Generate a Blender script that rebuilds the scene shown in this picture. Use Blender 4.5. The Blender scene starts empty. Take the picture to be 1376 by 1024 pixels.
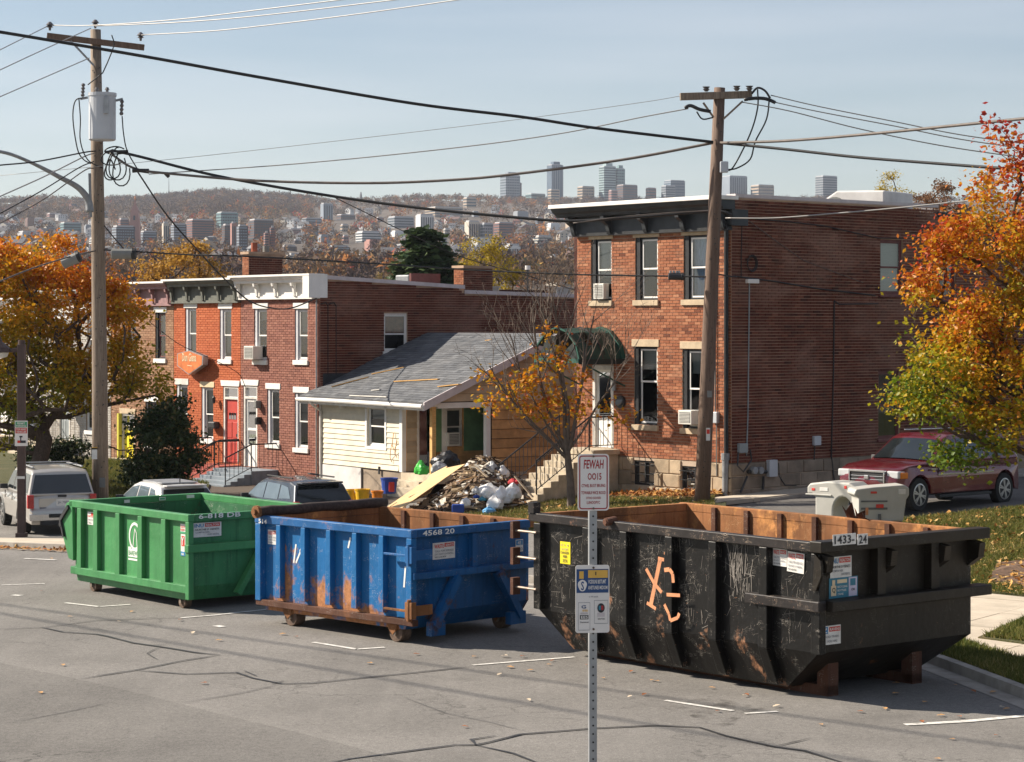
import bpy, bmesh, math, random
import numpy as np
from mathutils import Vector, Matrix

# ------------------------------------------------------------------ camera, sky, sun, exposure
C = bpy.context.scene.collection
SC = bpy.context.scene
H, FP, CX, HY = 5.0, 3000.0, 688.0, 435.0        # eye height (m), focal length, centre column and horizon row of the 1376 px photograph
cd = bpy.data.cameras.new('camera'); cam = bpy.data.objects.new('camera', cd); C.objects.link(cam)
cam.location = (0, 0, H); cam.rotation_euler = (math.radians(90), 0, 0)
cd.sensor_width = 36; cd.lens = 36 * FP / 1376; cd.shift_y = -(512 - HY) / 1376
cd.clip_end = 12000; cd.clip_start = 0.5
SC.camera = cam
SUN = Vector((-2.44, 0.72, 1.8)).normalized()
w = bpy.data.worlds.new('World'); SC.world = w; w.use_nodes = True
nt = w.node_tree; nt.nodes.clear()
def N(nt, t, **k):
    n = nt.nodes.new(t)
    for a, b in k.items(): setattr(n, a, b)
    return n
out = N(nt, 'ShaderNodeOutputWorld'); bg = N(nt, 'ShaderNodeBackground'); bg.inputs[1].default_value = 0.052
sky = N(nt, 'ShaderNodeTexSky', sky_type='NISHITA', sun_disc=False)
sky.sun_elevation = math.asin(SUN.z); sky.sun_rotation = math.atan2(SUN.x, SUN.y)
sky.air_density = 1.0; sky.dust_density = .4; sky.ozone_density = 2.3
tc = N(nt, 'ShaderNodeTexCoord'); mp = N(nt, 'ShaderNodeMapping'); mp.inputs['Scale'].default_value = (1.4, 1.4, 14)
nz = N(nt, 'ShaderNodeTexNoise'); nz.inputs['Scale'].default_value = 2.2; nz.inputs['Detail'].default_value = 5
rp = N(nt, 'ShaderNodeValToRGB'); rp.color_ramp.elements[0].position = .35; rp.color_ramp.elements[1].position = .8; rp.color_ramp.elements[0].color = (.12, .12, .12, 1)
rp.color_ramp.elements[1].color = (.36, .36, .36, 1)
mx = N(nt, 'ShaderNodeMixRGB'); mx.inputs[2].default_value = (10.6, 10.4, 10.7, 1)
L = nt.links.new
L(tc.outputs['Generated'], mp.inputs[0]); L(mp.outputs[0], nz.inputs[0]); L(nz.outputs[0], rp.inputs[0])
L(rp.outputs[0], mx.inputs[0]); L(sky.outputs[0], mx.inputs[1]); L(mx.outputs[0], bg.inputs[0]); L(bg.outputs[0], out.inputs[0])
sl = bpy.data.lights.new('sun', 'SUN'); sl.energy = 5.0; sl.angle = math.radians(.5); sl.color = (1, .90, .76)
so = bpy.data.objects.new('sun', sl); C.objects.link(so); so.rotation_euler = SUN.to_track_quat('Z', 'Y').to_euler(); so.location = (-40, 20, 60)
SC.view_settings.view_transform = 'Standard'; SC.view_settings.look = 'None'; SC.view_settings.gamma = 1
SC.view_settings.use_curve_mapping = False; SC.view_settings.exposure = 0.95

rnd = random.Random(11)
R = np.random.default_rng(5)

# ------------------------------------------------------------------ materials
MATS = {}
def newmat(name):
    m = bpy.data.materials.new(name); m.use_nodes = True; nt = m.node_tree
    b = nt.nodes['Principled BSDF']; MATS[name] = m
    return m, nt, b
def ramp(nt, stops, interp='LINEAR'):
    r = N(nt, 'ShaderNodeValToRGB'); cr = r.color_ramp; cr.interpolation = interp
    while len(cr.elements) < len(stops): cr.elements.new(.5)
    for e, (p, c) in zip(cr.elements, stops): e.position = p; e.color = (*c, 1) if len(c) == 3 else c
    return r
def noise(nt, scale, detail=4, vec=None, rough=.55, coord='Object', mapscale=None, dist=0):
    n = N(nt, 'ShaderNodeTexNoise'); n.inputs['Scale'].default_value = scale; n.inputs['Detail'].default_value = detail
    n.inputs['Roughness'].default_value = rough; n.inputs['Distortion'].default_value = dist
    tc = N(nt, 'ShaderNodeTexCoord'); src = tc.outputs[coord]
    if mapscale:
        mp = N(nt, 'ShaderNodeMapping'); mp.inputs['Scale'].default_value = mapscale; nt.links.new(src, mp.inputs[0]); src = mp.outputs[0]
    nt.links.new(src, n.inputs[0]); return n
def mix(nt, fac, a, b, mode='MIX'):
    m = N(nt, 'ShaderNodeMixRGB', blend_type=mode)
    for i, v in enumerate((fac, a, b)):
        if isinstance(v, bpy.types.NodeSocket): nt.links.new(v, m.inputs[i])
        elif i == 0: m.inputs[0].default_value = v
        else: m.inputs[i].default_value = (*v, 1)
    return m.outputs[0]
def bump(nt, b, h, strength=.3, dist=.02):
    bp = N(nt, 'ShaderNodeBump'); bp.inputs['Strength'].default_value = strength; bp.inputs['Distance'].default_value = dist
    nt.links.new(h, bp.inputs['Height']); nt.links.new(bp.outputs[0], b.inputs['Normal'])
def mul(c, k): return tuple(min(1, max(0, v * k)) for v in c)
def mat(name, col, rough=.8, var=.18, scale=4, metal=0, bmp=0, bscale=60, mapscale=None, col2=None, spec=.4, dirt=0):
    m, nt, b = newmat(name)
    n = noise(nt, scale, 6, mapscale=mapscale)
    c = mix(nt, ramp_out(nt, n, .32, .68), mul(col, 1 - var), col2 or mul(col, 1 + var))
    if dirt:
        n2 = noise(nt, scale * .35, 8, rough=.7)
        c = mix(nt, ramp_out(nt, n2, .5, .72, dirt), c, mul((.16, .13, .1), .8))
    nt.links.new(c, b.inputs['Base Color'])
    b.inputs['Roughness'].default_value = rough; b.inputs['Metallic'].default_value = metal; b.inputs['Specular IOR Level'].default_value = spec
    if bmp: bump(nt, b, noise(nt, bscale, 5, mapscale=mapscale).outputs[0], bmp)
    return m
def ramp_out(nt, n, a, b, top=1.0):
    r = ramp(nt, [(a, (0, 0, 0)), (b, (top, top, top))]); nt.links.new(n.outputs[0], r.inputs[0]); return r.outputs[0]
def tone_mat(name, stops, rough=.85, attr='tone', stain=None, single=False, nscale=30, nvar=.25, bmp=.25, transl=0, interp='LINEAR'):
    m, nt, b = newmat(name)
    r = ramp(nt, stops, interp)
    if single:
        oi = N(nt, 'ShaderNodeObjectInfo'); nt.links.new(oi.outputs['Random'], r.inputs[0])
    else:
        at = N(nt, 'ShaderNodeAttribute', attribute_name=attr); nt.links.new(at.outputs['Fac'], r.inputs[0])
    c = r.outputs[0]
    if nvar:
        n = noise(nt, nscale, 4, coord='Generated' if single and False else 'Object')
        g = ramp(nt, [(.3, (1 - nvar,) * 3), (.7, (1, 1, 1))]); nt.links.new(n.outputs[0], g.inputs[0])
        c = mix(nt, 1.0, c, g.outputs[0], 'MULTIPLY')
    if stain:
        tcol, amt, sc = stain
        n2 = noise(nt, sc, 6, rough=.65, mapscale=(1, 1, 2.2)); c = mix(nt, ramp_out(nt, n2, .48, .72, amt), c, tcol)
    nt.links.new(c, b.inputs['Base Color']); b.inputs['Roughness'].default_value = rough; b.inputs['Specular IOR Level'].default_value = .25
    if transl:
        tr = N(nt, 'ShaderNodeBsdfTranslucent'); nt.links.new(c, tr.inputs[0]); ms = N(nt, 'ShaderNodeMixShader'); ms.inputs[0].default_value = transl
        o = nt.nodes['Material Output']; nt.links.new(b.outputs[0], ms.inputs[1]); nt.links.new(tr.outputs[0], ms.inputs[2]); nt.links.new(ms.outputs[0], o.inputs[0])
    elif bmp: bump(nt, b, noise(nt, 90, 3).outputs[0], bmp, .01)
    return m
def paint(name, col, rust=.4, rustcol=(.30, .12, .045), chips=.5, scr=.4, low=0.0, fade=.25, rough=.45, scrcol=(.62, .6, .55), zmax=1.8, grime=.3):
    """painted sheet steel: faded paint, rust that gathers low down, chips and long scratches"""
    m, nt, b = newmat(name)
    L = nt.links.new
    n0 = noise(nt, 1.3, 6, mapscale=(1, 1, .5)); c = mix(nt, ramp_out(nt, n0, .35, .7), mul(col, 1 - fade), mul(col, 1 + fade * .8))
    # vertical grime streaks
    ns = noise(nt, 3.0, 6, mapscale=(5, 5, .35), rough=.6); c = mix(nt, ramp_out(nt, ns, .5, .8, grime), c, mul(col, .35))
    # chips
    nc = noise(nt, 22, 6, rough=.75); c = mix(nt, ramp_out(nt, nc, .70 - .06 * chips, .73 - .06 * chips, min(1, chips + .3)), c, mul(rustcol, 1.5))
    nw = noise(nt, 34, 5, rough=.8); gw = N(nt, 'ShaderNodeMath', operation='MULTIPLY'); L(ramp_out(nt, nw, .705 - .05 * scr, .73 - .05 * scr, min(1, .2 + scr)), gw.inputs[0]); L(ramp_out(nt, noise(nt, 1.9, 5, rough=.6), .46, .62), gw.inputs[1]); c = mix(nt, gw.outputs[0], c, scrcol)
    # scratches: thin ridges of a stretched noise in two directions
    for k, ms in enumerate(((1.4, 1.4, 9), (7, 7, 1.1))):
        sn = noise(nt, 2.6 + k, 8, rough=.5, mapscale=ms, dist=1.3)
        a1 = N(nt, 'ShaderNodeMath', operation='SUBTRACT'); a1.inputs[1].default_value = .5; L(sn.outputs[0], a1.inputs[0])
        a2 = N(nt, 'ShaderNodeMath', operation='ABSOLUTE'); L(a1.outputs[0], a2.inputs[0])
        a3 = N(nt, 'ShaderNodeMath', operation='LESS_THAN'); a3.inputs[1].default_value = .0035 + .004 * scr; L(a2.outputs[0], a3.inputs[0])
        gate = ramp_out(nt, noise(nt, 3.7 + k, 4), .55, .62, scr)
        mm = N(nt, 'ShaderNodeMath', operation='MULTIPLY'); L(a3.outputs[0], mm.inputs[0]); L(gate, mm.inputs[1])
        c = mix(nt, mm.outputs[0], c, scrcol)
    b.inputs['Specular IOR Level'].default_value = .28
    # rust
    tc = N(nt, 'ShaderNodeTexCoord'); sp = N(nt, 'ShaderNodeSeparateXYZ'); L(tc.outputs['Object'], sp.inputs[0])
    zz = N(nt, 'ShaderNodeMapRange'); zz.inputs[1].default_value = 0; zz.inputs[2].default_value = zmax; zz.inputs[3].default_value = low; zz.inputs[4].default_value = -low * .5
    L(sp.outputs[2], zz.inputs[0])
    nr = noise(nt, 1.7, 10, rough=.68, mapscale=(1, 1, .8)); ad = N(nt, 'ShaderNodeMath', operation='ADD'); L(nr.outputs[0], ad.inputs[0]); L(zz.outputs[0], ad.inputs[1])
    rm = ramp(nt, [(.70 - .25 * rust, (0, 0, 0)), (.78 - .25 * rust, (1, 1, 1))]); L(ad.outputs[0], rm.inputs[0])
    rn = noise(nt, 14, 8, rough=.7); rc = mix(nt, ramp_out(nt, rn, .3, .7), mul(rustcol, .55), mul(rustcol, 1.5))
    c = mix(nt, rm.outputs[0], c, rc)
    L(c, b.inputs['Base Color'])
    rr = N(nt, 'ShaderNodeMapRange'); rr.inputs[3].default_value = rough; rr.inputs[4].default_value = .9; L(rm.outputs[0], rr.inputs[0]); L(rr.outputs[0], b.inputs['Roughness'])
    nb = noise(nt, 1.9, 4); hb = N(nt, 'ShaderNodeMath', operation='ADD'); L(nb.outputs[0], hb.inputs[0])
    hs = N(nt, 'ShaderNodeMath', operation='MULTIPLY'); hs.inputs[1].default_value = .03; L(rn.outputs[0], hs.inputs[0]); L(hs.outputs[0], hb.inputs[1])
    bump(nt, b, hb.outputs[0], .5, .05)
    return m
def glass(name, tint=(.75, .8, .82), refl=.16, rough=.02):
    m, nt, b = newmat(name); o = nt.nodes['Material Output']
    t = N(nt, 'ShaderNodeBsdfTransparent'); t.inputs[0].default_value = (*tint, 1)
    g = N(nt, 'ShaderNodeBsdfGlossy'); g.inputs['Roughness'].default_value = rough; g.inputs[0].default_value = (.9, .95, 1, 1)
    f = N(nt, 'ShaderNodeFresnel'); f.inputs[0].default_value = 1.5; a = N(nt, 'ShaderNodeMath', operation='ADD'); a.inputs[1].default_value = refl
    nt.links.new(f.outputs[0], a.inputs[0]); bpn = noise(nt, 1.5, 2); bp = N(nt, 'ShaderNodeBump'); bp.inputs['Strength'].default_value = .06; nt.links.new(bpn.outputs[0], bp.inputs['Height'])
    nt.links.new(bp.outputs[0], g.inputs['Normal'])
    ms = N(nt, 'ShaderNodeMixShader'); nt.links.new(a.outputs[0], ms.inputs[0]); nt.links.new(t.outputs[0], ms.inputs[1]); nt.links.new(g.outputs[0], ms.inputs[2]); nt.links.new(ms.outputs[0], o.inputs[0])
    return m

# ------------------------------------------------------------------ mesh helpers
class MB:
    def __init__(s): s.v = []; s.f = []; s.m = []; s.t = []; s.tone = 0.5
    def pts(s, ps): k = len(s.v); s.v += [tuple(p) for p in ps]; s.t += [s.tone] * len(ps); return k
    def face(s, idx, m=0): s.f.append(tuple(idx)); s.m.append(m)
    def quad(s, ps, m=0): k = s.pts(ps); s.face(range(k, k + len(ps)), m); return s
    def hexa(s, p, m=0, skip=()):      # p: 8 points, bottom ccw then top ccw
        k = s.pts(p); F = [(3, 2, 1, 0), (4, 5, 6, 7), (0, 1, 5, 4), (1, 2, 6, 5), (2, 3, 7, 6), (3, 0, 4, 7)]
        for i, f in enumerate(F):
            if i not in skip: s.face([k + j for j in f], m[i] if isinstance(m, (list, tuple)) else m)
        return s
    def box(s, x0, x1, y0, y1, z0, z1, m=0, skip=()):  # faces: bottom, top, y0, x1, y1, x0
        return s.hexa([(x0, y0, z0), (x1, y0, z0), (x1, y1, z0), (x0, y1, z0), (x0, y0, z1), (x1, y0, z1), (x1, y1, z1), (x0, y1, z1)], m, skip)
    def mbox(s, M, sx, sy, sz, m=0):
        return s.hexa([M @ Vector(p) for p in ((-sx, -sy, -sz), (sx, -sy, -sz), (sx, sy, -sz), (-sx, sy, -sz), (-sx, -sy, sz), (sx, -sy, sz), (sx, sy, sz), (-sx, sy, sz))], m)
    def bar(s, a, b, wx, wz, m=0, up=(0, 0, 1)):
        a = Vector(a); b = Vector(b); d = (b - a); l = d.length; d.normalize(); u = Vector(up)
        if abs(d.dot(u)) > .99: u = Vector((1, 0, 0))
        sd = d.cross(u).normalized(); u = sd.cross(d)
        M = Matrix((sd, d, u)).transposed().to_4x4(); M.translation = (a + b) / 2
        return s.mbox(M, wx / 2, l / 2, wz / 2, m)
    def tube(s, path, r, n=8, m=0, cap=True):
        P = [Vector(p) for p in path]; rs = r if isinstance(r, (list, tuple)) else [r] * len(P)
        prev = None; u = None
        for i, p in enumerate(P):
            d = (P[min(i + 1, len(P) - 1)] - P[max(i - 1, 0)]).normalized()
            if u is None: u = d.orthogonal().normalized()
            else: u = (u - d * u.dot(d)); u = u.normalized() if u.length > 1e-6 else d.orthogonal().normalized()
            w_ = d.cross(u)
            k = s.pts([p + rs[i] * (math.cos(2 * math.pi * j / n) * u + math.sin(2 * math.pi * j / n) * w_) for j in range(n)])
            if prev is not None:
                for j in range(n): s.face((prev + j, prev + (j + 1) % n, k + (j + 1) % n, k + j), m)
            elif cap: s.face([k + j for j in reversed(range(n))], m)
            prev = k
        if cap: s.face([prev + j for j in range(n)], m)
        return s
    def prism(s, poly, fa, fb, m=0, mside=None):   # poly list of 2d; fa, fb map 2d -> 3d
        n = len(poly); a = s.pts([fa(*p) for p in poly]); b = s.pts([fb(*p) for p in poly])
        s.face([a + j for j in reversed(range(n))], m); s.face([b + j for j in range(n)], m)
        for j in range(n): s.face((a + j, a + (j + 1) % n, b + (j + 1) % n, b + j), m if mside is None else mside)
        return s
    def build(s, name, mats, parent=None, kind=None, label=None, smooth=False, loc=None, bevel=0):
        me = bpy.data.meshes.new(name); me.from_pydata(s.v, [], s.f)
        if not isinstance(mats, (list, tuple)): mats = [mats]
        for m in mats: me.materials.append(MATS[m] if isinstance(m, str) else m)
        if len(mats) > 1: me.polygons.foreach_set('material_index', s.m)
        if any(t != .5 for t in s.t[:: max(1, len(s.t) // 50)]):
            at = me.attributes.new('tone', 'FLOAT', 'POINT'); at.data.foreach_set('value', s.t)
        if smooth: me.polygons.foreach_set('use_smooth', [True] * len(me.polygons))
        me.update()
        o = bpy.data.objects.new(name, me); C.objects.link(o)
        if parent: o.parent = parent
        if kind: o['kind'] = kind
        if label: o['label'] = label
        if loc: o.location = loc
        if bevel:
            b = o.modifiers.new('bevel', 'BEVEL'); b.width = bevel; b.segments = 2; b.limit_method = 'ANGLE'
        return o
def thing(name, label, cat, loc=(0, 0, 0), rotz=0, group=None):
    o = bpy.data.objects.new(name, None); C.objects.link(o); o.empty_display_size = .3
    o.location = loc; o.rotation_euler = (0, 0, rotz); o['label'] = label; o['category'] = cat
    if group: o['group'] = group
    return o
def tag(o, label, cat, group=None, kind=None):
    o['label'] = label; o['category'] = cat
    if group: o['group'] = group
    if kind: o['kind'] = kind
    return o
def share(src, parent, loc, rot=(0, 0, 0), scale=None):
    o = src.copy(); C.objects.link(o); o.parent = parent; o.location = loc; o.rotation_euler = rot
    if scale: o.scale = scale
    return o
def copy_thing(root, loc, rotz, label):
    r = root.copy(); C.objects.link(r); r.location = loc; r.rotation_euler = (0, 0, rotz); r['label'] = label
    for ch in list(root.children):
        c = ch.copy(); C.objects.link(c); c.parent = r
        for g in list(ch.children):
            d = g.copy(); C.objects.link(d); d.parent = c
    return r
TXT = {}
def text_mb(mb, s, M, w, h, m=0, italic=0):
    """adds flat lettering fitted into w x h (metres), lower-left corner at the frame M (x right, y up, z outward)"""
    if s not in TXT:
        cu = bpy.data.curves.new('t', 'FONT'); cu.body = s; cu.resolution_u = 2; cu.offset = .018
        o = bpy.data.objects.new('t', cu); C.objects.link(o); dg = bpy.context.evaluated_depsgraph_get()
        me = bpy.data.meshes.new_from_object(o.evaluated_get(dg))
        TXT[s] = ([v.co.copy() for v in me.vertices], [tuple(p.vertices) for p in me.polygons])
        bpy.data.objects.remove(o); bpy.data.meshes.remove(me); bpy.data.curves.remove(cu)
    vs, fs = TXT[s]
    x0 = min(v.x for v in vs); x1 = max(v.x for v in vs); y0 = min(v.y for v in vs); y1 = max(v.y for v in vs)
    k = mb.pts([M @ Vector(((v.x - x0) / (x1 - x0) * w + italic * (v.y - y0) / (y1 - y0) * h, (v.y - y0) / (y1 - y0) * h, .0)) for v in vs])
    for f in fs: mb.face([k + j for j in f], m)
def basis(o, x, y):
    x = Vector(x).normalized(); y = Vector(y).normalized(); z = x.cross(y)
    M = Matrix((x, y, z)).transposed().to_4x4(); M.translation = Vector(o); return M

class Frame:
    """a place's own axes: x along its front, y into it; px/py measurements of the photograph become metres on its faces"""
    def __init__(s, ox, oy, ux, uy):   # (ux,uy) = direction the front recedes to the left
        s.o = np.array([ox, oy]); n = math.hypot(ux, uy); s.x = np.array([-ux, -uy]) / n; s.y = np.array([-s.x[1], s.x[0]])
        s.ang = math.atan2(s.x[1], s.x[0])
    def ray(s, px, py, axis, val):
        r = np.array([(px - CX) / FP, 1.0]); ax = s.y if axis == 'y' else s.x
        t = (val + s.o @ ax) / (r @ ax); p = r * t - s.o
        return float(p @ s.x), float(p @ s.y), H - (py - HY) / FP * t
    def front(s, px, py, y=0): a, b, z = s.ray(px, py, 'y', y); return a, z
    def side(s, px, py, x=0): a, b, z = s.ray(px, py, 'x', x); return b, z
    def world(s, x, y): p = s.o + x * s.x + y * s.y; return float(p[0]), float(p[1])
def at(px, py, d): return ((px - CX) * d / FP, d, H - (py - HY) * d / FP)

def sst(a, b, t): t = min(1, max(0, (t - a) / (b - a))); return t * t * (3 - 2 * t)
GX = [-40, -12, -8, -3, 1, 5, 9, 14, 40]; GZ = [-.75, -.68, -.62, -.3, .08, .38, .52, .62, .9]
def G(x, y):
    """height of the land: the street is level, behind it the ground drops away to the left and rises to the right"""
    g = float(np.interp(x, GX, GZ)); y0 = float(np.interp(x, [-8, 6], [47, 39])); y1 = float(np.interp(x, [-8, 6], [61, 55]))
    z = sst(y0, y1, y) * g
    z += (.22 + .42 * (1 - sst(-15, -10.5, x))) * sst(64.5, 69, y) * (1 - sst(-7, -3, x))
    return z
def gat(px, py):
    """ground point seen at a pixel of the photograph"""
    d = 20.0
    while d < 200:
        x = (px - CX) * d / FP
        if H - (py - HY) * d / FP <= G(x, d): return x, d, G(x, d)
        d += .05
    return x, d, G(x, d)
# ------------------------------------------------------------------ material library
def asphalt(name, base, var=.22, cracks=.6):
    m, nt, b = newmat(name); L = nt.links.new
    n1 = noise(nt, .35, 8, rough=.6); c = mix(nt, ramp_out(nt, n1, .3, .7), mul(base, 1 - var), mul(base, 1 + var))
    n2 = noise(nt, 55, 4, rough=.8); g = ramp(nt, [(.25, (.45,) * 3), (.5, (1, 1, 1)), (.75, (1.7,) * 3)]); L(n2.outputs[0], g.inputs[0]); c = mix(nt, .85, c, g.outputs[0], 'MULTIPLY')
    for s_, k_ in ((9, .25), (24, .35)):
        n6 = noise(nt, s_, 5, rough=.85); g = ramp(nt, [(.3, (1 - k_,) * 3), (.5, (1, 1, 1)), (.72, (1 + k_,) * 3)]); L(n6.outputs[0], g.inputs[0]); c = mix(nt, 1.0, c, g.outputs[0], 'MULTIPLY')
    # traffic-polished streaks
    n3 = noise(nt, .8, 5, mapscale=(3.2, .35, 1)); c = mix(nt, ramp_out(nt, n3, .52, .75, .35), c, mul(base, 1.35))
    # oil stains
    n5 = noise(nt, .5, 5, rough=.5); c = mix(nt, ramp_out(nt, n5, .66, .76, .45), c, mul(base, .45))
    # hairline cracks
    v = N(nt, 'ShaderNodeTexVoronoi', feature='DISTANCE_TO_EDGE'); v.inputs['Scale'].default_value = .6
    tc = N(nt, 'ShaderNodeTexCoord'); nd = noise(nt, 1.6, 6); va = N(nt, 'ShaderNodeVectorMath', operation='ADD'); vs = N(nt, 'ShaderNodeVectorMath', operation='SCALE'); vs.inputs['Scale'].default_value = 1.1
    L(nd.outputs['Color'], vs.inputs[0]); L(tc.outputs['Object'], va.inputs[0]); L(vs.outputs[0], va.inputs[1]); L(va.outputs[0], v.inputs[0])
    lt = ramp(nt, [(.0, (1, 1, 1)), (.012, (0, 0, 0))]); L(v.outputs[0], lt.inputs[0])
    gate = ramp_out(nt, noise(nt, .22, 3), .5, .58, cracks); mm = N(nt, 'ShaderNodeMath', operation='MULTIPLY'); L(lt.outputs[0], mm.inputs[0]); L(gate, mm.inputs[1])
    c = mix(nt, mm.outputs[0], c, mul(base, .3)); L(c, b.inputs['Base Color'])
    b.inputs['Roughness'].default_value = .88; b.inputs['Specular IOR Level'].default_value = .3
    hb = noise(nt, 70, 4, rough=.7); bump(nt, b, hb.outputs[0], .5, .02); return m
asphalt('asphalt', (.180, .169, .156))
asphalt('asphalt_old', (.148, .139, .128), cracks=.9)
asphalt('asphalt_back', (.12, .112, .105))
mat('tar', (.035, .034, .034), .55, .3, 6)
mat('line_paint', (.62, .6, .56), .7, .25, 14, dirt=.6)
mat('concrete', (.50, .43, .34), .9, .14, 2.2, bmp=.25, dirt=.25)
mat('concrete_kerb', (.36, .33, .29), .9, .18, 3, bmp=.3, dirt=.5)
mat('stoop_concrete', (.50, .42, .31), .9, .2, 3, bmp=.3, dirt=.45)
def grassmat():
    m, nt, b = newmat('lawn'); L = nt.links.new
    n = noise(nt, .8, 8, rough=.7); c = mix(nt, ramp_out(nt, n, .35, .62), (.07, .085, .022), (.15, .145, .045))
    n2 = noise(nt, 26, 5, rough=.8); c = mix(nt, ramp_out(nt, n2, .35, .75), mul((.1, .1, .03), .5), c)
    n3 = noise(nt, .5, 6); c = mix(nt, ramp_out(nt, n3, .55, .7, .7), c, (.20, .145, .07))
    L(c, b.inputs['Base Color']); b.inputs['Roughness'].default_value = .95; bump(nt, b, noise(nt, 30, 5, rough=.8).outputs[0], .9, .06)
grassmat()
mat('mulch', (.14, .085, .055), .95, .4, 9, bmp=.9, bscale=22)
tone_mat('grass_blade', [(0, (.05, .075, .014)), (.5, (.13, .14, .03)), (.75, (.25, .21, .06)), (1, (.36, .28, .12))], transl=.3, nvar=0)
BR = 'brick_red brick_side brick_orange brick_mauve brick_brown brick_white'.split()
tone_mat('brick_red', [(0, (.16, .052, .028)), (.35, (.31, .108, .052)), (.75, (.40, .155, .078)), (1, (.48, .22, .12))], stain=((.42, .27, .18), .35, .9))
tone_mat('brick_red_single', [(0, (.16, .052, .028)), (.35, (.31, .108, .052)), (.75, (.40, .155, .078)), (1, (.48, .22, .12))], single=True)
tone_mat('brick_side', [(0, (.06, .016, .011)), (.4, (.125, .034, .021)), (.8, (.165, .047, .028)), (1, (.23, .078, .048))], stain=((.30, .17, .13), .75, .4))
tone_mat('brick_orange', [(0, (.46, .115, .045)), (.5, (.53, .14, .055)), (1, (.6, .18, .075))], stain=((.42, .12, .055), .35, .8))
tone_mat('brick_mauve', [(0, (.23, .095, .07)), (.5, (.33, .14, .10)), (1, (.39, .18, .13))], stain=((.23, .09, .08), .45, .8))
tone_mat('brick_brown', [(0, (.25, .12, .07)), (.5, (.38, .21, .125)), (1, (.46, .28, .17))], stain=((.22, .12, .08), .4, .8))
tone_mat('brick_white', [(0, (.42, .39, .35)), (1, (.56, .53, .49))], stain=((.3, .28, .26), .4, .8))
mat('mortar_light', (.42, .33, .25), .95, .12, 3)
mat('terracotta', (.30, .085, .045), .8, .2, 6)
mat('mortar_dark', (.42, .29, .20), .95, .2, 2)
mat('mortar_orange', (.40, .12, .055), .95, .15, 2)
mat('mortar_mauve', (.24, .12, .10), .95, .15, 2)
mat('mortar_brown', (.33, .22, .15), .95, .15, 2)
mat('stone', (.44, .34, .23), .9, .22, 3, bmp=.5, bscale=12, dirt=.25)
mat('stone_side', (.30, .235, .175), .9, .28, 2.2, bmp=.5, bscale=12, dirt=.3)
mat('lintel_stone', (.52, .41, .28), .9, .14, 5, bmp=.2, dirt=.2)
mat('white_paint', (.78, .76, .72), .6, .06, 3, dirt=.18)
mat('old_white_paint', (.66, .63, .58), .7, .12, 5, dirt=.45)
mat('white_trim_grey', (.52, .52, .54), .6, .08, 4)
mat('lilac_trim', (.56, .50, .50), .6, .08, 4, dirt=.2)
mat('black_paint', (.016, .017, .019), .5, .3, 4)
mat('charcoal_paint', (.035, .04, .045), .5, .3, 3)
mat('grey_green_paint', (.13, .135, .115), .65, .2, 4, dirt=.3)
mat('grey_paint', (.28, .31, .32), .6, .15, 3)
mat('maroon_paint', (.15, .05, .045), .6, .2, 4)
mat('maroon_light', (.30, .17, .17), .6, .2, 4)
mat('dark_metal', (.03, .03, .032), .45, .3, 5)
mat('rail_iron', (.022, .022, .024), .5, .4, 8)
mat('galv', (.34, .35, .36), .45, .16, 6, metal=.55)
mat('galv_dull', (.26, .27, .28), .6, .2, 6, metal=.3)
mat('grey_enamel', (.48, .50, .53), .4, .06, 2, dirt=.1)
mat('ceramic', (.12, .11, .11), .3, .2, 5)
def woodmat(name, c1, c2, sc=3, rough=.85):
    m, nt, b = newmat(name); L = nt.links.new
    n = noise(nt, sc, 8, rough=.65, mapscale=(9, 9, .5), dist=.4); c = mix(nt, ramp_out(nt, n, .3, .7), c1, c2)
    n2 = noise(nt, sc * 6, 4, mapscale=(4, 4, .3)); c = mix(nt, ramp_out(nt, n2, .60, .66, .7), c, mul(c1, .35))
    L(c, b.inputs['Base Color']); b.inputs['Roughness'].default_value = rough; bump(nt, b, n.outputs[0], .6, .02)
woodmat('pole_wood', (.15, .11, .082), (.30, .235, .175))
woodmat('pole_wood_dark', (.10, .060, .042), (.20, .135, .098))
mat('fresh_wood', (.62, .36, .13), .75, .2, 6, mapscale=(1, 1, 6))
mat('plywood', (.62, .43, .22), .8, .16, 3, mapscale=(1, 5, 1), dirt=.15)
mat('osb_wall', (.66, .36, .14), .85, .22, 3.5, bmp=.3, bscale=14, dirt=.12)
mat('tan_board', (.56, .44, .30), .85, .12, 4, dirt=.15)
mat('siding_cream', (.74, .67, .52), .7, .07, 3, dirt=.22)
mat('shingle_wall', (.23, .22, .2), .9, .3, 5)
tone_mat('shingle', [(0, (.085, .09, .10)), (.5, (.13, .135, .145)), (1, (.19, .195, .205))], nscale=18, stain=((.2, .19, .18), .4, .7))
mat('roof_flat', (.10, .10, .105), .9, .2, 2)
mat('roof_membrane', (.62, .60, .58), .7, .1, 2, dirt=.3)
glass('pane_glass', refl=.05); glass('pane_dark', (.35, .37, .4), .10)
mat('room_dark', (.03, .026, .023), .9, .3, 3)
mat('blind', (.55, .54, .48), .8, .08, 3, mapscale=(1, 1, 22))
mat('blind_grey', (.28, .29, .27), .8, .08, 3)
mat('curtain_blue', (.42, .50, .62), .8, .2, 5, mapscale=(8, 8, 1))
mat('red_wood', (.28, .11, .07), .7, .3, 6)
mat('door_red', (.46, .055, .04), .5, .12, 3)
mat('door_yellow', (.76, .62, .03), .5, .08, 3)
mat('yellow_post', (.55, .5, .06), .6, .1, 3)
mat('green_board', (.13, .24, .12), .8, .2, 3)
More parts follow.
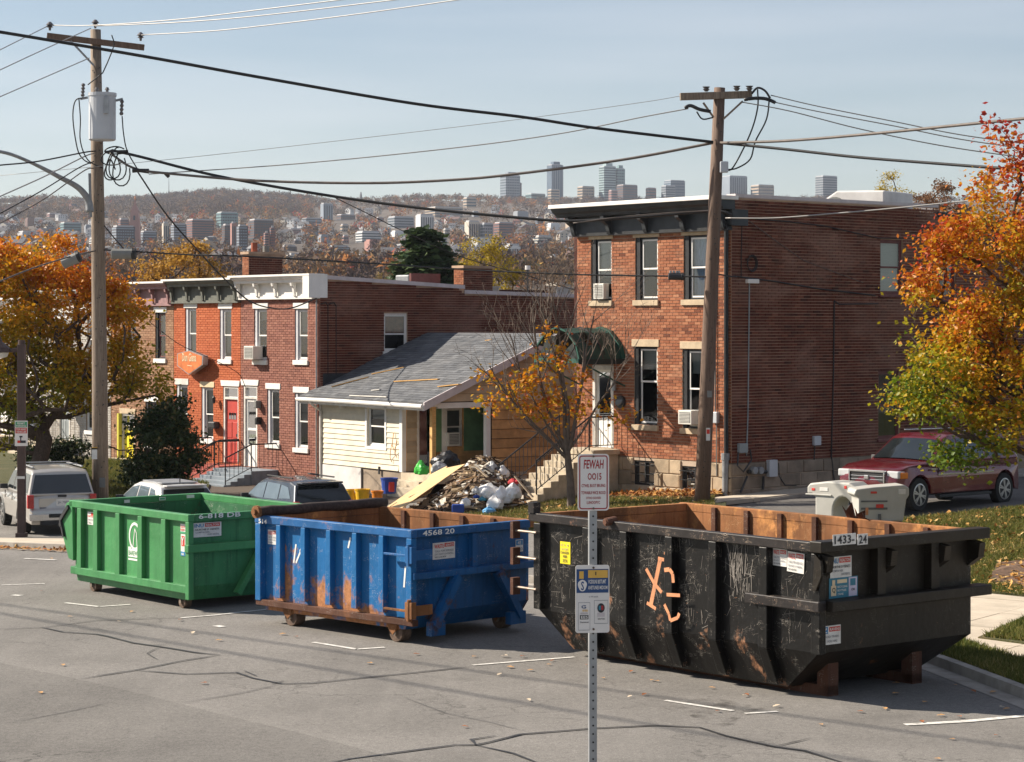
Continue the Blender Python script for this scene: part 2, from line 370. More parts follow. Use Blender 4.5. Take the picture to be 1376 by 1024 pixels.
mat('awning_green', (.008, .045, .034), .6, .35, 4); mat('awning_light', (.012, .08, .058), .55, .2, 6, mapscale=(1, 9, 1)); mat('awning_dark', (.018, .024, .022), .8, .4, 4)
mat('stoop_red', (.30, .07, .05), .8, .2, 4); mat('stoop_blue', (.20, .235, .27), .8, .2, 3, dirt=.2)
mat('ac_white', (.66, .64, .58), .6, .08, 4)
mat('ac_grille', (.20, .20, .19), .7, .1, 4)
mat('sign_orange', (.62, .17, .045), .5, .25, 5); mat('sign_white', (.76, .72, .68), .55, .05, 3)
mat('sign_red', (.36, .02, .025), .5, .1, 4); mat('sign_blue', (.025, .07, .19), .5, .1, 4); mat('sign_amber', (.72, .42, .08), .5, .1, 4)
mat('sticker_white', (.70, .68, .64), .5, .1, 9, dirt=.25); mat('ink', (.03, .03, .035), .6, .2, 6); mat('ink_grey', (.22, .22, .24), .6, .2, 6)
mat('sticker_red', (.58, .045, .03), .5, .15, 8); mat('sticker_blue', (.03, .2, .42), .5, .15, 8); mat('sticker_teal', (.03, .18, .26), .5, .15, 8)
mat('sticker_yellow', (.80, .66, .02), .5, .08, 8); mat('sticker_cream', (.7, .55, .35), .5, .1, 8); mat('sticker_lilac', (.55, .50, .62), .5, .1, 8)
mat('sticker_green', (.06, .32, .16), .5, .15, 8); mat('stencil_white', (.74, .74, .7), .6, .1, 8)
mat('spray_orange', (.58, .25, .12), .75, .2, 7)
paint('green_steel', (.06, .235, .085), rust=.05, chips=.12, scr=.35, fade=.22, rough=.42, scrcol=(.30, .42, .22), grime=.25, low=.02)
paint('green_end_shaded', (.045, .19, .072), rust=.08, chips=.15, scr=.35, fade=.3, rough=.5, scrcol=(.30, .42, .22), grime=.7)  # green_steel with a lowered base colour: the end's shade is painted in
paint('green_inner', (.03, .13, .055), rust=.42, rustcol=(.12, .05, .03), chips=.5, scr=.6, fade=.4, rough=.6, grime=.5, low=.14)
paint('blue_steel', (.008, .125, .33), rust=.62, rustcol=(.36, .16, .07), chips=.55, scr=.6, low=.17, fade=.15, rough=.55, grime=.3, zmax=1.5)
paint('blue_rail', (.015, .11, .30), rust=.42, rustcol=(.3, .14, .07), chips=.7, scr=.6, fade=.3, rough=.5, grime=.2)
paint('blue_end_shaded', (.007, .085, .24), rust=.38, rustcol=(.10, .05, .035), chips=.3, scr=.35, low=.05, fade=.25, rough=.5, grime=.6)  # darker copy of blue_steel, shade of the end put into its colour
paint('black_steel', (.0065, .006, .0056), rust=.22, rustcol=(.33, .16, .085), chips=.5, scr=.65, low=.10, fade=.35, rough=.42, scrcol=(.42, .38, .33), grime=.1, zmax=2.1)
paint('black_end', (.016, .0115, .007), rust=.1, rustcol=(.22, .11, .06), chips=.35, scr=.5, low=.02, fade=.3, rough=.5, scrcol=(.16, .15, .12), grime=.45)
paint('black_rail', (.022, .018, .017), rust=.40, rustcol=(.30, .15, .09), chips=.8, scr=.9, fade=.4, rough=.5, scrcol=(.4, .3, .22))
paint('rust_inner', (.27, .115, .045), rust=.62, rustcol=(.42, .19, .065), chips=.6, scr=.7, fade=.55, rough=.85, scrcol=(.5, .32, .16), grime=.75)
paint('rust_dark', (.10, .045, .028), rust=.5, rustcol=(.16, .07, .035), chips=.4, scr=.4, fade=.4, rough=.9, grime=.5)
mat('scratch_grey', (.20, .18, .16), .7, .4, 3)
mat('tarp_roll', (.045, .03, .026), .85, .5, 5, mapscale=(.3, 4, 4))
mat('steel_bright', (.26, .21, .17), .45, .3, 8, metal=.5)
mat('wheel_rust', (.13, .085, .06), .85, .4, 12)
def carpaint(name, col, rough=.22, metal=.3):
    m, nt, b = newmat(name); n = noise(nt, 2.5, 6, rough=.6); c = mix(nt, ramp_out(nt, n, .45, .8, .25), col, mul((.3, .27, .23), 1))
    nt.links.new(c, b.inputs['Base Color']); b.inputs['Roughness'].default_value = rough; b.inputs['Metallic'].default_value = metal; b.inputs['Coat Weight'].default_value = .6; b.inputs['Coat Roughness'].default_value = .06
carpaint('paint_silver', (.50, .47, .43), .3, .5); carpaint('paint_white', (.68, .67, .65), .3, .05); carpaint('paint_navy', (.035, .045, .06), .25, .5); carpaint('paint_maroon', (.13, .007, .014), .22, .35)
mat('car_glass', (.012, .016, .018), .04, .2, 2, spec=.9); mat('car_glass_light', (.10, .13, .15), .05, .2, 2, spec=.9)
mat('plastic_dark', (.025, .025, .026), .6, .2, 6); mat('tyre', (.016, .016, .016), .85, .2, 10, bmp=.3); mat('alloy', (.45, .44, .43), .35, .1, 4, metal=.8)
mat('lamp_red', (.42, .01, .012), .2, .2, 4, spec=.8); mat('lamp_clear', (.55, .56, .56), .12, .1, 4, spec=.8); mat('lamp_amber', (.7, .2, .02), .2, .1, 4)
mat('chrome', (.6, .6, .6), .15, .05, 4, metal=.9)
mat('plastic_grey', (.42, .41, .375), .5, .06, 3, dirt=.15); mat('plastic_shade', (.12, .12, .12), .6, .2, 3)
mat('bark', (.085, .058, .042), .95, .35, 7, bmp=.8, bscale=18, mapscale=(3, 3, .6)); mat('bark_grey', (.13, .10, .08), .95, .3, 7, bmp=.6, bscale=18)
mat('twig', (.17, .115, .085), .9, .3, 5)
tone_mat('leaf_fall', [(0, (.10, .16, .012)), (.22, (.33, .29, .015)), (.45, (.55, .30, .015)), (.62, (.55, .20, .015)), (.8, (.48, .09, .015)), (1, (.30, .025, .018))], transl=.42, nvar=0, rough=.45)
tone_mat('leaf_gold', [(0, (.17, .19, .012)), (.3, (.44, .28, .012)), (.55, (.60, .26, .012)), (.78, (.56, .15, .012)), (1, (.44, .05, .015))], transl=.42, nvar=0, rough=.45)
tone_mat('leaf_amber', [(0, (.26, .15, .03)), (.5, (.42, .22, .035)), (1, (.50, .32, .06))], transl=.4, nvar=0, rough=.6)
tone_mat('leaf_yellow', [(0, (.16, .15, .02)), (.5, (.44, .31, .02)), (1, (.56, .42, .03))], transl=.4, nvar=0, rough=.6)
tone_mat('leaf_brown', [(0, (.12, .07, .045)), (.5, (.22, .12, .065)), (1, (.30, .15, .07))], transl=.3, nvar=0, rough=.8)
tone_mat('leaf_dark', [(0, (.012, .026, .010)), (.5, (.035, .06, .018)), (.8, (.09, .10, .03)), (1, (.22, .15, .05))], transl=.15, nvar=0, rough=.5)
tone_mat('leaf_pine', [(0, (.02, .045, .016)), (1, (.085, .125, .04))], transl=.12, nvar=0, rough=.6)
tone_mat('leaf_dry', [(0, (.28, .10, .03)), (.5, (.50, .27, .07)), (1, (.56, .42, .2))], nvar=0, rough=.8)
tone_mat('woods', [(0, (.075, .045, .04)), (.3, (.125, .082, .05)), (.55, (.21, .12, .05)), (.75, (.36, .14, .035)), (.9, (.36, .05, .03)), (.96, (.38, .22, .05)), (1, (.05, .07, .03))], transl=.1, nvar=0, rough=.95, interp='CONSTANT')
mat('hill_soil', (.085, .065, .05), 1, .4, .012)
tone_mat('junk', [(0, (.07, .045, .03)), (.25, (.16, .105, .065)), (.5, (.28, .19, .115)), (.72, (.42, .31, .19)), (.86, (.55, .5, .42)), (.93, (.60, .60, .60)), (.97, (.09, .09, .11)), (1, (.35, .12, .06))], nscale=8, interp='CONSTANT')
mat('bag_white', (.74, .73, .72), .4, .08, 5); mat('bag_grey', (.42, .43, .44), .4, .3, 5); mat('bag_black', (.015, .015, .017), .35, .2, 5); mat('bag_green', (.06, .48, .06), .4, .15, 5)
mat('plastic_blue', (.02, .06, .30), .45, .15, 5); mat('plastic_yellow', (.72, .42, .015), .45, .15, 5); mat('plastic_orange', (.66, .22, .02), .45, .15, 5); mat('plastic_skyblue', (.10, .32, .58), .45, .15, 5)
mat('cloth_red', (.42, .03, .04), .8, .2, 5); mat('cable_black', (.02, .02, .021), .6, .2, 6); mat('cable_grey', (.12, .10, .088), .6, .2, 6); mat('wire_alu', (.28, .27, .26), .4, .1, 6, metal=.2)
mat('lamp_post_brown', (.075, .045, .038), .5, .2, 5); mat('lamp_lens', (.62, .6, .56), .3, .05, 3)

for nm in ('osb_wall', 'tan_board', 'siding_cream', 'concrete', 'stone', 'stone_side', 'concrete_kerb'):     # alike pieces differ a little from one to the next
    m = MATS[nm]; nt = m.node_tree; b = nt.nodes['Principled BSDF']; src = b.inputs['Base Color'].links[0].from_socket; oi = N(nt, 'ShaderNodeObjectInfo'); k_ = {'siding_cream': .90, 'concrete': .9, 'concrete_kerb': .85}.get(nm, .66)
    r_ = ramp(nt, [(0, (k_,) * 3), (1, (1.0, 1.0, 1.0))]); nt.links.new(oi.outputs['Random'], r_.inputs[0]); nt.links.new(mix(nt, 1.0, src, r_.outputs[0], 'MULTIPLY'), b.inputs['Base Color'])
# ------------------------------------------------------------------ land, road, kerb, pavements
def grid(name, xs, ys, zf, m, kind='structure'):
    nx, ny = len(xs), len(ys); vs = [(x, y, zf(x, y)) for y in ys for x in xs]
    fs = [(j * nx + i, j * nx + i + 1, (j + 1) * nx + i + 1, (j + 1) * nx + i) for j in range(ny - 1) for i in range(nx - 1)]
    me = bpy.data.meshes.new(name); me.from_pydata(vs, [], fs); me.materials.append(MATS[m]); me.polygons.foreach_set('use_smooth', [True] * len(fs))
    o = bpy.data.objects.new(name, me); C.objects.link(o); o['kind'] = kind; return o
road = grid('road', [-60 + i for i in range(121)], [-60, -30, 0] + [10 + i for i in range(61)], G, 'asphalt')
fx = [-4200, -2000, -800, -300, -120, -60] + [-55 + 5 * i for i in range(23)] + [60, 120, 300, 800, 2000, 4200]
grid('ground', fx, [66 + 3 * i for i in range(12)] + [110, 130, 160, 200, 260], lambda x, y: G(x, y) - .03 - 5 * sst(85, 160, y), 'hill_soil')
for nm, xa in (('ground', (-4200, -2000, -500, -200, -60)), ('ground', (60, 200, 500, 2000, 4200))):
    grid(nm, xa, [-300, -60, 0, 40, 47, 50, 53, 56, 60, 66, 69, 72, 84, 99], lambda x, y: G(x, y) - .03, 'hill_soil')
grid('road', (-4200, 4200), (-300, -60), lambda x, y: -.02, 'asphalt')

def draped(name, poly, off, m, parent=None, kind=None, skirt=.3, step=1.5, lift=None):
    bm = bmesh.new(); f = bm.faces.new([bm.verts.new((x, y, 0)) for x, y in poly])
    if f.normal.z < 0 or sum((poly[i][0] * poly[(i + 1) % len(poly)][1] - poly[(i + 1) % len(poly)][0] * poly[i][1]) for i in range(len(poly))) < 0: bmesh.ops.reverse_faces(bm, faces=[f])
    xs = [p[0] for p in poly]; ys = [p[1] for p in poly]
    for k, (lo, hi) in enumerate(((min(xs), max(xs)), (min(ys), max(ys)))):
        v = math.ceil(lo / step) * step
        while v < hi:
            co = (v, 0, 0) if k == 0 else (0, v, 0); no = (1, 0, 0) if k == 0 else (0, 1, 0)
            bmesh.ops.bisect_plane(bm, geom=bm.verts[:] + bm.edges[:] + bm.faces[:], plane_co=co, plane_no=no, dist=1e-4); v += step
    for v in bm.verts: v.co.z = G(v.co.x, v.co.y) + off + (lift(v.co.x, v.co.y) if lift else 0)
    if skirt:
        ed = [e for e in bm.edges if e.is_boundary]; r = bmesh.ops.extrude_edge_only(bm, edges=ed)
        for v in r['geom']:
            if isinstance(v, bmesh.types.BMVert): v.co.z -= skirt
    me = bpy.data.meshes.new(name); bm.to_mesh(me); bm.free(); me.materials.append(MATS[m])
    o = bpy.data.objects.new(name, me); C.objects.link(o)
    if parent: o.parent = parent
    if kind: o['kind'] = kind
    return o
def slabs(name, poly, off, m, parent, ang=0, step=1.5, th=.1, gap=.012):
    """cuts a polygon into paving slabs, every slab an object of its own"""
    bm = bmesh.new(); ca, sa = math.cos(-ang), math.sin(-ang)
    bm.faces.new([bm.verts.new((x * ca - y * sa, x * sa + y * ca, 0)) for x, y in poly])
    P = [v.co.copy() for v in bm.verts]
    for k in (0, 1):
        lo, hi = min(p[k] for p in P), max(p[k] for p in P); v = lo + step
        while v < hi:
            co = (v, 0, 0) if k == 0 else (0, v, 0); no = (1, 0, 0) if k == 0 else (0, 1, 0)
            bmesh.ops.bisect_plane(bm, geom=bm.verts[:] + bm.edges[:] + bm.faces[:], plane_co=co, plane_no=no, dist=1e-4); v += step
    for f in bm.faces:
        c = f.calc_center_median(); pts = []
        if f.calc_area() < .05: continue
        for v in f.verts:
            d = (v.co - c); d = d * max(.5, 1 - gap * 1.4 / max(d.length, .05)); q = c + d; pts.append((q.x * ca + q.y * sa, -q.x * sa + q.y * ca))
        s = sum(pts[i][0] * pts[(i + 1) % len(pts)][1] - pts[(i + 1) % len(pts)][0] * pts[i][1] for i in range(len(pts)))
        if s < 0: pts.reverse()
        dz = rnd.uniform(-.004, .004); mb = MB()
        mb.prism(pts, lambda x, y: (x, y, G(x, y) + off - th), lambda x, y: (x, y, G(x, y) + off + dz), 0); mb.build(name, m, parent)
    bm.free()
KP = [(9.3, 10), (7.7, 24), (6.95, 29), (6.3, 32.1), (5.4, 36), (3.9, 39.3), (1.2, 42.3), (-2.5, 45.2), (-6, 47.4), (-9.66, 49.6), (-13, 51.9), (-22, 57.2), (-40, 66)]
def off_line(P, o):
    out_ = []
    for i, p in enumerate(P):
        a = Vector(P[max(i - 1, 0)]); b = Vector(P[min(i + 1, len(P) - 1)]); d = (b - a).normalized(); out_.append((p[0] + d.y * o, p[1] - d.x * o))
    return out_
# kerb of single stones, light gutter at its foot
gut = MB(); k0 = off_line(KP, -.32); k1 = off_line(KP, 0)
for i in range(len(KP) - 1):
    n = 4
    for j in range(n):
        q = []
        for (a, t) in ((k0, j / n), (k1, j / n), (k1, (j + 1) / n), (k0, (j + 1) / n)):
            x = a[i][0] * (1 - t) + a[i + 1][0] * t; y = a[i][1] * (1 - t) + a[i + 1][1] * t; q.append((x, y, G(x, y) + .006))
        gut.quad(q)
kerb = gut.build('kerb', 'concrete_kerb', kind='structure')
pts = [Vector(p) for p in KP]; stones = []
for i in range(len(pts) - 1):
    seg = pts[i + 1] - pts[i]; n = max(1, round(seg.length / 1.9))
    for j in range(n):
        a = pts[i] + seg * (j / n); b = pts[i] + seg * ((j + 1) / n); d = (b - a).normalized(); nn = Vector((d.y, -d.x)); a = a + d * .006; b = b - d * .006
        mb = MB(); q = []
        for h in (0, .14):
            for (p, o_) in ((a, 0.0 + h * .12), (b, 0.0 + h * .12), (b, .17), (a, .17)):
                c = p + nn * o_; q.append((c.x, c.y, G(c.x, c.y) + h - (.05 if h == 0 else 0)))
        q = [q[3], q[2], q[1], q[0], q[7], q[6], q[5], q[4]]
        q = q[::1]; mb.hexa([q[i_] for i_ in (3, 2, 1, 0, 7, 6, 5, 4)]); mb.build('kerb_stone', 'concrete_kerb', kerb)
# pavement beside the black container and the verge
o17 = off_line(KP, .18); o13 = off_line(KP, 1.15)
verge = [o17[i] for i in range(1, 7)] + [o13[i] for i in range(6, 0, -1)]
draped('verge', verge, .125, 'lawn', kind='structure')
pv = [o13[i] for i in range(1, 6)] + [(4.9, 41.9), (8.2, 40.5), (9.2, 39.6), (12.5, 37), (22, 30), (22, 22)]
side = draped('sidewalk', pv, .105, 'concrete_kerb', kind='structure'); slabs('paving_slab', pv, .14, 'concrete', side, ang=-.62, step=1.75)
draped('verge', [(7.2, 34.5), (8.45, 36.9), (11.5, 39), (13, 36.5), (7.9, 33.7)], .16, 'lawn', kind='structure', skirt=.06)
rl = [(5, 42.1), (8.2, 40.65), (9.2, 39.8), (12.5, 37.2), (22, 30.2), (45, 24), (50, 66), (33, 64.6), (12.05, 52.6), (9.9, 51.3), (4.6, 48.2)]
draped('lawn', rl, .12, 'lawn', kind='structure', lift=lambda x, y: .05 * math.sin(x * 1.3) * math.sin(y * .9))
draped('mulch_bed', [(8.9, 41.6), (9.6, 44.2), (12, 45), (13.5, 41), (10.6, 39.4)], .17, 'mulch', kind='structure', skirt=.1, step=.6, lift=lambda x, y: .05 * math.sin(x * 5) * math.cos(y * 4))
draped('driveway', [(4.6, 48.3), (9.95, 51.45), (12.1, 52.75), (33, 64.8), (40, 72), (22, 72), (8.4, 59.4), (6.0, 57.2), (4.8, 54)], .02, 'asphalt_back', kind='structure', skirt=.1)
draped('painted_edge', [(11.1, 52.2), (16, 55), (16, 55.14), (11.05, 52.34)], .03, 'line_paint', kind='structure', skirt=0)
BF = Frame(1.84, 62.85, -.640, .768)      # brick building on the right: x along the front, y into the building
bw = BF.world
dv = draped('path', [bw(6.1, -3.0), bw(6.1, -.2), bw(6.14, 13.5), bw(7.6, 13.5), bw(7.4, 0), bw(6.6, -3.0)], .10, 'concrete_kerb', kind='structure')
slabs('paving_slab', [bw(6.16, -3.0), bw(6.18, 9.5), bw(7.5, 9.5), bw(7.3, -3.0)], .135, 'concrete', dv, ang=BF.ang, step=1.25)
fl = [(-1.7, 53.5), (4.5, 53), (5.2, 54.4), bw(6.0, -.1), bw(0, -.1), bw(-1.2, 1), (-1.5, 64.5), (-2.6, 60)]
draped('lawn', fl, .12, 'lawn', kind='structure', step=.8, lift=lambda x, y: .03 * math.sin(x * 4) * math.cos(y * 3))
draped('mulch_bed', [bw(2.6, -1.3), bw(6.0, -1.3), bw(6.0, -.03), bw(2.6, -.03)], .16, 'mulch', kind='structure', skirt=.1, step=.5, lift=lambda x, y: .03 * math.sin(x * 7) * math.cos(y * 6))
draped('lawn', [(-9.9, 65.6), (-9.5, 68), (-10.4, 77.5), (-14, 82.3), (-22, 90), (-34, 84), (-20, 72.5), (-12.4, 66.2)], .03, 'lawn', kind='structure')
# pavement island at the far left
p0 = off_line(KP, .18); p1 = off_line(KP, 3.3)
isl = [p0[i] for i in range(7, 12)] + [p1[i] for i in range(11, 6, -1)]
sw = draped('sidewalk', isl, .09, 'concrete_kerb', kind='structure'); slabs('paving_slab', isl, .13, 'concrete', sw, ang=-.6, step=1.6)

def strip(px, w, m, name, parent, z=.008, jit=0, taper=False):
    P = [Vector(gat(*p)[:2]) for p in px]; q = []
    for i in range(len(P) - 1):
        n = max(1, int((P[i + 1] - P[i]).length / (.35 if jit else 1)))
        for j in range(n): q.append(P[i].lerp(P[i + 1], j / n))
    q.append(P[-1]); mb = MB(); prev = None
    for i, p in enumerate(q):
        d = (q[min(i + 1, len(q) - 1)] - q[max(i - 1, 0)]).normalized(); nn = Vector((-d.y, d.x)); ww = w / 2 * (.72 if m == 'tar' else 1) * (1 + jit * rnd.uniform(-.6, 1.1))
        if taper and (i == 0 or i == len(q) - 1): ww *= .3
        c = p + nn * (rnd.uniform(-.5, .5) * jit * .05); a = c + nn * ww; b = c - nn * ww; k = mb.pts([(a.x, a.y, G(a.x, a.y) + z), (b.x, b.y, G(b.x, b.y) + z)])
        if prev is not None: mb.face((prev, prev + 1, k + 1, k))
        prev = k
    o = mb.build(name, m, parent)
    for pl in o.data.polygons:
        if pl.normal.z < 0: o.data.flip_normals()
        break
    return o
lane = [gat(*p)[:2] for p in ((-60, 880), (0, 891), (80, 908), (200, 935), (300, 962), (400, 985), (480, 1006), (560, 1030))]
draped('travel_lane', lane + [(5, 5), (-30, 5), (-30, 33)], .004, 'asphalt_old', kind='structure', skirt=0)
for px, w_ in (([(88, 810.5), (133, 816)], .09), ([(133, 816), (175, 813)], .08), ([(243, 831), (288, 827.5), (400, 815)], .08), ([(421, 864), (479, 873)], .09), ([(479, 873), (517, 871)], .09),
               ([(635, 895), (772, 884)], .08), ([(894, 942), (985, 956)], .08), ([(1001, 960), (1045, 957)], .08), ([(1216, 975), (1300, 970), (1400, 961)], .13), ([(33, 751), (75, 753)], .12), ([(2, 787), (60, 785)], .07), ([(290, 843), (300, 842)], .2), ([(17, 800), (28, 801)], .14)):
    strip(px, w_, 'line_paint', 'painted_line', road, z=.009, jit=.12)
for px, w_ in (([(-10, 847), (60, 844), (130, 835), (240, 831)], .035), ([(55, 844), (85, 850), (130, 853), (145, 856), (180, 865), (215, 870), (262, 878), (296, 881)], .07), ([(296, 881), (245, 889), (180, 902), (110, 913)], .05),
               ([(180, 902), (250, 907), (318, 905), (340, 912), (378, 920), (420, 919), (500, 911), (560, 905), (632, 897)], .055), ([(215, 870), (198, 879), (212, 888)], .02), ([(378, 920), (330, 931), (288, 939), (240, 946)], .02),
               ([(430, 1030), (470, 1022), (520, 1015), (610, 1003), (640, 1003), (660, 998), (700, 988), (800, 980), (880, 976), (940, 979), (975, 990), (1040, 1005), (1080, 1010), (1140, 1028)], .06), ([(1040, 1005), (1090, 993)], .04), ([(640, 1003), (690, 1014), (730, 1030)], .055),
               ([(545, 940), (600, 960), (660, 972), (705, 984)], .014), ([(150, 945), (90, 958), (15, 972)], .016), ([(640, 1003), (634, 995), (665, 990)], .08), ([(328, 903), (345, 909)], .10), ([(365, 920), (380, 916)], .10), ([(205, 868), (222, 867)], .12)):
    strip(px, w_, 'tar', 'tar_seam', road, z=.012, jit=.35, taper=True)
mb = MB(); k = mb.pts([]) # oil-dark patch near the black container
for cx_, cy_, rr in ((960, 955, .55), (1090, 905, .3)):
    x, y, z = gat(cx_, cy_); a = mb.pts([(x + rr * (1 + .35 * math.sin(3 * t) + .2 * math.sin(7 * t)) * math.cos(t), y + rr * 1.6 * (1 + .3 * math.cos(4 * t)) * math.sin(t), .0075) for t in [i * math.pi / 12 for i in range(24)]]); mb.face(range(a, a + 24))
m_, nt_, b_ = newmat('oil_stain'); b_.inputs['Base Color'].default_value = (.06, .052, .045, 1); b_.inputs['Roughness'].default_value = .8
n_ = noise(nt_, 2.4, 8, rough=.75); nt_.links.new(ramp_out(nt_, n_, .48, .66, .55), b_.inputs['Alpha'])
mb.build('oil_patch', 'oil_stain', road)

# ------------------------------------------------------------------ dumpsters
def sticker(parent, M, w, h, base='sticker_white', rects=(), texts=(), name='sticker', rot=0):
    mats = [base]
    def mi(m):
        if m not in mats: mats.append(m)
        return mats.index(m)
    M = M @ Matrix.Rotation(rot, 4, 'Z')
    mb = MB(); mb.hexa([M @ Vector(p) for p in ((0, 0, 0), (w, 0, 0), (w, h, 0), (0, h, 0), (0, 0, .004), (w, 0, .004), (w, h, .004), (0, h, .004))], 0)
    for i, (x0, y0, x1, y1, m) in enumerate(rects):
        z = .0055 + .0008 * i; mb.quad([M @ Vector((x0 * w, y0 * h, z)), M @ Vector((x1 * w, y0 * h, z)), M @ Vector((x1 * w, y1 * h, z)), M @ Vector((x0 * w, y1 * h, z))], mi(m))
    for (s, x, y, ww, hh, m) in texts:
        text_mb(mb, s, M @ Matrix.Translation((x * w, y * h, .012)), ww * w, hh * h, mi(m))
    return mb.build(name, mats, parent)
NOTICE = dict(rects=((.52, .72, .95, .95, 'sticker_red'),), texts=(('WASTE', .06, .66, .42, .26, 'sticker_red'), ('SERVICE', .56, .76, .36, .14, 'sticker_white'), ('CALL FOR SERVICE', .08, .44, .84, .12, 'ink_grey'), ('DO NOT OVERFILL', .08, .26, .84, .1, 'ink_grey'), ('NO LIQUIDS', .08, .08, .5, .1, 'ink')))
NOTICE2 = dict(rects=((.42, .70, .95, .95, 'sticker_red'),), texts=(('INU', .05, .68, .32, .25, 'sticker_blue'), ('REALTON', .45, .75, .46, .15, 'sticker_white'), ('NURTHE O OENITS', .08, .46, .84, .12, 'ink'), ('COMTAI NER', .08, .28, .5, .1, 'ink_grey'), ('OHIO RENTAL', .5, .1, .42, .12, 'ink_grey')))
def M_side(x, z, y=0): return basis((x, y - .004, z), (1, 0, 0), (0, 0, 1))       # on the long side facing -y
def M_end(y, z, x=0): return basis((x + .004, y, z), (0, 1, 0), (0, 0, 1))         # on the end facing +x

def dumpster(name, label, F, Lg, Wd, h, zb, chine, inset, ribs, mats, rib_w=.15, rib_d=.09, rail=.13, inner_z=.35):
    """open top container. origin = near right corner of the rim on the ground, x runs 0..-Lg along the long side, y 0..Wd"""
    pt, inn, railm, endm = mats; e = rib_d
    t = thing(name, label, 'dumpster', (F.o[0], F.o[1], 0), F.ang)
    zt = h - rail; X0, X1, Y0, Y1 = -Lg + e, -e, e, Wd - e; il, ir, iy = inset; T = .05
    # long sides: upright plate, chine plate below
    mb = MB(); mb.box(X0, X1, Y0, Y0 + T, chine, zt, 0)
    mb.hexa([(X0 + il, Y0 + iy, zb), (X1 - ir, Y0 + iy, zb), (X1 - ir, Y0 + iy + T, zb), (X0 + il, Y0 + iy + T, zb), (X0, Y0, chine), (X1, Y0, chine), (X1, Y0 + T, chine), (X0, Y0 + T, chine)], 0, skip=(1,)); mb.build('side_panel', pt, t)
    mb = MB(); mb.box(X0, X1, Y1 - T, Y1, chine, zt, 0)
    mb.hexa([(X0 + il, Y1 - iy - T, zb), (X1 - ir, Y1 - iy - T, zb), (X1 - ir, Y1 - iy, zb), (X0 + il, Y1 - iy, zb), (X0, Y1 - T, chine), (X1, Y1 - T, chine), (X1, Y1, chine), (X0, Y1, chine)], 0, skip=(1,)); mb.build('side_panel', pt, t)
    mb = MB(); mb.box(X1 - T, X1, Y0 + T + .002, Y1 - T - .002, chine, zt, 0)
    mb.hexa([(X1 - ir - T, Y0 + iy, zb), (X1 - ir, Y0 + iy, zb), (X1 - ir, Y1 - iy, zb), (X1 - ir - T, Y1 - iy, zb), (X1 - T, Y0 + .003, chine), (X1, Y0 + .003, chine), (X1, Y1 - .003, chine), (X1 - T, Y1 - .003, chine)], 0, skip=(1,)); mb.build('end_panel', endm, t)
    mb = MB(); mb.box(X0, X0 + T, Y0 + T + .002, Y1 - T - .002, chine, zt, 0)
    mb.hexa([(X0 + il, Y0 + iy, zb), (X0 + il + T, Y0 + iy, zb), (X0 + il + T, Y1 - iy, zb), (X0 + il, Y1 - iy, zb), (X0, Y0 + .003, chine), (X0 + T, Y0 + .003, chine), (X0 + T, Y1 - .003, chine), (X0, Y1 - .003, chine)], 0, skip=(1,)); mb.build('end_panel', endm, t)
    # rusty lining and floor
    mb = MB(); a = T + .012; mb.box(X0 + il + .02, X1 - ir - .02, Y0 + iy + .02, Y1 - iy - .02, zb + .01, zb + .06); mb.build('floor_plate', 'rust_dark', t)
    mb = MB(); th = .01; zl = chine + .02
    mb.box(X0 + a, X1 - a, Y0 + a, Y0 + a + th, zl, zt); mb.box(X0 + a, X1 - a, Y1 - a - th, Y1 - a, zl, zt)
    mb.box(X1 - a - th, X1 - a, Y0 + a + th + .001, Y1 - a - th - .001, zl, zt); mb.box(X0 + a, X0 + a + th, Y0 + a + th + .001, Y1 - a - th - .001, zl, zt); mb.build('lining', inn, t)
    if Lg > 5 or name[0] == 'b':
        for i in range(1, 8 if Lg > 5 else 5):
            x = X0 + (X1 - X0) * i / (8 if Lg > 5 else 5); MB().box(x - .045, x + .045, Y1 - a - th - .05, Y1 - a - th - .001, zl + .02, h - .03).build('inner_rib', 'rust_dark', t)
    # rim of square tube
    r = .13
    rusty = name[0] == 'b'; far_ = (Y1 - .075, Y1 + .03) if rusty else (Wd - r, Wd)
    MB().box(-Lg, 0, 0, r, zt, h).build('top_rail', railm, t, bevel=.012); MB().box(-Lg, 0, *far_, zt, h).build('top_rail', inn if rusty else railm, t, bevel=.012)
    for bx in ((-r, -.003, r + .003, Wd - r - .003), (X0 - .03, X0 + .075, r + .003, far_[0] - .003) if rusty else (-Lg + .003, -Lg + r, r + .003, Wd - r - .003)):
        MB().box(*bx, zt + .003, h - .003).build('top_rail', endm if bx[0] > -1 else (inn if rusty else railm), t, bevel=.01)
    # ribs on both long sides
    rb = None
    for x in ribs:
        if rb is None:
            mb = MB(); q = rib_w / 2
            mb.hexa([(-q, 0, chine - .02), (q, 0, chine - .02), (q, e, chine - .02), (-q, e, chine - .02), (-q + .02, -.0, zt - .002), (q - .0, -.0, zt - .002), (q, e, zt - .002), (-q, e, zt - .002)])
            if iy > .1: mb.hexa([(-q, iy - e * .1, zb + .04), (q, iy - e * .1, zb + .04), (q, iy + e, zb + .04), (-q, iy + e, zb + .04), (-q, 0, chine - .021), (q, 0, chine - .021), (q, e, chine - .021), (-q, e, chine - .021)])
            rb = mb.build('rib', pt, t, bevel=.01); rb.location = (x, 0.001, 0)
        else: share(rb, t, (x, 0.001, 0))
        share(rb, t, (x, Wd - .001, 0), (0, 0, math.pi))
    return t
def fr(cx_, cy_, ux, uy): return Frame(cx_, cy_, ux, uy)

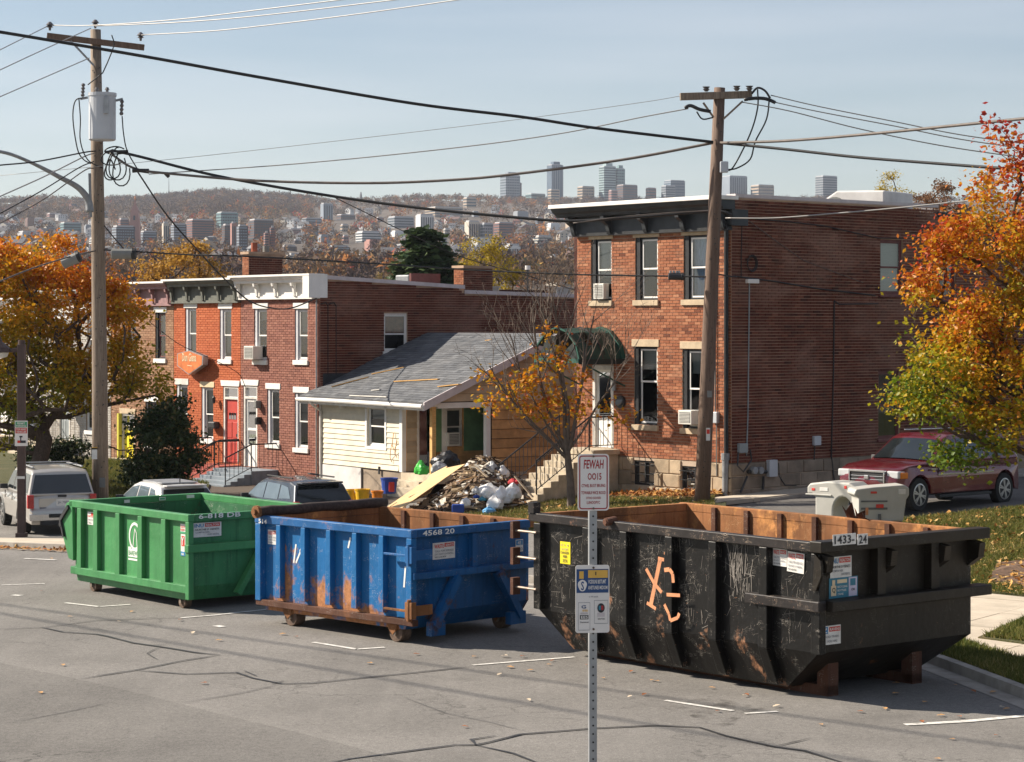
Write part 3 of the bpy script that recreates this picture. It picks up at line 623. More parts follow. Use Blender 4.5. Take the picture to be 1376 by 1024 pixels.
# --- green
FG = fr(-5.62, 38.76, -.637, .771)
LG = 4.28; WG = 2.95
tg = dumpster('green_dumpster', 'green open roll-off dumpster on small wheels, leftmost of the three in the street', FG, LG, WG, 1.68, .17, .42, (.05, .1, .02), [FG.front(px, 730)[0] for px in (105.5, 127.3, 157, 187, 218.5)], ('green_steel', 'green_inner', 'green_steel', 'green_end_shaded'), rib_w=.17)
MB().box(-LG + .05, -.02, .0, .10, .30, .44).build('bottom_rail', 'green_steel', tg, bevel=.012)
MB().box(-.10, .02, -.004, .1, .2, 1.55).build('corner_post', 'green_steel', tg, bevel=.01)
mb = MB(); mb.prism([(-LG + .12, 1.675), (-LG - .1, 1.62), (-LG - .33, 1.28), (-LG - .27, 1.02), (-LG - .02, .58), (-LG + .16, .55)], lambda a, z: (a, .0, z), lambda a, z: (a, .07, z)); mb.build('hook_plate', 'green_steel', tg, bevel=.01)
mb = MB(); mb.bar((-LG - .28, -.02, 1.3), (-LG + .02, -.02, 1.56), .05, .07); mb.bar((-LG - .30, -.02, 1.30), (-LG - .16, -.02, .98), .05, .05); mb.tube([(-LG - .27, -.05, 1.2), (-LG - .27, .12, 1.2)], .045, 10); mb.build('hook', 'dark_metal', tg)
MB().box(-.085, .05, -.03, WG + .02, 1.02, 1.16).build('end_rail', 'green_steel', tg, bevel=.012)
for y0, y1 in ((1.5, 1.0), (2.25, 2.6)): MB().bar((.02, y0, 1.02), (.0, y1, .24), .14, .1).build('brace', 'green_steel', tg)
MB().box(-.07, .03, 1.55, 1.68, 1.18, 1.53).build('end_post', 'green_steel', tg)
def roller(t, x, y, r, w_, m='wheel_rust', rail='dark_metal'):
    mb = MB(); mb.tube([(x, y, r), (x, y + w_, r)], r, 20); o = mb.build('wheel', m, t, bevel=.01)
    mb = MB(); mb.box(x - r * .55, x + r * .55, y - .02, y + w_ + .02, r * 1.3, r * 2.35); mb.box(x - .03, x + .03, y - .025, y + .0, r * .8, r * 1.6); mb.build('wheel_bracket', rail, t)
    mb = MB(); mb.tube([(x, y - .04, r), (x, y + w_ + .04, r)], r * .3, 10); mb.build('hub', 'steel_bright', o)
roller(tg, -LG + .62, .16, .12, .14); roller(tg, -.48, .16, .12, .14); roller(tg, -.48, WG - .3, .12, .14); roller(tg, -LG + .62, WG - .3, .12, .14)
def pf(F, px, py): return F.front(px, py)
a, z = pf(FG, 112.5, 705); sticker(tg, M_side(a, z, .09), .26, .24, **{'rects': ((.5, .75, .95, .95, 'sticker_red'),), 'texts': (('UNITED', .06, .6, .8, .15, 'sticker_red'), ('888 555', .1, .34, .7, .12, 'ink_grey'), ('CALL', .1, .1, .5, .13, 'ink'))})
a, z = pf(FG, 237, 717); sticker(tg, M_side(a, z, .09), .17, .17, rects=((0, 0, 1, .2, 'sticker_green'),), texts=(('CAUTI', .1, .6, .8, .2, 'sticker_red'), ('KEEP', .1, .3, .8, .2, 'sticker_red')))
a, z = pf(FG, 237.5, 747); sticker(tg, M_side(a, z, .09), .15, .38, rects=((.0, .0, 1, .2, 'sticker_blue'), (.15, .45, .85, .92, 'sticker_red')), texts=(('Y', .2, .5, .55, .38, 'sticker_white'), ('4A', .2, .03, .6, .12, 'sticker_white')))
b, z = FG.side(262.5, 723); sticker(tg, M_end(b, z, .0 - .088), .58, .25, **NOTICE2)
# oval emblem with words under it
mb = MB(); a0, z0 = pf(FG, 167, 752.5); a1, z1 = pf(FG, 184, 704); cx_, cz_ = (a0 + a1) / 2, z1 - .38 * (z1 - z0); rx, rz = (a1 - a0) * .46, (z1 - z0) * .36; y = .0845
for i in range(28):
    q = []
    for j, k_ in ((i, 1), (i + 1, 1), (i + 1, .80), (i, .80)): tt = 2 * math.pi * j / 28; q.append((cx_ + rx * k_ * math.cos(tt), y, cz_ + (z1 - z0) * .02 + rz * (k_ + .03) * math.sin(tt)))
    mb.quad(q)
for A, B, w_ in (((-.35, -1.0), (0, .62), .02), ((0, .62), (.3, .30), .02), ((.3, .3), (.42, -.85), .02)):
    mb.bar((cx_ + A[0] * rx, y, cz_ + A[1] * rz), (cx_ + B[0] * rx, y, cz_ + B[1] * rz), .018, .002, up=(0, 1, 0))
mb.box(a0, a0 + .09, y - .002, y, z0 + .21, z0 + .24); mb.box(a1 - .12, a1, y - .002, y, z0 + .21, z0 + .24); mb.box(a0, a1, y - .001, y, z0 + .06, z0 + .21); mb.box(a0, a1, y - .001, y, z0, z0 + .035)
mb.build('emblem', 'stencil_white', tg); mb = MB(); text_mb(mb, 'BAREWEIR', basis((a0 + .02, y - .003, z0 + .09), (1, 0, 0), (0, 0, 1)), (a1 - a0) - .04, .085); mb.build('lettering', 'green_steel', tg)
mb = MB(); b, z = FG.side(267, 697.5); text_mb(mb, '6-818 DB', basis((.002, b, z), (0, 1, 0), (0, 0, 1)), .86, .085); mb.build('lettering', 'stencil_white', tg)
for px, py, w_ in ((167, 676, .12), (214, 672.5, .14), (251, 669.5, .17)):
    b, z = FG.side(px, py, -LG + .165); sticker(tg, M_end(b, z, -LG + .158), w_, .06, rects=((.1, .2, .9, .8, 'sticker_green'),) if px == 214 else ())
# --- blue
FB = fr(-1.56, 34.6, -.705, .709)
LB = 3.9; WB = 2.8
ribs = [FB.front(px, 760)[0] for px in (373, 406, 440, 475, 511)]
tb = dumpster('blue_dumpster', 'blue open roll-off dumpster with rusty panels and steel rollers, middle one of the three', FB, LB, WB, 1.8, .22, .48, (.03, .18, .02), ribs, ('blue_steel', 'rust_inner', 'blue_rail', 'blue_end_shaded'), rib_w=.13, rib_d=.11)
MB().box(-LB + .02, .02, .01, .13, .30, .40).build('bottom_rail', 'rust_dark', tb, bevel=.01)
MB().box(-LB + .02, -LB + .16, -.004, .12, .38, 1.665).build('corner_post', 'blue_steel', tb, bevel=.01); MB().box(-.12, .0, .0, .11, .38, 1.665).build('corner_post', 'blue_steel', tb, bevel=.01)
MB().box(-.10, .05, .02, WB - .02, 1.02, 1.13).build('end_rail', 'blue_end_shaded', tb, bevel=.012)
for y0, y1 in ((.95, .45), (1.85, 2.35)): MB().bar((.03, y0, 1.02), (.02, y1, .26), .16, .12).build('brace', 'blue_end_shaded', tb)
MB().box(-.05, .07, .36, .66, .12, .34).build('brace_foot', 'blue_end_shaded', tb); MB().box(-.05, .07, 2.1, 2.45, .14, .34).build('brace_foot', 'blue_end_shaded', tb)
MB().box(-.1, .0, 1.32, 1.45, 1.13, 1.66).build('end_post', 'blue_end_shaded', tb)
for z in (.52, 1.38):    # hinge latches on the corner
    mb = MB(); mb.box(-.62, -.02, -.03, .02, z, z + .035); mb.box(-.10, .06, -.05, .05, z - .10, z + .16); mb.box(.0, .035, .05, .42, z - .06, z + .1); mb.tube([(-.02, -.03, z - .14), (-.02, -.03, z + .2)], .035, 8); mb.build('hinge', 'blue_rail' if z > 1 else 'rust_inner', tb, bevel=.006)
def roller2(t, x, y):
    roller(t, x, y, .155, .2, 'wheel_rust', 'rust_inner')
    mb = MB(); mb.prism([(x - .17, .36), (x + .1, .36), (x + .06, .2), (x - .02, .12), (x - .12, .2)], lambda a, z: (a, y - .05, z), lambda a, z: (a, y - .02, z)); mb.build('fork', 'rust_inner', t)
for x in (-LB + .78, -.52):
    roller2(tb, x, .14); roller2(tb, x, WB - .4)
# rolled tarp along the far left rim
mb = MB(); pth = [(-LB + .16 + .02 * math.sin(i), -.06 + i * (WB + .05) / 10, 1.80 + .065 + .006 * math.sin(i * 1.7)) for i in range(11)]
mb.tube(pth, [.085 + .006 * math.sin(i * 2.3) for i in range(11)], 14); mb.build('tarp_roll', 'tarp_roll', tb, smooth=True)
mb = MB(); mb.tube([(-LB + .16, -.11, 1.865), (-LB + .16, -.05, 1.865)], .105, 14); mb.tube([(-LB + .16, -.16, 1.865), (-LB + .16, -.10, 1.865)], .05, 10); mb.build('roller_end', 'rust_inner', tb)
a, z = pf(FB, 353.5, 731.5); sticker(tb, M_side(a, z, .11), .24, .24, **NOTICE)
b, z = FB.side(587.5, 753); sticker(tb, M_end(b, z, -.11), .48, .26, **NOTICE)
b, z = FB.side(699, 742.5); sticker(tb, M_end(b, z, -.11), .17, .2, rects=((.05, .55, .95, .95, 'sticker_blue'),), texts=(('4E', .2, .6, .5, .28, 'sticker_white'), ('TMO', .1, .1, .8, .25, 'ink_grey')))
mb = MB(); b, z = FB.side(568, 720.5); text_mb(mb, '4568 20', basis((.002, b, z), (0, 1, 0), (0, 0, 1)), .68, .085); a, z = pf(FB, 347.5, 703); text_mb(mb, '514', basis((a, -.003, z), (1, 0, 0), (0, 0, 1)), .22, .075); mb.build('lettering', 'stencil_white', tb)
mb = MB()
for px in ((388, 757, 391, 732), (391, 757, 400, 734), (400, 734, 396, 742), (536, 790, 538, 762), (540, 785, 542, 770), (461, 737, 464, 723)):
    a, z = pf(FB, px[0], px[1]); a2, z2 = pf(FB, px[2], px[3]); mb.bar((a, .1065, z), (a2, .1065, z2), .035, .002, up=(0, 1, 0))
mb.build('paint_smear', 'stencil_white', tb)
# --- black
FK = fr(4.01, 29.2, -.622, .783)
LK = 6.05; WK = 3.3
ribs = [FK.front(px, 760)[0] for px in (786, 836, 897, 956, 1024)]
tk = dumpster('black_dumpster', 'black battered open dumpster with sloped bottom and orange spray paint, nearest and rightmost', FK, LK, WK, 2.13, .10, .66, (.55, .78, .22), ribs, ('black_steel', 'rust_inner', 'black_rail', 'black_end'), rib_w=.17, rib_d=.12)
MB().box(-.16, .0, .02, .14, .66, 1.98).build('corner_post', 'black_steel', tk, bevel=.01)
MB().box(-LK + .1, -LK + .26, .02, .14, .68, 1.98).build('corner_post', 'black_steel', tk, bevel=.01)
MB().box(-1.35, .03, -.03, .12, 1.22, 1.36).build('side_rail', 'black_rail', tk, bevel=.012)
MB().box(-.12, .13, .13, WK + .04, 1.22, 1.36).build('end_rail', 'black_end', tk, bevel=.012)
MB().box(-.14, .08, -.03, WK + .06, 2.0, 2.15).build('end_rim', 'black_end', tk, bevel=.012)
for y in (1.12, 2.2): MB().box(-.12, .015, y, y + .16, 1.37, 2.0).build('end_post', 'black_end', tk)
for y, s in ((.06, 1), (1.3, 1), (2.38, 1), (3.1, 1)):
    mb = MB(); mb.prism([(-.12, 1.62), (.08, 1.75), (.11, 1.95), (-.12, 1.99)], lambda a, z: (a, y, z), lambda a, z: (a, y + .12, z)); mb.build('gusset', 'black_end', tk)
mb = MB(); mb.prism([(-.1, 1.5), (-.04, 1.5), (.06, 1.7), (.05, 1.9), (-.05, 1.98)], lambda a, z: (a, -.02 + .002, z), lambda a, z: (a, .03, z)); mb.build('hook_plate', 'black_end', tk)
MB().box(-LK + .02, -LK + .15, -.02, .12, 2.13, 2.29).build('end_stop', 'black_rail', tk)
for y in (.62, 2.3):
    mb = MB(); mb.box(-1.15, -.42, y, y + .20, .0, .14); mb.prism([(-.62, .02), (-.42, .02), (-.42, .46), (-.62, .40)], lambda a, z: (a, y + .0, z), lambda a, z: (a, y + .2, z)); mb.build('skid', 'rust_dark', tk)
    MB().box(-5.2, -1.15, y + .02, y + .18, .0, .095).build('skid_rail', 'rust_dark', tk)
for z in (.98, 1.44, 1.84):   # door pins sticking out at the far left corner
    mb = MB(); mb.tube([(-LK - .30, -.02, z), (-LK + .22, -.02, z)], .02, 8, 1); mb.box(-LK - .34, -LK - .27, -.08, .06, z - .12, z + .14, 0); mb.build('door_pin', ['rust_dark', 'steel_bright'], tk)
mb = MB(); a, z = FK.front(820, 702); mb.tube([(a, -.09, 2.12), (a, .10, 2.14)], .06, 12); mb.tube([(a, -.11, 2.12), (a, -.08, 2.12)], .04, 10); mb.build('latch_roller', 'rust_dark', tk)
a, z = FK.front(745, 757.5); sticker(tk, M_side(a, z, .12), .235, .33, 'sticker_yellow', texts=(('C Y  8', .1, .8, .75, .1, 'ink_grey'), ('A 1 DAT', .15, .62, .7, .1, 'ink_grey'), ('DANGER', .1, .45, .8, .12, 'ink'), ('KEB', .3, .28, .4, .12, 'ink'), ('XYX', .25, .06, .5, .16, 'ink')))
a, z = FK.front(1030.5, 760); sticker(tk, M_side(a, z, .12), .26, .23, **NOTICE, rot=-.02)
a, z = FK.front(1050, 768); sticker(tk, M_side(a, z, .112), .31, .27, **NOTICE, rot=-.05)
b, z = FK.side(1124, 778.5); sticker(tk, M_end(b, z, -.12), .41, .28, **NOTICE2)
b, z = FK.side(1122.5, 806); sticker(tk, M_end(b, z, -.12), .55, .27, 'sticker_teal', rects=((.28, .72, .62, .9, 'sticker_cream'), (.68, .04, .97, .96, 'sticker_lilac'), (.73, .55, .92, .9, 'sticker_teal'), (.06, .12, .24, .62, 'sticker_cream'), (.10, .62, .2, .9, 'sticker_cream')), texts=(('Q', .09, .25, .12, .28, 'ink'), ('RECYCLING', .28, .5, .34, .1, 'sticker_white'), ('BOTTLES', .28, .32, .3, .1, 'sticker_white'), ('CANS', .28, .14, .2, .1, 'sticker_white'), ('OK', .76, .3, .14, .12, 'ink')))
b, z = FK.side(1112, 869); sticker(tk, M_end(b, z, -.12), .37, .25, rects=((.05, .58, .34, .95, 'sticker_blue'), (.40, .68, .97, .93, 'sticker_red')), texts=(('Z', .1, .64, .18, .24, 'sticker_white'), ('RAVENS', .43, .73, .5, .15, 'sticker_white'), ('BOVAD TRASH', .06, .36, .8, .12, 'ink_grey'), ('FOR HIRE', .3, .12, .5, .12, 'ink_grey')))
b, z = FK.side(1118.5, 733.5, .08); sticker(tk, M_end(b, z, .081), .44, .145, texts=(('1433-', .06, .12, .86, .76, 'ink'),), name='number_plate'); b, z = FK.side(1151.5, 732.5, .08); sticker(tk, M_end(b, z, .081), .20, .145, texts=(('24', .12, .12, .76, .76, 'ink'),), name='number_plate')
mb = MB()      # sprayed X C-shaped marks
def st(P, w_, d=.118):
    for (ax, ay), (bx_, by_) in zip(P[:-1], P[1:]):
        a, z = FK.front(ax, ay); a2, z2 = FK.front(bx_, by_); mb.bar((a, d, z), (a2, d, z2), w_, .0016 + rnd.uniform(0, .001), up=(0, 1, 0))
st([(879, 752), (866, 815)], .075); st([(860, 765), (871, 785), (881, 797)], .055); st([(861, 811), (873, 819)], .05); st([(876, 751), (884, 753)], .05)
st([(893, 766), (900, 765), (904, 771), (905, 783)], .06, -.004); st([(896, 799), (914, 800)], .05, -.004); st([(893, 812), (899, 825), (901, 834)], .05, -.004); st([(901, 834), (911, 830), (913, 824)], .05, -.004); st([(884, 744), (891, 746)], .035); st([(887, 775), (890, 787)], .035)
mb.build('spray_mark', 'spray_orange', tk)
mb = MB(); rs_ = random.Random(41)      # scratches scraped into the paint
for i in range(240):
    x = rs_.uniform(-LK + .3, -.25); z = rs_.uniform(.72, 1.95); a_ = rs_.choice((rs_.gauss(1.5, .2), rs_.gauss(.1, .35), rs_.gauss(1.0, .5))); L2 = rs_.uniform(.03, .28) ** 1.1; w2 = rs_.uniform(.0015, .006)
    if any(abs(x - r_) < .13 for r_ in ribs): continue
    mb.bar((x, .1165, z), (x + L2 * math.cos(a_), .1165, z + L2 * math.sin(a_)), w2, .002, up=(0, 1, 0))
for i in range(70):     # the rubbed patch on the fourth panel
    x = FK.front(985, 770)[0] + rs_.gauss(0, .16); z = rs_.uniform(1.2, 1.9); mb.bar((x, .1162, z), (x + rs_.gauss(0, .03), .1162, z + rs_.uniform(.05, .3)), rs_.uniform(.002, .012), .0016, up=(0, 1, 0))
mb.build('scratches', 'scratch_grey', tk, kind='stuff')
mb = MB(); b, z = FK.side(1149, 705, 0)      # torn, bent lip of the far wall lining
for i in range(5):
    y = WK - .13; x = -2.45 + i * .09; mb.quad([(x, y, 2.12), (x + .09, y, 2.12), (x + .1 + rnd.uniform(-.05, .08), y - rnd.uniform(.05, .2), 2.16 + rnd.uniform(.02, .22)), (x + rnd.uniform(-.05, .05), y - rnd.uniform(.05, .16), 2.16 + rnd.uniform(.02, .18))])
mb.build('torn_lip', 'rust_dark', tk)

# ------------------------------------------------------------------ sign post in front
tp = thing('sign_post', 'galvanised post with red-lettered plate above a blue and white notice', 'sign', (.727, 20, 0), .12)
mb = MB(); mb.box(-.036, .036, 0, .072, 0, 3.82); mb.build('post', 'galv', tp, bevel=.006)
mb = MB()
for i in range(48): z = .2 + i * .075; mb.tube([(0, -.0012, z), (0, -.004, z)], .009, 8)
mb.build('post_holes', 'plastic_dark', tp)
def plate(x0, x1, z0, z1, y, m, r=.03, t_=.004):
    P = []
    for cx_, cz_, a0 in ((x1 - r, z1 - r, 0), (x0 + r, z1 - r, 90), (x0 + r, z0 + r, 180), (x1 - r, z0 + r, 270)):
        for i in range(5): an = math.radians(a0 + i * 22.5); P.append((cx_ + r * math.cos(an), cz_ + r * math.sin(an)))
    mb = MB(); mb.prism(P[::-1], lambda a, z: (a, y + t_, z), lambda a, z: (a, y, z)); return mb
def frame_strip(mb, x0, x1, z0, z1, y, w_, m=0, r=.025):
    def ring(k):
        P = []
        for cx_, cz_, a0 in ((x1 - r, z1 - r, 0), (x0 + r, z1 - r, 90), (x0 + r, z0 + r, 180), (x1 - r, z0 + r, 270)):
            for i in range(5): an = math.radians(a0 + i * 22.5); P.append((cx_ + (r - k) * math.cos(an), y, cz_ + (r - k) * math.sin(an)))
        return P
    a = mb.pts(ring(0)); b = mb.pts(ring(w_))
    for i in range(20): j = (i + 1) % 20; mb.face((a + i, b + i, b + j, a + j), m)
z1, z0 = 5 - (610 - 435) * 20 / 3000, 5 - (686 - 435) * 20 / 3000; xl, xr = -.142, .142
s1 = plate(xl, xr, z0, z1, -.016, 'sign_white').build('sign_plate', 'sign_white', tp)
mb = MB(); frame_strip(mb, xl + .013, xr - .013, z0 + .013, z1 - .013, -.0175, .010)
hh = z1 - z0
def T1(s, cx_, top, w_, h_, it=0): text_mb(mb, s, basis((cx_ - w_ / 2, -.018, z0 + hh * (1 - top) - h_), (1, 0, 0), (0, 0, 1)), w_, h_, 0, it)
T1('FEWAH', 0, .10, .178, .080, .06); T1('OO15', .01, .335, .125, .062); T1('CTWEL BUOT BRUING', 0, .53, .215, .028); T1('TOWABUI WICE ROOD', 0, .655, .22, .028); T1('OTHO SOUSES', .0, .755, .135, .020); T1('LUNOOFYC', 0, .83, .12, .026)
mb.build('lettering', 'sign_red', s1)
z1, z0 = 5 - (759 - 435) * 20 / 3000, 5 - (850 - 435) * 20 / 3000; xl, xr = -.162, .145; hh = z1 - z0; ww = xr - xl
s2 = plate(xl, xr, z0, z1, -.016, 'sign_white', r=.022).build('sign_plate', 'sign_white', tp)
mm_ = ['sign_blue', 'sign_amber', 'sign_white', 'ink', 'ink_grey', 'sticker_teal', 'sign_red', 'lilac_trim']; mb = MB()
def R2(x0, t0, x1, t1, m, k=0): y = -.0172 - .0009 * k; mb.quad([(xl + x0 * ww, y, z0 + hh * (1 - t1)), (xl + x1 * ww, y, z0 + hh * (1 - t1)), (xl + x1 * ww, y, z0 + hh * (1 - t0)), (xl + x0 * ww, y, z0 + hh * (1 - t0))], m)
def T2(s, x0, t0, w_, h_, m): text_mb(mb, s, basis((xl + x0 * ww, -.0205, z0 + hh * (1 - t0 - h_)), (1, 0, 0), (0, 0, 1)), w_ * ww, h_ * hh, m)
R2(.03, .06, .97, .41, 0); R2(.37, .075, .95, .19, 1, 1); R2(.11, .09, .24, .2, 1, 1); T2('1', .58, .10, .03, .05, 3)
q = [(xl + ww * (.2 + .13 * math.cos(t_) * (1 + .1 * math.sin(3 * t_))), -.0190, z0 + hh * (.70 + .085 * math.sin(t_))) for t_ in [i * math.pi / 10 for i in range(20)]]; k = mb.pts(q); mb.face(range(k, k + 20), 2)
T2('S', .16, .24, .09, .13, 0); T2('VODIUNI BISTUMT', .37, .215, .53, .06, 2); T2('AVETUNES MIDIOM', .37, .305, .57, .055, 2); T2('u. Wi omdh', .40, .455, .26, .022, 4)
for x0, x1, t0, t1 in ((.08, .42, .55, .955), (.55, .95, .52, .86)):
    for a_ in ((x0, t0, x1, t0 + .006), (x0, t1, x1, t1 + .006), (x0, t0, x0 + .008, t1), (x1, t0, x1 + .008, t1)): R2(*a_, 4, 1)
q = [(xl + ww * (.75 + .11 * math.cos(t_)), -.0190, z0 + hh * (.365 + .07 * math.sin(t_))) for t_ in [i * math.pi / 8 for i in range(16)]]; k = mb.pts(q); mb.face(range(k, k + 16), 3)
R2(.68, .60, .745, .665, 5, 3); R2(.755, .60, .82, .665, 6, 3); R2(.64, .705, .86, .765, 7, 1); T2('EXCTON', .66, .785, .2, .022, 3)
T2('G', .17, .59, .14, .05, 0); T2('eres', .2, .655, .16, .03, 1); R2(.14, .70, .36, .72, 7, 1); R2(.13, .735, .38, .80, 3, 1); T2('EES', .16, .745, .2, .045, 2); T2('Dusomersd', .14, .83, .24, .022, 3)
mb.build('notice_print', mm_, s2)
mb = MB()
for z in (5 - (613 - 435) / 150, 5 - (683 - 435) / 150, 5 - (762.5 - 435) / 150, 5 - (845 - 435) / 150): mb.tube([(0, -.017, z), (0, -.026, z)], .010, 8)
mb.build('bolt', 'wheel_rust', tp)
# ------------------------------------------------------------------ buildings
def clad(parent, P, a0, a1, z0, ztop, holes, brick, mortar, bl=.235, bh=.082, gap=.015, proud=.014, name='brick', single=None, nsingle=0, near=None, zb_var=None):
    """brickwork on the plane given by P(a, depth, z) with real bricks round the openings; ztop(a) may slope"""
    zt = ztop if callable(ztop) else (lambda a: ztop)
    mb = MB(); cells = sorted({a0, a1, *[h[0] for h in holes], *[h[1] for h in holes], *[a0 + (a1 - a0) * i / 6 for i in range(7)]})
    zs = sorted({z0, *[h[2] for h in holes], *[h[3] for h in holes]}); zs.append(None)
    for i in range(len(cells) - 1):
        for j in range(len(zs) - 1):
            x0, x1 = cells[i], cells[i + 1]; y0 = zs[j]; y1 = zs[j + 1]; xm = (x0 + x1) / 2
            ym = (y0 + (y1 if y1 is not None else zt(xm))) / 2
            if any(h[0] < xm < h[1] and h[2] < ym < h[3] for h in holes): continue
            mb.quad([P(x0, 0, y0), P(x1, 0, y0), P(x1, 0, y1 if y1 is not None else zt(x1)), P(x0, 0, y1 if y1 is not None else zt(x0))])
    for h in holes:       # reveals
        D = -.13
        for q in (((h[0], 0, h[2]), (h[0], 0, h[3]), (h[0], D, h[3]), (h[0], D, h[2])), ((h[1], 0, h[3]), (h[1], 0, h[2]), (h[1], D, h[2]), (h[1], D, h[3])), ((h[0], 0, h[3]), (h[1], 0, h[3]), (h[1], D, h[3]), (h[0], D, h[3])), ((h[1], 0, h[2]), (h[0], 0, h[2]), (h[0], D, h[2]), (h[1], D, h[2]))):
            mb.quad([P(*p) for p in q])
    mb.build('wall', mortar, parent)
    rows = []; r = 0; z = z0
    while z + bh < max(zt(a0), zt(a1)) + 1e-6:
        a = a0 - (bl / 2 if r % 2 else 0); course_t = rnd.gauss(0, .05)
        while a < a1 - .02:
            x0, x1 = max(a, a0) + gap / 2, min(a + bl, a1) - gap / 2; a += bl
            if x1 - x0 < .03 or z + bh > zt((x0 + x1) / 2): continue
            segs = [(x0, x1)]
            for h in holes:
                if h[2] - .02 < z + bh / 2 < h[3] + .02:
                    ns = []
                    for s0, s1 in segs:
                        if h[1] <= s0 or h[0] >= s1: ns.append((s0, s1))
                        else:
                            if h[0] - s0 > .03: ns.append((s0, h[0] - .001))
                            if s1 - h[1] > .03: ns.append((h[1] + .001, s1))
                    segs = ns
            for s0, s1 in segs: rows.append((s0, s1, z + gap / 2, z + bh - gap / 2, min(1, max(0, rnd.gauss(.5, .22) + course_t))))
        z += bh; r += 1
    if nsingle:
        full = [b for b in rows if abs(b[1] - b[0] - (bl - gap)) < .003]; full.sort(key=near); pick = set(full[:nsingle]); rows = [b for b in rows if b not in pick]
        proto = None
        for b in pick:
            if proto is None:
                q = MB(); w2, h2 = (bl - gap) / 2, (bh - gap) / 2; O = Vector(P(0, 0, 0)); c = lambda a_, d_, z_: tuple(Vector(P(a_, d_, z_)) - O)
                q.hexa([c(-w2, 0, -h2), c(w2, 0, -h2), c(w2, proud, -h2), c(-w2, proud, -h2), c(-w2, 0, h2), c(w2, 0, h2), c(w2, proud, h2), c(-w2, proud, h2)]); proto = q.build(name, single, parent)
                proto.location = P((b[0] + b[1]) / 2, 0, (b[2] + b[3]) / 2)
            else: share(proto, parent, P((b[0] + b[1]) / 2, 0, (b[2] + b[3]) / 2))
    mb = MB()
    for s0, s1, q0, q1, t in rows:
        mb.tone = t if abs(t - .5) > .001 else .51; pr = proud + rnd.uniform(-.003, .003)
        mb.hexa([P(s0, 0, q0), P(s1, 0, q0), P(s1, pr, q0), P(s0, pr, q0), P(s0, 0, q1), P(s1, 0, q1), P(s1, pr, q1), P(s0, pr, q1)], 0, skip=(2,))
    mb.build('brickwork', brick, parent, kind='stuff')

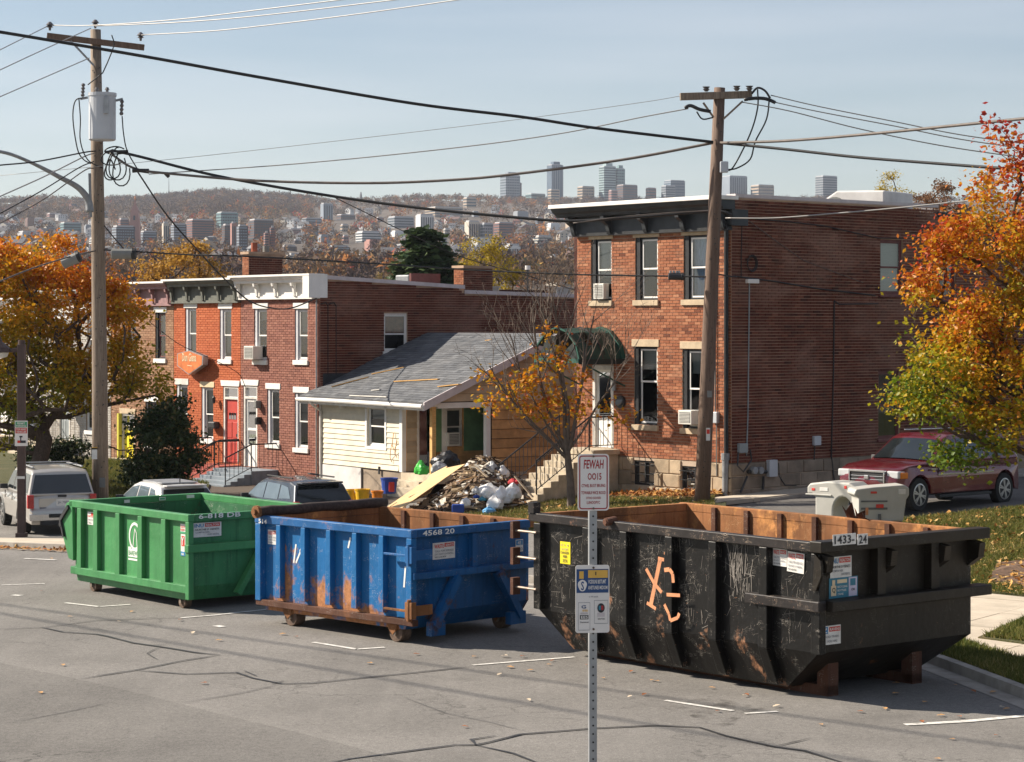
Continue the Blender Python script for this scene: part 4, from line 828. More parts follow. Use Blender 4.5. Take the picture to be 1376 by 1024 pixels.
def pbox(mb, P, a0, a1, d0, d1, z0, z1, m=0):
    mb.hexa([P(a0, d0, z0), P(a1, d0, z0), P(a1, d1, z0), P(a0, d1, z0), P(a0, d0, z1), P(a1, d0, z1), P(a1, d1, z1), P(a0, d1, z1)], m)
def window(parent, P, h, frame='white_paint', trim='white_paint', lintel=None, sill=None, cover='blind', cov=.5, jamb=None, left_shade_strip=0, lh=.2, sash=.045, rail_at=.5, label=None, dark='room_dark'):
    """sash window in the opening h = (a0, a1, z0, z1): frame, two sashes, panes, cover behind, sill and lintel"""
    a0, a1, z0, z1 = h; f = .045
    mb = MB(); d0, d1 = -.12, -.05
    lj = left_shade_strip
    if lj:
        q = MB(); pbox(q, P, a0, a0 + lj, -.125, -.015, z0, z1); q.build('shaded_reveal', jamb or frame, parent)  # shade of the left reveal, put in as a solid strip of jamb colour
    A0 = a0 + lj
    for b in ((A0, A0 + f, z0, z1), (a1 - f, a1, z0, z1), (A0 + f, a1 - f, z1 - f * 1.3, z1), (A0 + f, a1 - f, z0, z0 + f * 1.2)): pbox(mb, P, b[0], b[1], d0, d1, b[2], b[3])
    w_ = mb.build('window', frame, parent, label=label)
    zi0, zi1, ai0, ai1 = z0 + f * 1.2 + .001, z1 - f * 1.3 - .001, A0 + f + .001, a1 - f - .001; zm = zi0 + (zi1 - zi0) * rail_at
    for (s0, s1, dd) in ((zi0, zm + .02, -.10), (zm - .02, zi1, -.085)):
        mb = MB()
        for b in ((ai0, ai0 + sash, s0, s1), (ai1 - sash, ai1, s0, s1), (ai0 + sash, ai1 - sash, s0, s0 + sash), (ai0 + sash, ai1 - sash, s1 - sash, s1)): pbox(mb, P, b[0], b[1], dd, dd + .025, b[2], b[3])
        mb.build('sash', trim, w_)
        q = MB(); q.quad([P(ai0 + sash, dd + .012, s0 + sash), P(ai1 - sash, dd + .012, s0 + sash), P(ai1 - sash, dd + .012, s1 - sash), P(ai0 + sash, dd + .012, s1 - sash)]); q.build('pane', 'pane_glass', w_)
    q = MB(); pbox(q, P, A0, a1, -.6, -.58, z0, z1); q.quad([P(A0, -.13, z0), P(A0, -.6, z0), P(A0, -.6, z1), P(A0, -.13, z1)]); q.quad([P(a1, -.13, z0), P(a1, -.6, z0), P(a1, -.6, z1), P(a1, -.13, z1)]); q.quad([P(A0, -.13, z1), P(a1, -.13, z1), P(a1, -.6, z1), P(A0, -.6, z1)]); q.build('room', dark, w_)
    if cover and cov > 0:
        q = MB(); c0 = zi1 - (zi1 - zi0) * cov
        n = max(1, int((zi1 - c0) / .05)) if cover == 'blind' else 1
        if cover.startswith('curtain'):
            for i in range(10):
                u0, u1 = ai0 + (ai1 - ai0) * i / 10, ai0 + (ai1 - ai0) * (i + 1) / 10; q.quad([P(u0, -.18 - .03 * (i % 2), c0), P(u1, -.18 - .03 * ((i + 1) % 2), c0), P(u1, -.18 - .03 * ((i + 1) % 2), zi1), P(u0, -.18 - .03 * (i % 2), zi1)])
        else:
            for i in range(n):
                y0, y1 = c0 + (zi1 - c0) * i / n, c0 + (zi1 - c0) * (i + 1) / n; q.quad([P(ai0, -.16, y0), P(ai1, -.16, y0), P(ai1, -.15, y1), P(ai0, -.15, y1)])
        q.build('blind' if not cover.startswith('curtain') else 'curtain', cover, w_)
    if sill: q = MB(); pbox(q, P, a0 - .06, a1 + .06, -.05, .07, z0 - sill[1], z0 - .002); q.build('sill', sill[0], w_, bevel=.008)
    if lintel: q = MB(); pbox(q, P, a0 - .08, a1 + .08, -.05, .035, z1 + .002, z1 + lintel[1]); q.build('lintel', lintel[0], w_, bevel=.008)
    return w_
def ac_unit(P, a, z, w_, h, label, depth=.3, group='window air conditioners'):
    mb = MB(); pbox(mb, P, a, a + w_, -.05, depth, z, z + h); k = thing('air_conditioner', label, 'air conditioner'); k['group'] = group
    o = mb.build('case', 'ac_white', k, bevel=.015); mb = MB(); pbox(mb, P, a + .05, a + w_ - .05, depth + .001, depth + .006, z + .05, z + h - .05); mb.build('grille', 'ac_grille', k)
    mb = MB(); n = 7
    for i in range(n): zz = z + .06 + (h - .12) * i / n; pbox(mb, P, a + .05, a + w_ - .05, depth + .007, depth + .014, zz, zz + .012)
    mb.build('louvre', 'ac_white', k); return k
def ground_to(ob, F): ob.location = (F.o[0], F.o[1], 0); ob.rotation_euler = (0, 0, F.ang)
def Pf(y0=0): return lambda a, d, z: (a, y0 - d, z)             # front plane
def Ps(x0): return lambda b, d, z: (x0 + d, b, z)               # plane facing +x
def fbox(F, l, t, r, b_, y=0):
    a0, zt = F.front(l, t, y); a1, zb = F.front(r, b_, y); _, zt2 = F.front(r, t, y); _, zb2 = F.front(l, b_, y); return (a0, a1, (zb + zb2) / 2, (zt + zt2) / 2)
def sbox(F, l, t, r, b_, x):
    a0, zt = F.side(l, t, x); a1, zb = F.side(r, b_, x); _, zt2 = F.side(r, t, x); _, zb2 = F.side(l, b_, x); return (a0, a1, (zb + zb2) / 2, (zt + zt2) / 2)

# ================= brick building on the right
W = BF.side(983, 400, 0) and 6.06
tB = thing('brick_building', 'two storey red brick building with black cornice and green door hood', 'building', (BF.o[0], BF.o[1], 0), BF.ang)
zb = .22; zs = 1.36; zr = 7.52; SL = 13.5; zp = 8.30
ho = {k: fbox(BF, *v) for k, v in dict(w1=(794.5, 321.5, 822, 404), w2=(854, 320, 884, 404), w3=(919, 317, 952, 404), wa=(852.5, 466, 883.5, 571), wb=(917.5, 469, 951, 576), dr=(797, 491, 825, 601)).items()}
for k in ho: ho[k] = (ho[k][0], ho[k][1], ho[k][2], ho[k][3])
ho['w2'] = (*ho['w2'][:2], *ho['w1'][2:]); ho['w3'] = (*ho['w3'][:2], *ho['w1'][2:])
holes = list(ho.values()); PF = Pf(0)
clad(tB, PF, 0, W, zs, zr, holes, 'brick_red', 'mortar_light', name='brick', single='brick_red_single', nsingle=300, near=lambda b: -b[0] + abs(b[2] - 4.5) * .15)
so_ = {'w': sbox(BF, 1182.5, 322, 1213, 396, W), 'v': sbox(BF, 1180, 498, 1209, 590, W), 'u': sbox(BF, 1262, 330, 1284, 402, W)}
PS = Ps(W)
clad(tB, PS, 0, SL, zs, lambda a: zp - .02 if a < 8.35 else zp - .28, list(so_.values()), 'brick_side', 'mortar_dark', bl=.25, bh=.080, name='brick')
# stone foundation, block by block
bh_ = {k: fbox(BF, *v) for k, v in dict(a=(852, 619, 880, 652), b=(916, 627, 950, 661)).items()}
def blocks(P, a0, a1, z0, z1, rows, bl, holes, m, proud=.05):
    mb = MB(); hh = (z1 - z0) / rows
    cells = sorted({a0, a1, *[h[0] for h in holes], *[h[1] for h in holes]})
    for i in range(len(cells) - 1):
        xm = (cells[i] + cells[i + 1]) / 2; hz = [h for h in holes if h[0] < xm < h[1]]
        if hz: pbox(mb, P, cells[i], cells[i + 1], -.2, .0, hz[0][3], z1 - .004); pbox(mb, P, cells[i], cells[i + 1], -.2, .0, z0 - .4, hz[0][2])
        else: pbox(mb, P, cells[i], cells[i + 1], -.2, .0, z0 - .4, z1 - .004)
    mb.build('foundation', 'mortar_light', tB)
    for r in range(rows):
        a = a0 - (bl * .5 if r % 2 else 0)
        while a < a1:
            l = bl * rnd.uniform(.8, 1.25); x0, x1 = max(a, a0), min(a + l, a1); a += l
            if x1 - x0 < .08: continue
            q0, q1 = z0 + r * hh + .008, z0 + (r + 1) * hh - .008; segs = [(x0, x1)]
            for h in holes:
                if h[2] < (q0 + q1) / 2 < h[3]: segs = [s for a_, b_ in segs for s in ((a_, min(b_, h[0])), (max(a_, h[1]), b_)) if s[1] - s[0] > .06]
            for s0, s1 in segs:
                p_ = proud * rnd.uniform(.5, 1.3); c = rnd.uniform(.01, .03); mb = MB()
                mb.hexa([P(s0 + .007, 0, q0), P(s1 - .007, 0, q0), P(s1 - .007 - c, p_, q0 + c), P(s0 + .007 + c, p_, q0 + c), P(s0 + .007, 0, q1), P(s1 - .007, 0, q1), P(s1 - .007 - c, p_, q1 - c), P(s0 + .007 + c, p_, q1 - c)]); mb.build('stone_block', m, tB)
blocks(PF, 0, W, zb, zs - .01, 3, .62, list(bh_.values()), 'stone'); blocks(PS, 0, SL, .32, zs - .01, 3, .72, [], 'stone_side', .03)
for k in bh_:
    h = bh_[k]; mb = MB()
    for b in ((h[0], h[0] + .05, h[2], h[3]), (h[1] - .05, h[1], h[2], h[3]), (h[0] + .05, h[1] - .05, h[2], h[2] + .05), (h[0] + .05, h[1] - .05, h[3] - .05, h[3]), ((h[0] + h[1]) / 2 - .02, (h[0] + h[1]) / 2 + .02, h[2] + .05, h[3] - .05)): pbox(mb, PF, b[0], b[1], -.12, -.03, b[2], b[3])
    w_ = mb.build('basement_window', 'black_paint', tB); mb = MB(); pbox(mb, PF, h[0] + .05, h[1] - .05, -.1, -.095, h[2] + .05, h[3] - .05); mb.build('pane', 'pane_dark', w_); mb = MB(); pbox(mb, PF, h[0], h[1], -.4, -.38, h[2], h[3]); mb.build('room', 'blind_grey' if k == 'a' else 'room_dark', w_)
    mb = MB()
    for i in range(3): z = h[2] + .06 + i * (h[3] - h[2] - .1) / 2.4; pbox(mb, PF, h[0] - .02, h[1] + .02, .06, .075, z, z + .02)
    mb.build('bars', 'black_paint', w_)
ST = ('lintel_stone', .2); SI = ('lintel_stone', .15)
window(tB, PF, ho['w1'], 'black_paint', 'white_paint', ST, SI, 'blind', .62, 'black_paint', .17)
window(tB, PF, ho['w2'], 'black_paint', 'white_paint', ST, SI, None, 0, 'black_paint', .17, dark='room_dark')
window(tB, PF, ho['w3'], 'black_paint', 'white_paint', ST, SI, 'curtain_blue', 1, 'black_paint', .17)
window(tB, PF, ho['wa'], 'black_paint', 'white_paint', ST, SI, 'blind', .28, 'black_paint', .15, rail_at=.56)
window(tB, PF, ho['wb'], 'black_paint', 'white_paint', ST, SI, 'blind_grey', .3, 'black_paint', .15)
window(tB, PS, so_['w'], 'maroon_paint', 'maroon_paint', None, ('maroon_paint', .07), 'blind', 1, lh=0)
window(tB, PS, so_['v'], 'maroon_paint', 'maroon_paint', None, ('maroon_paint', .07), None, 0)
window(tB, PS, so_['u'], 'maroon_paint', 'maroon_paint', None, ('maroon_paint', .07), 'blind', .5)
# storm door
h = ho['dr']; mb = MB()
for b in ((h[0], h[0] + .1, h[2], h[3]), (h[1] - .1, h[1], h[2], h[3]), (h[0] + .1, h[1] - .1, h[3] - .12, h[3])): pbox(mb, PF, b[0], b[1], -.12, .02, b[2], b[3])
mb.build('door_frame', 'old_white_paint', tB)
mb = MB(); A0, A1, Z0, Z1 = h[0] + .1, h[1] - .1, h[2], h[3] - .12; zk = Z0 + (Z1 - Z0) * .34
for b in ((A0, A0 + .07, Z0, Z1), (A1 - .07, A1, Z0, Z1), (A0 + .07, A1 - .07, Z0, zk), (A0 + .07, A1 - .07, Z1 - .08, Z1)): pbox(mb, PF, b[0], b[1], -.08, -.04, b[2], b[3])
d_ = mb.build('door', 'white_paint', tB); mb = MB(); pbox(mb, PF, A0 + .07, A1 - .07, -.07, -.065, zk, Z1 - .08); mb.build('pane', 'pane_dark', d_); mb = MB(); pbox(mb, PF, A0, A1, -.3, -.28, Z0, Z1); mb.build('inner_door', 'maroon_paint', d_)
mb = MB(); pbox(mb, PF, A1 - .06, A1 - .02, -.04, .03, Z0 + .95, Z0 + 1.08); mb.build('handle', 'dark_metal', d_)
# cornice
mb = MB(); x0, x1 = -.22, W + .03
mb.box(x0 + .2, x1 - .03, -.10, .0, 7.50, 8.0); mb.build('frieze', 'charcoal_paint', tB); mb = MB(); mb.box(x0 + .18, x1, -.16, .0, 7.44, 7.53); mb.build('frieze_moulding', 'black_paint', tB)
pr = [(0, 7.98), (-.42, 7.98), (-.46, 8.06), (-.56, 8.12), (-.62, 8.22), (0, 8.22)]
mb = MB(); mb.prism(pr, lambda y, z: (x0 - .22, y, z), lambda y, z: (x1 + .10, y, z)); mb.build('cornice', 'charcoal_paint', tB)
mb = MB(); mb.box(x0 - .26, x1 + .14, -.68, .1, 8.223, 8.33); mb.build('gutter_edge', 'white_paint', tB, bevel=.01)
br = None
for i in range(5):
    x = .06 + i * (W - .2) / 4
    if br is None:
        mb = MB(); mb.prism([(-.16, 7.46), (-.16, 7.97), (-.46, 7.97), (-.44, 7.82), (-.28, 7.72), (-.24, 7.56), (-.2, 7.48)], lambda y, z: (-.07, y, z), lambda y, z: (.07, y, z)); br = mb.build('bracket', 'charcoal_paint', tB); br.location = (x, -.002, 0)
    else: share(br, tB, (x, -.002, 0))
mb = MB(); mb.box(W - .62, W + .12, -.1, .5, 7.56, 7.98); mb.build('cornice_return', 'charcoal_paint', tB)
# roof and parapet cap
mb = MB(); mb.box(.2, W - .2, .1, SL - .1, 7.9, 8.0); mb.build('roof', 'roof_flat', tB)
mb = MB(); mb.box(-.25, .0, .1, SL, 0, 8.2); mb.build('wall', 'brick_side', tB)
mb = MB(); mb.box(-.05, W - .02, SL - .02, SL + .22, 0, 8.0); mb.build('wall', 'brick_side', tB)
mb = MB(); mb.box(W - .28, W + .05, .1, 8.3, zp, zp + .09); mb.build('parapet_cap', 'lilac_trim', tB); mb = MB(); mb.box(W - .28, W + .05, 8.3, 9.9, zp - .27, zp - .12); mb.build('parapet_cap', 'black_paint', tB); mb = MB(); mb.box(W - .28, W + .05, 9.9, SL, zp - .27, zp - .15); mb.build('parapet_cap', 'lilac_trim', tB)
# drain pipe, conduit, meters
mb = MB(); mb.tube([(W - .10, -.09, 7.6), (W - .10, -.09, 1.5)], .06, 10); mb.build('downpipe', 'black_paint', tB)
mb = MB(); mb.tube([(W - .12, -.1, 1.5), (W - .12, -.12, .55), (W + .05, -.14, .35)], [.09, .07, .07], 10); mb.tube([(W - .12, -.1, 1.62), (W - .12, -.1, 1.45)], .11, 10); mb.build('drain', 'galv_dull', tB)
def sp(px, py, d=.03): b, z = BF.side(px, py, W + d); return (W + d, b, z)
mb = MB(); mb.tube([sp(1007, 380), sp(1005, 560), sp(1003, 612)], .018, 6); mb.build('conduit', 'grey_paint', tB)
mb = MB(); mb.tube([sp(1121, 404), sp(1120, 500), sp(1117, 612), sp(1121, 646)], .02, 6); mb.tube([sp(1121, 404), sp(1128, 409), sp(1180, 408)], .018, 6); mb.build('cable_run', 'cable_black', tB)
for pts_, r in (([sp(989, 292), sp(1060, 298), sp(1110, 304), sp(1180, 320), sp(1214, 320)], .016), ([sp(986, 371), sp(1040, 378), sp(1100, 388), sp(1176, 397)], .022), ([sp(1000, 292, .05), sp(1040, 322, .04), sp(1080, 350, .04), sp(1160, 380)], .010), ([sp(996, 372), sp(996, 350), sp(997, 300)], .012)):
    mb = MB(); mb.tube(pts_, r, 6); mb.build('wall_cable', 'cable_black' if r > .011 else 'cable_grey', tB)
mb = MB()
for i in range(3): b, z = BF.side(1008, 354, W); mb.tube([(W + .05 + i * .02, b + (.16 + i * .015) * math.cos(t_), z + (.18 + i * .02) * math.sin(t_)) for t_ in [k * math.pi / 7 for k in range(15)]], .012, 5)
mb.build('cable_coil', 'cable_black', tB)
def sidebox(px0, py0, px1, py1, d, m, name):
    b0, z1_ = BF.side(px0, py0, W); b1, z0_ = BF.side(px1, py1, W); mb = MB(); mb.box(W + .01, W + d, b0, b1, z0_, z1_); return mb.build(name, m, tB, bevel=.01)
sidebox(1001, 375, 1016, 381, .12, 'sign_white', 'floodlight'); sidebox(990, 596, 1001, 608, .12, 'grey_paint', 'meter_box'); sidebox(1091, 586, 1100, 598, .1, 'grey_enamel', 'meter_box'); sidebox(1029, 618, 1040, 640, .14, 'grey_enamel', 'meter_box')
for px in (1010, 1018): mb = MB(); q = sp(px, 632, .05); q2 = (q[0] + .16, q[1], q[2]); mb.tube([q, q2], .10, 12); mb.build('gas_meter', 'galv_dull', tB, bevel=.02)
mb = MB(); mb.tube([sp(1005, 634, .1), sp(1030, 634, .1)], .05, 8); mb.tube([sp(1026, 640, .1), sp(1025, 658, .1)], .035, 8); mb.tube([sp(1095, 598, .04), sp(1094, 618, .04)], .015, 6)
mb.tube([sp(992, 608, .08), sp(991, 626, .2), sp(999, 634, .25), sp(1010, 618, .15), sp(1008, 604, .06)], .022, 6); mb.tube([sp(1004, 640, .1), sp(998, 655, .15), sp(995, 662, .15)], .03, 6); mb.build('meter_pipes', 'dark_metal', tB, kind='stuff')
mb = MB(); mb.tube([sp(1046, 622), sp(1047, 640), sp(1055, 652), sp(1070, 652)], .015, 6); mb.build('loose_hose', 'cable_black', tB)
b0, z1_ = BF.front(862, 550); mb = MB(); mb.tube([(BF.front(829.5, 515)[0], -.12, BF.front(829.5, 515)[1]), (BF.front(829.5, 515)[0], -.12, BF.front(829.5, 515)[1] - .2)], .06, 10); mb.build('wall_lamp', 'galv', tB)
a, z = BF.front(836, 540); mb = MB(); mb.tube([(a, -.02, z), (a, -.10, z)], .17, 14); mb.build('dish', 'dark_metal', tB); mb = MB(); mb.tube([(a, -.10, z), (a, -.13, z + .02)], .12, 12); mb.build('number_plaque', 'ac_grille', tB)
mb = MB(); a, z = BF.front(963, 561); mb.box(a - .1, a + .12, -.12, .0, z - .15, z + .15); mb.build('meter_box', 'grey_enamel', tB, bevel=.02); mb = MB(); mb.tube([(a + .0, -.05, z + .15), (a + .0, -.05, 7.4)], .016, 6); mb.tube([(a + .05, -.05, z - .15), (a + .05, -.05, 1.0)], .016, 6); mb.build('conduit', 'ac_grille', tB)
P_ = lambda a, d, z: BFw(a, -d, z)
def BFw(x, y, z): q = BF.world(x, y); return (q[0], q[1], z)
a, _, z0_, z1_ = fbox(BF, 803, 381, 819, 402); k = ac_unit(PF, a, z0_, .42, z1_ - z0_, 'small white air conditioner in the upper left window of the red brick building', .16); ground_to(k, BF)
a, _, z0_, z1_ = fbox(BF, 922, 551, 940, 570); k = ac_unit(PF, a, z0_, .5, z1_ - z0_, 'white air conditioner in the lower right window of the red brick building', .3); ground_to(k, BF)
mb = MB(); mb.prism([(0, 0), (2.3, 0), (2.3, .86), (.75, .9), (.28, .62), (0, .12)], lambda a, z: (a, 0, z), lambda a, z: (a, 1.9, z))
q = BF.world(W - 3.9, 7.4); k = tag(mb.build('rooftop_unit', 'roof_membrane', None, loc=(q[0], q[1], 8.0), bevel=.05), 'big cream air handling unit with a round vent on the brick building roof', 'rooftop unit'); k.rotation_euler = (0, 0, BF.ang + .25)
mb = MB(); mb.tube([(.72, -.02, .38), (.72, -.07, .38)], .34, 20); v = mb.build('vent', 'ac_grille', k); mb = MB(); mb.tube([(.72, -.071, .36), (.72, -.08, .36)], .20, 16); mb.build('vent_opening', 'plastic_dark', v)
# stairs with landing and railings
ad = (ho['dr'][0] + ho['dr'][1]) / 2; zl = ho['dr'][2] - .02; y_l = -1.05; ns = 8; run = .27
mb = MB(); mb.box(ad - .78, ad + .75, y_l, -.055, zl - .14, zl); L_ = mb.build('landing', 'stoop_concrete', tB, bevel=.01); mb = MB(); mb.box(ad - .70, ad + .67, y_l + .15, -.06, 0, zl - .141); mb.build('landing_base', 'stoop_concrete', tB)
gz = .12; rise = (zl - gz) / (ns + 1)
for i in range(ns):
    mb = MB(); mb.box(ad - .70 - .04 * (i > 5), ad + .55 + .08 * (i > 5), y_l - (i + 1) * run, y_l - i * run - .002, -.3, zl - (i + 1) * rise); mb.build('step', 'stoop_concrete', tB, bevel=.012)
def railing(parent, P3, hgt=.9, n=None, r=.012, m='rail_iron', posts=()):
    rp_ = MB(); rp_.tube([(p[0], p[1], p[2] + hgt) for p in P3], .024, 8); rl_ = rp_.build('railing', m, parent); rp_ = MB(); rp_.tube([(p[0], p[1], p[2] + .12) for p in P3], .014, 6); rp_.build('bottom_rail', m, rl_)
    for i in range(len(P3) - 1):
        a = Vector(P3[i]); b = Vector(P3[i + 1]); k_ = max(1, int((b - a).length / .16))
        for j in range(k_ + (i == len(P3) - 2)):
            p = a.lerp(b, j / k_); q = MB(); big = j == 0; q.tube([(p.x, p.y, p.z + (0 if big else .12)), (p.x, p.y, p.z + hgt)], .02 if big else .009, 6); q.build('post' if big else 'baluster', m, rl_)
railing(tB, [(ad - .66, y_l - ns * run, gz + rise), (ad - .66, y_l, zl), (ad - .66, -.1, zl)]); railing(tB, [(ad + .58, y_l - (ns - 1) * run, gz + 2 * rise), (ad + .58, y_l, zl), (ad + .66, -.08, zl)])
# green hood over the door
tH = tB; zt_ = BF.front(800, 440)[1]; zl_ = BF.front(832, 482)[1]; hw = .92; dp = 1.7
prof = [(-hw, zl_), (-hw * .86, zl_ + .38), (-hw * .45, zt_ - .12), (0, zt_), (hw * .45, zt_ - .12), (hw * .86, zl_ + .38), (hw, zl_)]
aw = MB(); aa = ad - .02; nn_ = 8
for i in range(len(prof) - 1):
    for j in range(nn_):
        if (i, j) in ((0, 0), (1, 1), (4, 2), (0, 4)): continue
        y0, y1 = -dp + dp * j / nn_, -dp + dp * (j + 1) / nn_; s = lambda a, z, y: (aa + a * (1 + .03 * math.sin(y * 5)), y, z - .04 * math.sin((y + dp) / dp * 3 * math.pi) ** 2 * (0 if abs(a) > .8 else 1))
        A = [s(*prof[i], y0), s(*prof[i + 1], y0), s(*prof[i + 1], y1), s(*prof[i], y1)]; aw.quad(A, 0); aw.quad([(p[0], p[1], p[2] - .015) for p in A[::-1]], 1)
hood = aw.build('door_hood', ['awning_green', 'awning_dark'], tB)
for i in range(len(prof) - 1):
    for y, m in ((-dp, 'awning_light'), (-.03, 'awning_light'), (-dp * .5, 'dark_metal')):
        mb = MB(); mb.bar((aa + prof[i][0] * 1.01, y, prof[i][1] + .005), (aa + prof[i + 1][0] * 1.01, y, prof[i + 1][1] + .005), .05 if y != -.03 else .24, .04); mb.build('rib', m, hood)
mb = MB(); mb.box(aa - hw, aa + hw, -dp - .03, -dp + .02, zl_ - .1, zl_ + .02); mb.build('front_bar', 'awning_light', hood)
for s in (-1, 1): mb = MB(); mb.box(aa + s * hw - .03, aa + s * hw + .03, -dp, 0, zl_ - .14, zl_ - .01); mb.build('side_bar', 'awning_dark', hood); mb = MB(); mb.tube([(aa + s * hw, -dp, zl_ - .06), (aa + s * hw, -.03, zl_ - .75)], .025, 6); mb.build('strut', 'awning_light', hood)
mb = MB(); mb.quad([(aa - hw * .9, -dp + .02, zl_), (aa - .1, -dp + .02, zl_), (aa - .05, -dp + .02, zt_ - .2), (aa - hw * .5, -dp + .02, zt_ - .3)]); mb.quad([(aa + .2, -dp + .02, zl_), (aa + hw * .95, -dp + .02, zl_), (aa + hw * .7, -dp + .02, zl_ + .45), (aa + .35, -dp + .02, zl_ + .25)]); mb.build('torn_canvas', 'awning_dark', hood)

# ================= row houses
R0 = np.array([-6.36, 74.0]); UB = np.array([-.640, .768]) / math.hypot(.64, .768)
def row_frame(t): p = R0 + UB * t; return Frame(p[0], p[1], -.640, .768)
WH = ('white_paint', .2); WS = ('white_paint', .16)
def parapet(t, F, w_, z0, z1, cornice, cap, nb, cap_m='white_paint', over=.45):
    mb = MB(); mb.box(.02, w_ - .02, -.09, 0, z0, z1 - .2); mb.build('frieze', cornice, t)
    mb = MB(); mb.box(-.0, w_, -.14, 0, z0 - .07, z0 + .03); mb.build('frieze_moulding', cornice, t)
    pr = [(0, z1 - .24), (-over * .75, z1 - .24), (-over * .8, z1 - .16), (-over * .95, z1 - .1), (-over, z1 - .03), (0, z1 - .03)]
    mb = MB(); mb.prism(pr, lambda y, z: (-.08, y, z), lambda y, z: (w_ + .06, y, z)); mb.build('cornice', cornice, t)
    mb = MB(); mb.box(-.1, w_ + .08, -over - .06, .12, z1 - .028, z1 + .04); mb.build('gutter_edge', cap_m, t)
    br = None
    for i in range(nb):
        x = .12 + i * (w_ - .24) / (nb - 1)
        if br is None:
            mb = MB(); mb.prism([(-.14, z0), (-.14, z1 - .245), (-over * .75, z1 - .245), (-over * .7, z1 - .35), (-.24, z1 - .42), (-.2, z0 + .04)], lambda y, z: (-.05, y, z), lambda y, z: (.05, y, z)); br = mb.build('bracket', cornice, t); br.location = (x, 0, 0)
        else: share(br, t, (x, 0, 0))
def doorway(t, P, h, m, glassy=False, panels=True, lab=None, lintel=WH, transom=.42):
    a0, a1, z0, z1 = h; mb = MB(); zt = z1 - transom
    for b in ((a0, a0 + .09, z0, z1), (a1 - .06, a1, z0, z1), (a0 + .09, a1 - .06, z1 - .07, z1), (a0 + .09, a1 - .06, zt - .04, zt + .04)): pbox(mb, P, b[0], b[1], -.12, .0, b[2], b[3])
    f = mb.build('door_frame', 'old_white_paint', t); A0, A1 = a0 + .092, a1 - .062
    mb = MB(); pbox(mb, P, A0, A1, -.09, -.085, zt + .04, z1 - .07); mb.build('transom', 'pane_glass', f); mb = MB(); pbox(mb, P, A0, A1, -.3, -.29, zt, z1); mb.build('room', 'room_dark', f)
    mb = MB()
    if glassy:
        for b in ((A0, A0 + .1, z0, zt - .04), (A1 - .1, A1, z0, zt - .04), (A0 + .1, A1 - .1, z0, z0 + .75), (A0 + .1, A1 - .1, z0 + 1.25, z0 + 1.33), (A0 + .1, A1 - .1, zt - .14, zt - .04)): pbox(mb, P, b[0], b[1], -.09, -.05, b[2], b[3])
        d = mb.build('door', m, t, label=lab); mb = MB(); pbox(mb, P, A0 + .1, A1 - .1, -.08, -.075, z0 + .75, zt - .14); mb.build('pane', 'pane_dark', d); mb = MB(); pbox(mb, P, A0 + .08, A1 - .08, -.2, -.19, z0, zt); mb.build('inner_door', 'room_dark', d)
    else:
        pbox(mb, P, A0, A1, -.09, -.06, z0, zt - .04); d = mb.build('door', m, t, label=lab); wd = A1 - A0
        for i in (0, 1):
            for (u, v) in ((.15, .75), (.9, 1.45)): q = MB(); pbox(q, P, A0 + wd * (.12 + .42 * i), A0 + wd * (.46 + .42 * i), -.06, -.045, z0 + u, z0 + v); q.build('door_panel', m, d, bevel=.012)
        for i in range(3): q = MB(); pbox(q, P, A0 + wd * (.22 + .2 * i), A0 + wd * (.38 + .2 * i), -.06, -.052, z0 + 1.55, z0 + 1.78); q.build('light', 'pane_dark', d)
    mb = MB(); pbox(mb, P, A1 - .1, A1 - .05, -.05, .0, z0 + .95, z0 + 1.05); mb.build('handle', 'dark_metal', d)
    mb = MB(); mb.prism([(a0 - .10, z1 + .002), (a1 + .07, z1 + .002), (a1 + .12, z1 + .2), (a0 - .15, z1 + .2)], lambda a, z: P(a, -.04, z), lambda a, z: P(a, .04, z)); mb.build('lintel', lintel[0], f)
def stoop(t, a0, a1, z, zg, y_out, steps, m, run=.27, railed=True, label=None, sidestep=None, lean=0):
    mb = MB(); mb.box(a0, a1, -y_out, -.01, zg, z); mb.build('landing', m, t, bevel=.015)
    rise = (z - zg) / (steps + 1)
    for i in range(steps): mb = MB(); mb.box(a0 + .02, a1 - .02, -y_out - (i + 1) * run, -y_out - i * run - .002, zg - .3, z - (i + 1) * rise); mb.build('step', m, t, bevel=.015)
    if railed:
        for a in (a0 + .05, a1 - .05): railing(t, [(a, -y_out - (steps - .3) * run, zg + rise), (a, -y_out + .03, z), (a, -.05, z)])
ZR = 6.62; zg = -.35
# mauve house with the white cornice, its side wall runs back behind the small house
F1 = row_frame(4.79); w1 = 4.79
t1 = thing('row_house', 'dull mauve brick row house with bright white bracketed cornice and white storm door', 'house', (F1.o[0], F1.o[1], 0), F1.ang, 'brick row houses')
H1 = {'a': fbox(F1, 342, 415, 359, 484), 'b': fbox(F1, 396.5, 415, 413.5, 484), 'd': fbox(F1, 327.5, 518, 346, 627), 'c': fbox(F1, 359.3, 523, 375.6, 596), 'e': fbox(F1, 396.3, 528, 414.2, 602)}
clad(t1, Pf(), 0, w1, zg - .3, 5.86, list(H1.values()), 'brick_mauve', 'mortar_mauve', bl=.24, bh=.084)
s1w = sbox(F1, 516, 421, 547.5, 472, w1); PS1 = Ps(w1)
top1 = lambda a: (6.5 - a * .045) if a < 6.1 else 6.06 - (a - 6.1) * .02
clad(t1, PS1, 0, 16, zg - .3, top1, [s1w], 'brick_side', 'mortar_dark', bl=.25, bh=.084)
for k, c, cv in (('a', 'blind', .2), ('b', 'blind', .45), ('c', 'blind_grey', .5), ('e', 'blind_grey', .5)): window(t1, Pf(), H1[k], 'white_trim_grey', 'white_paint', WH, WS, c, cv, 'white_trim_grey', .14, rail_at=.48)
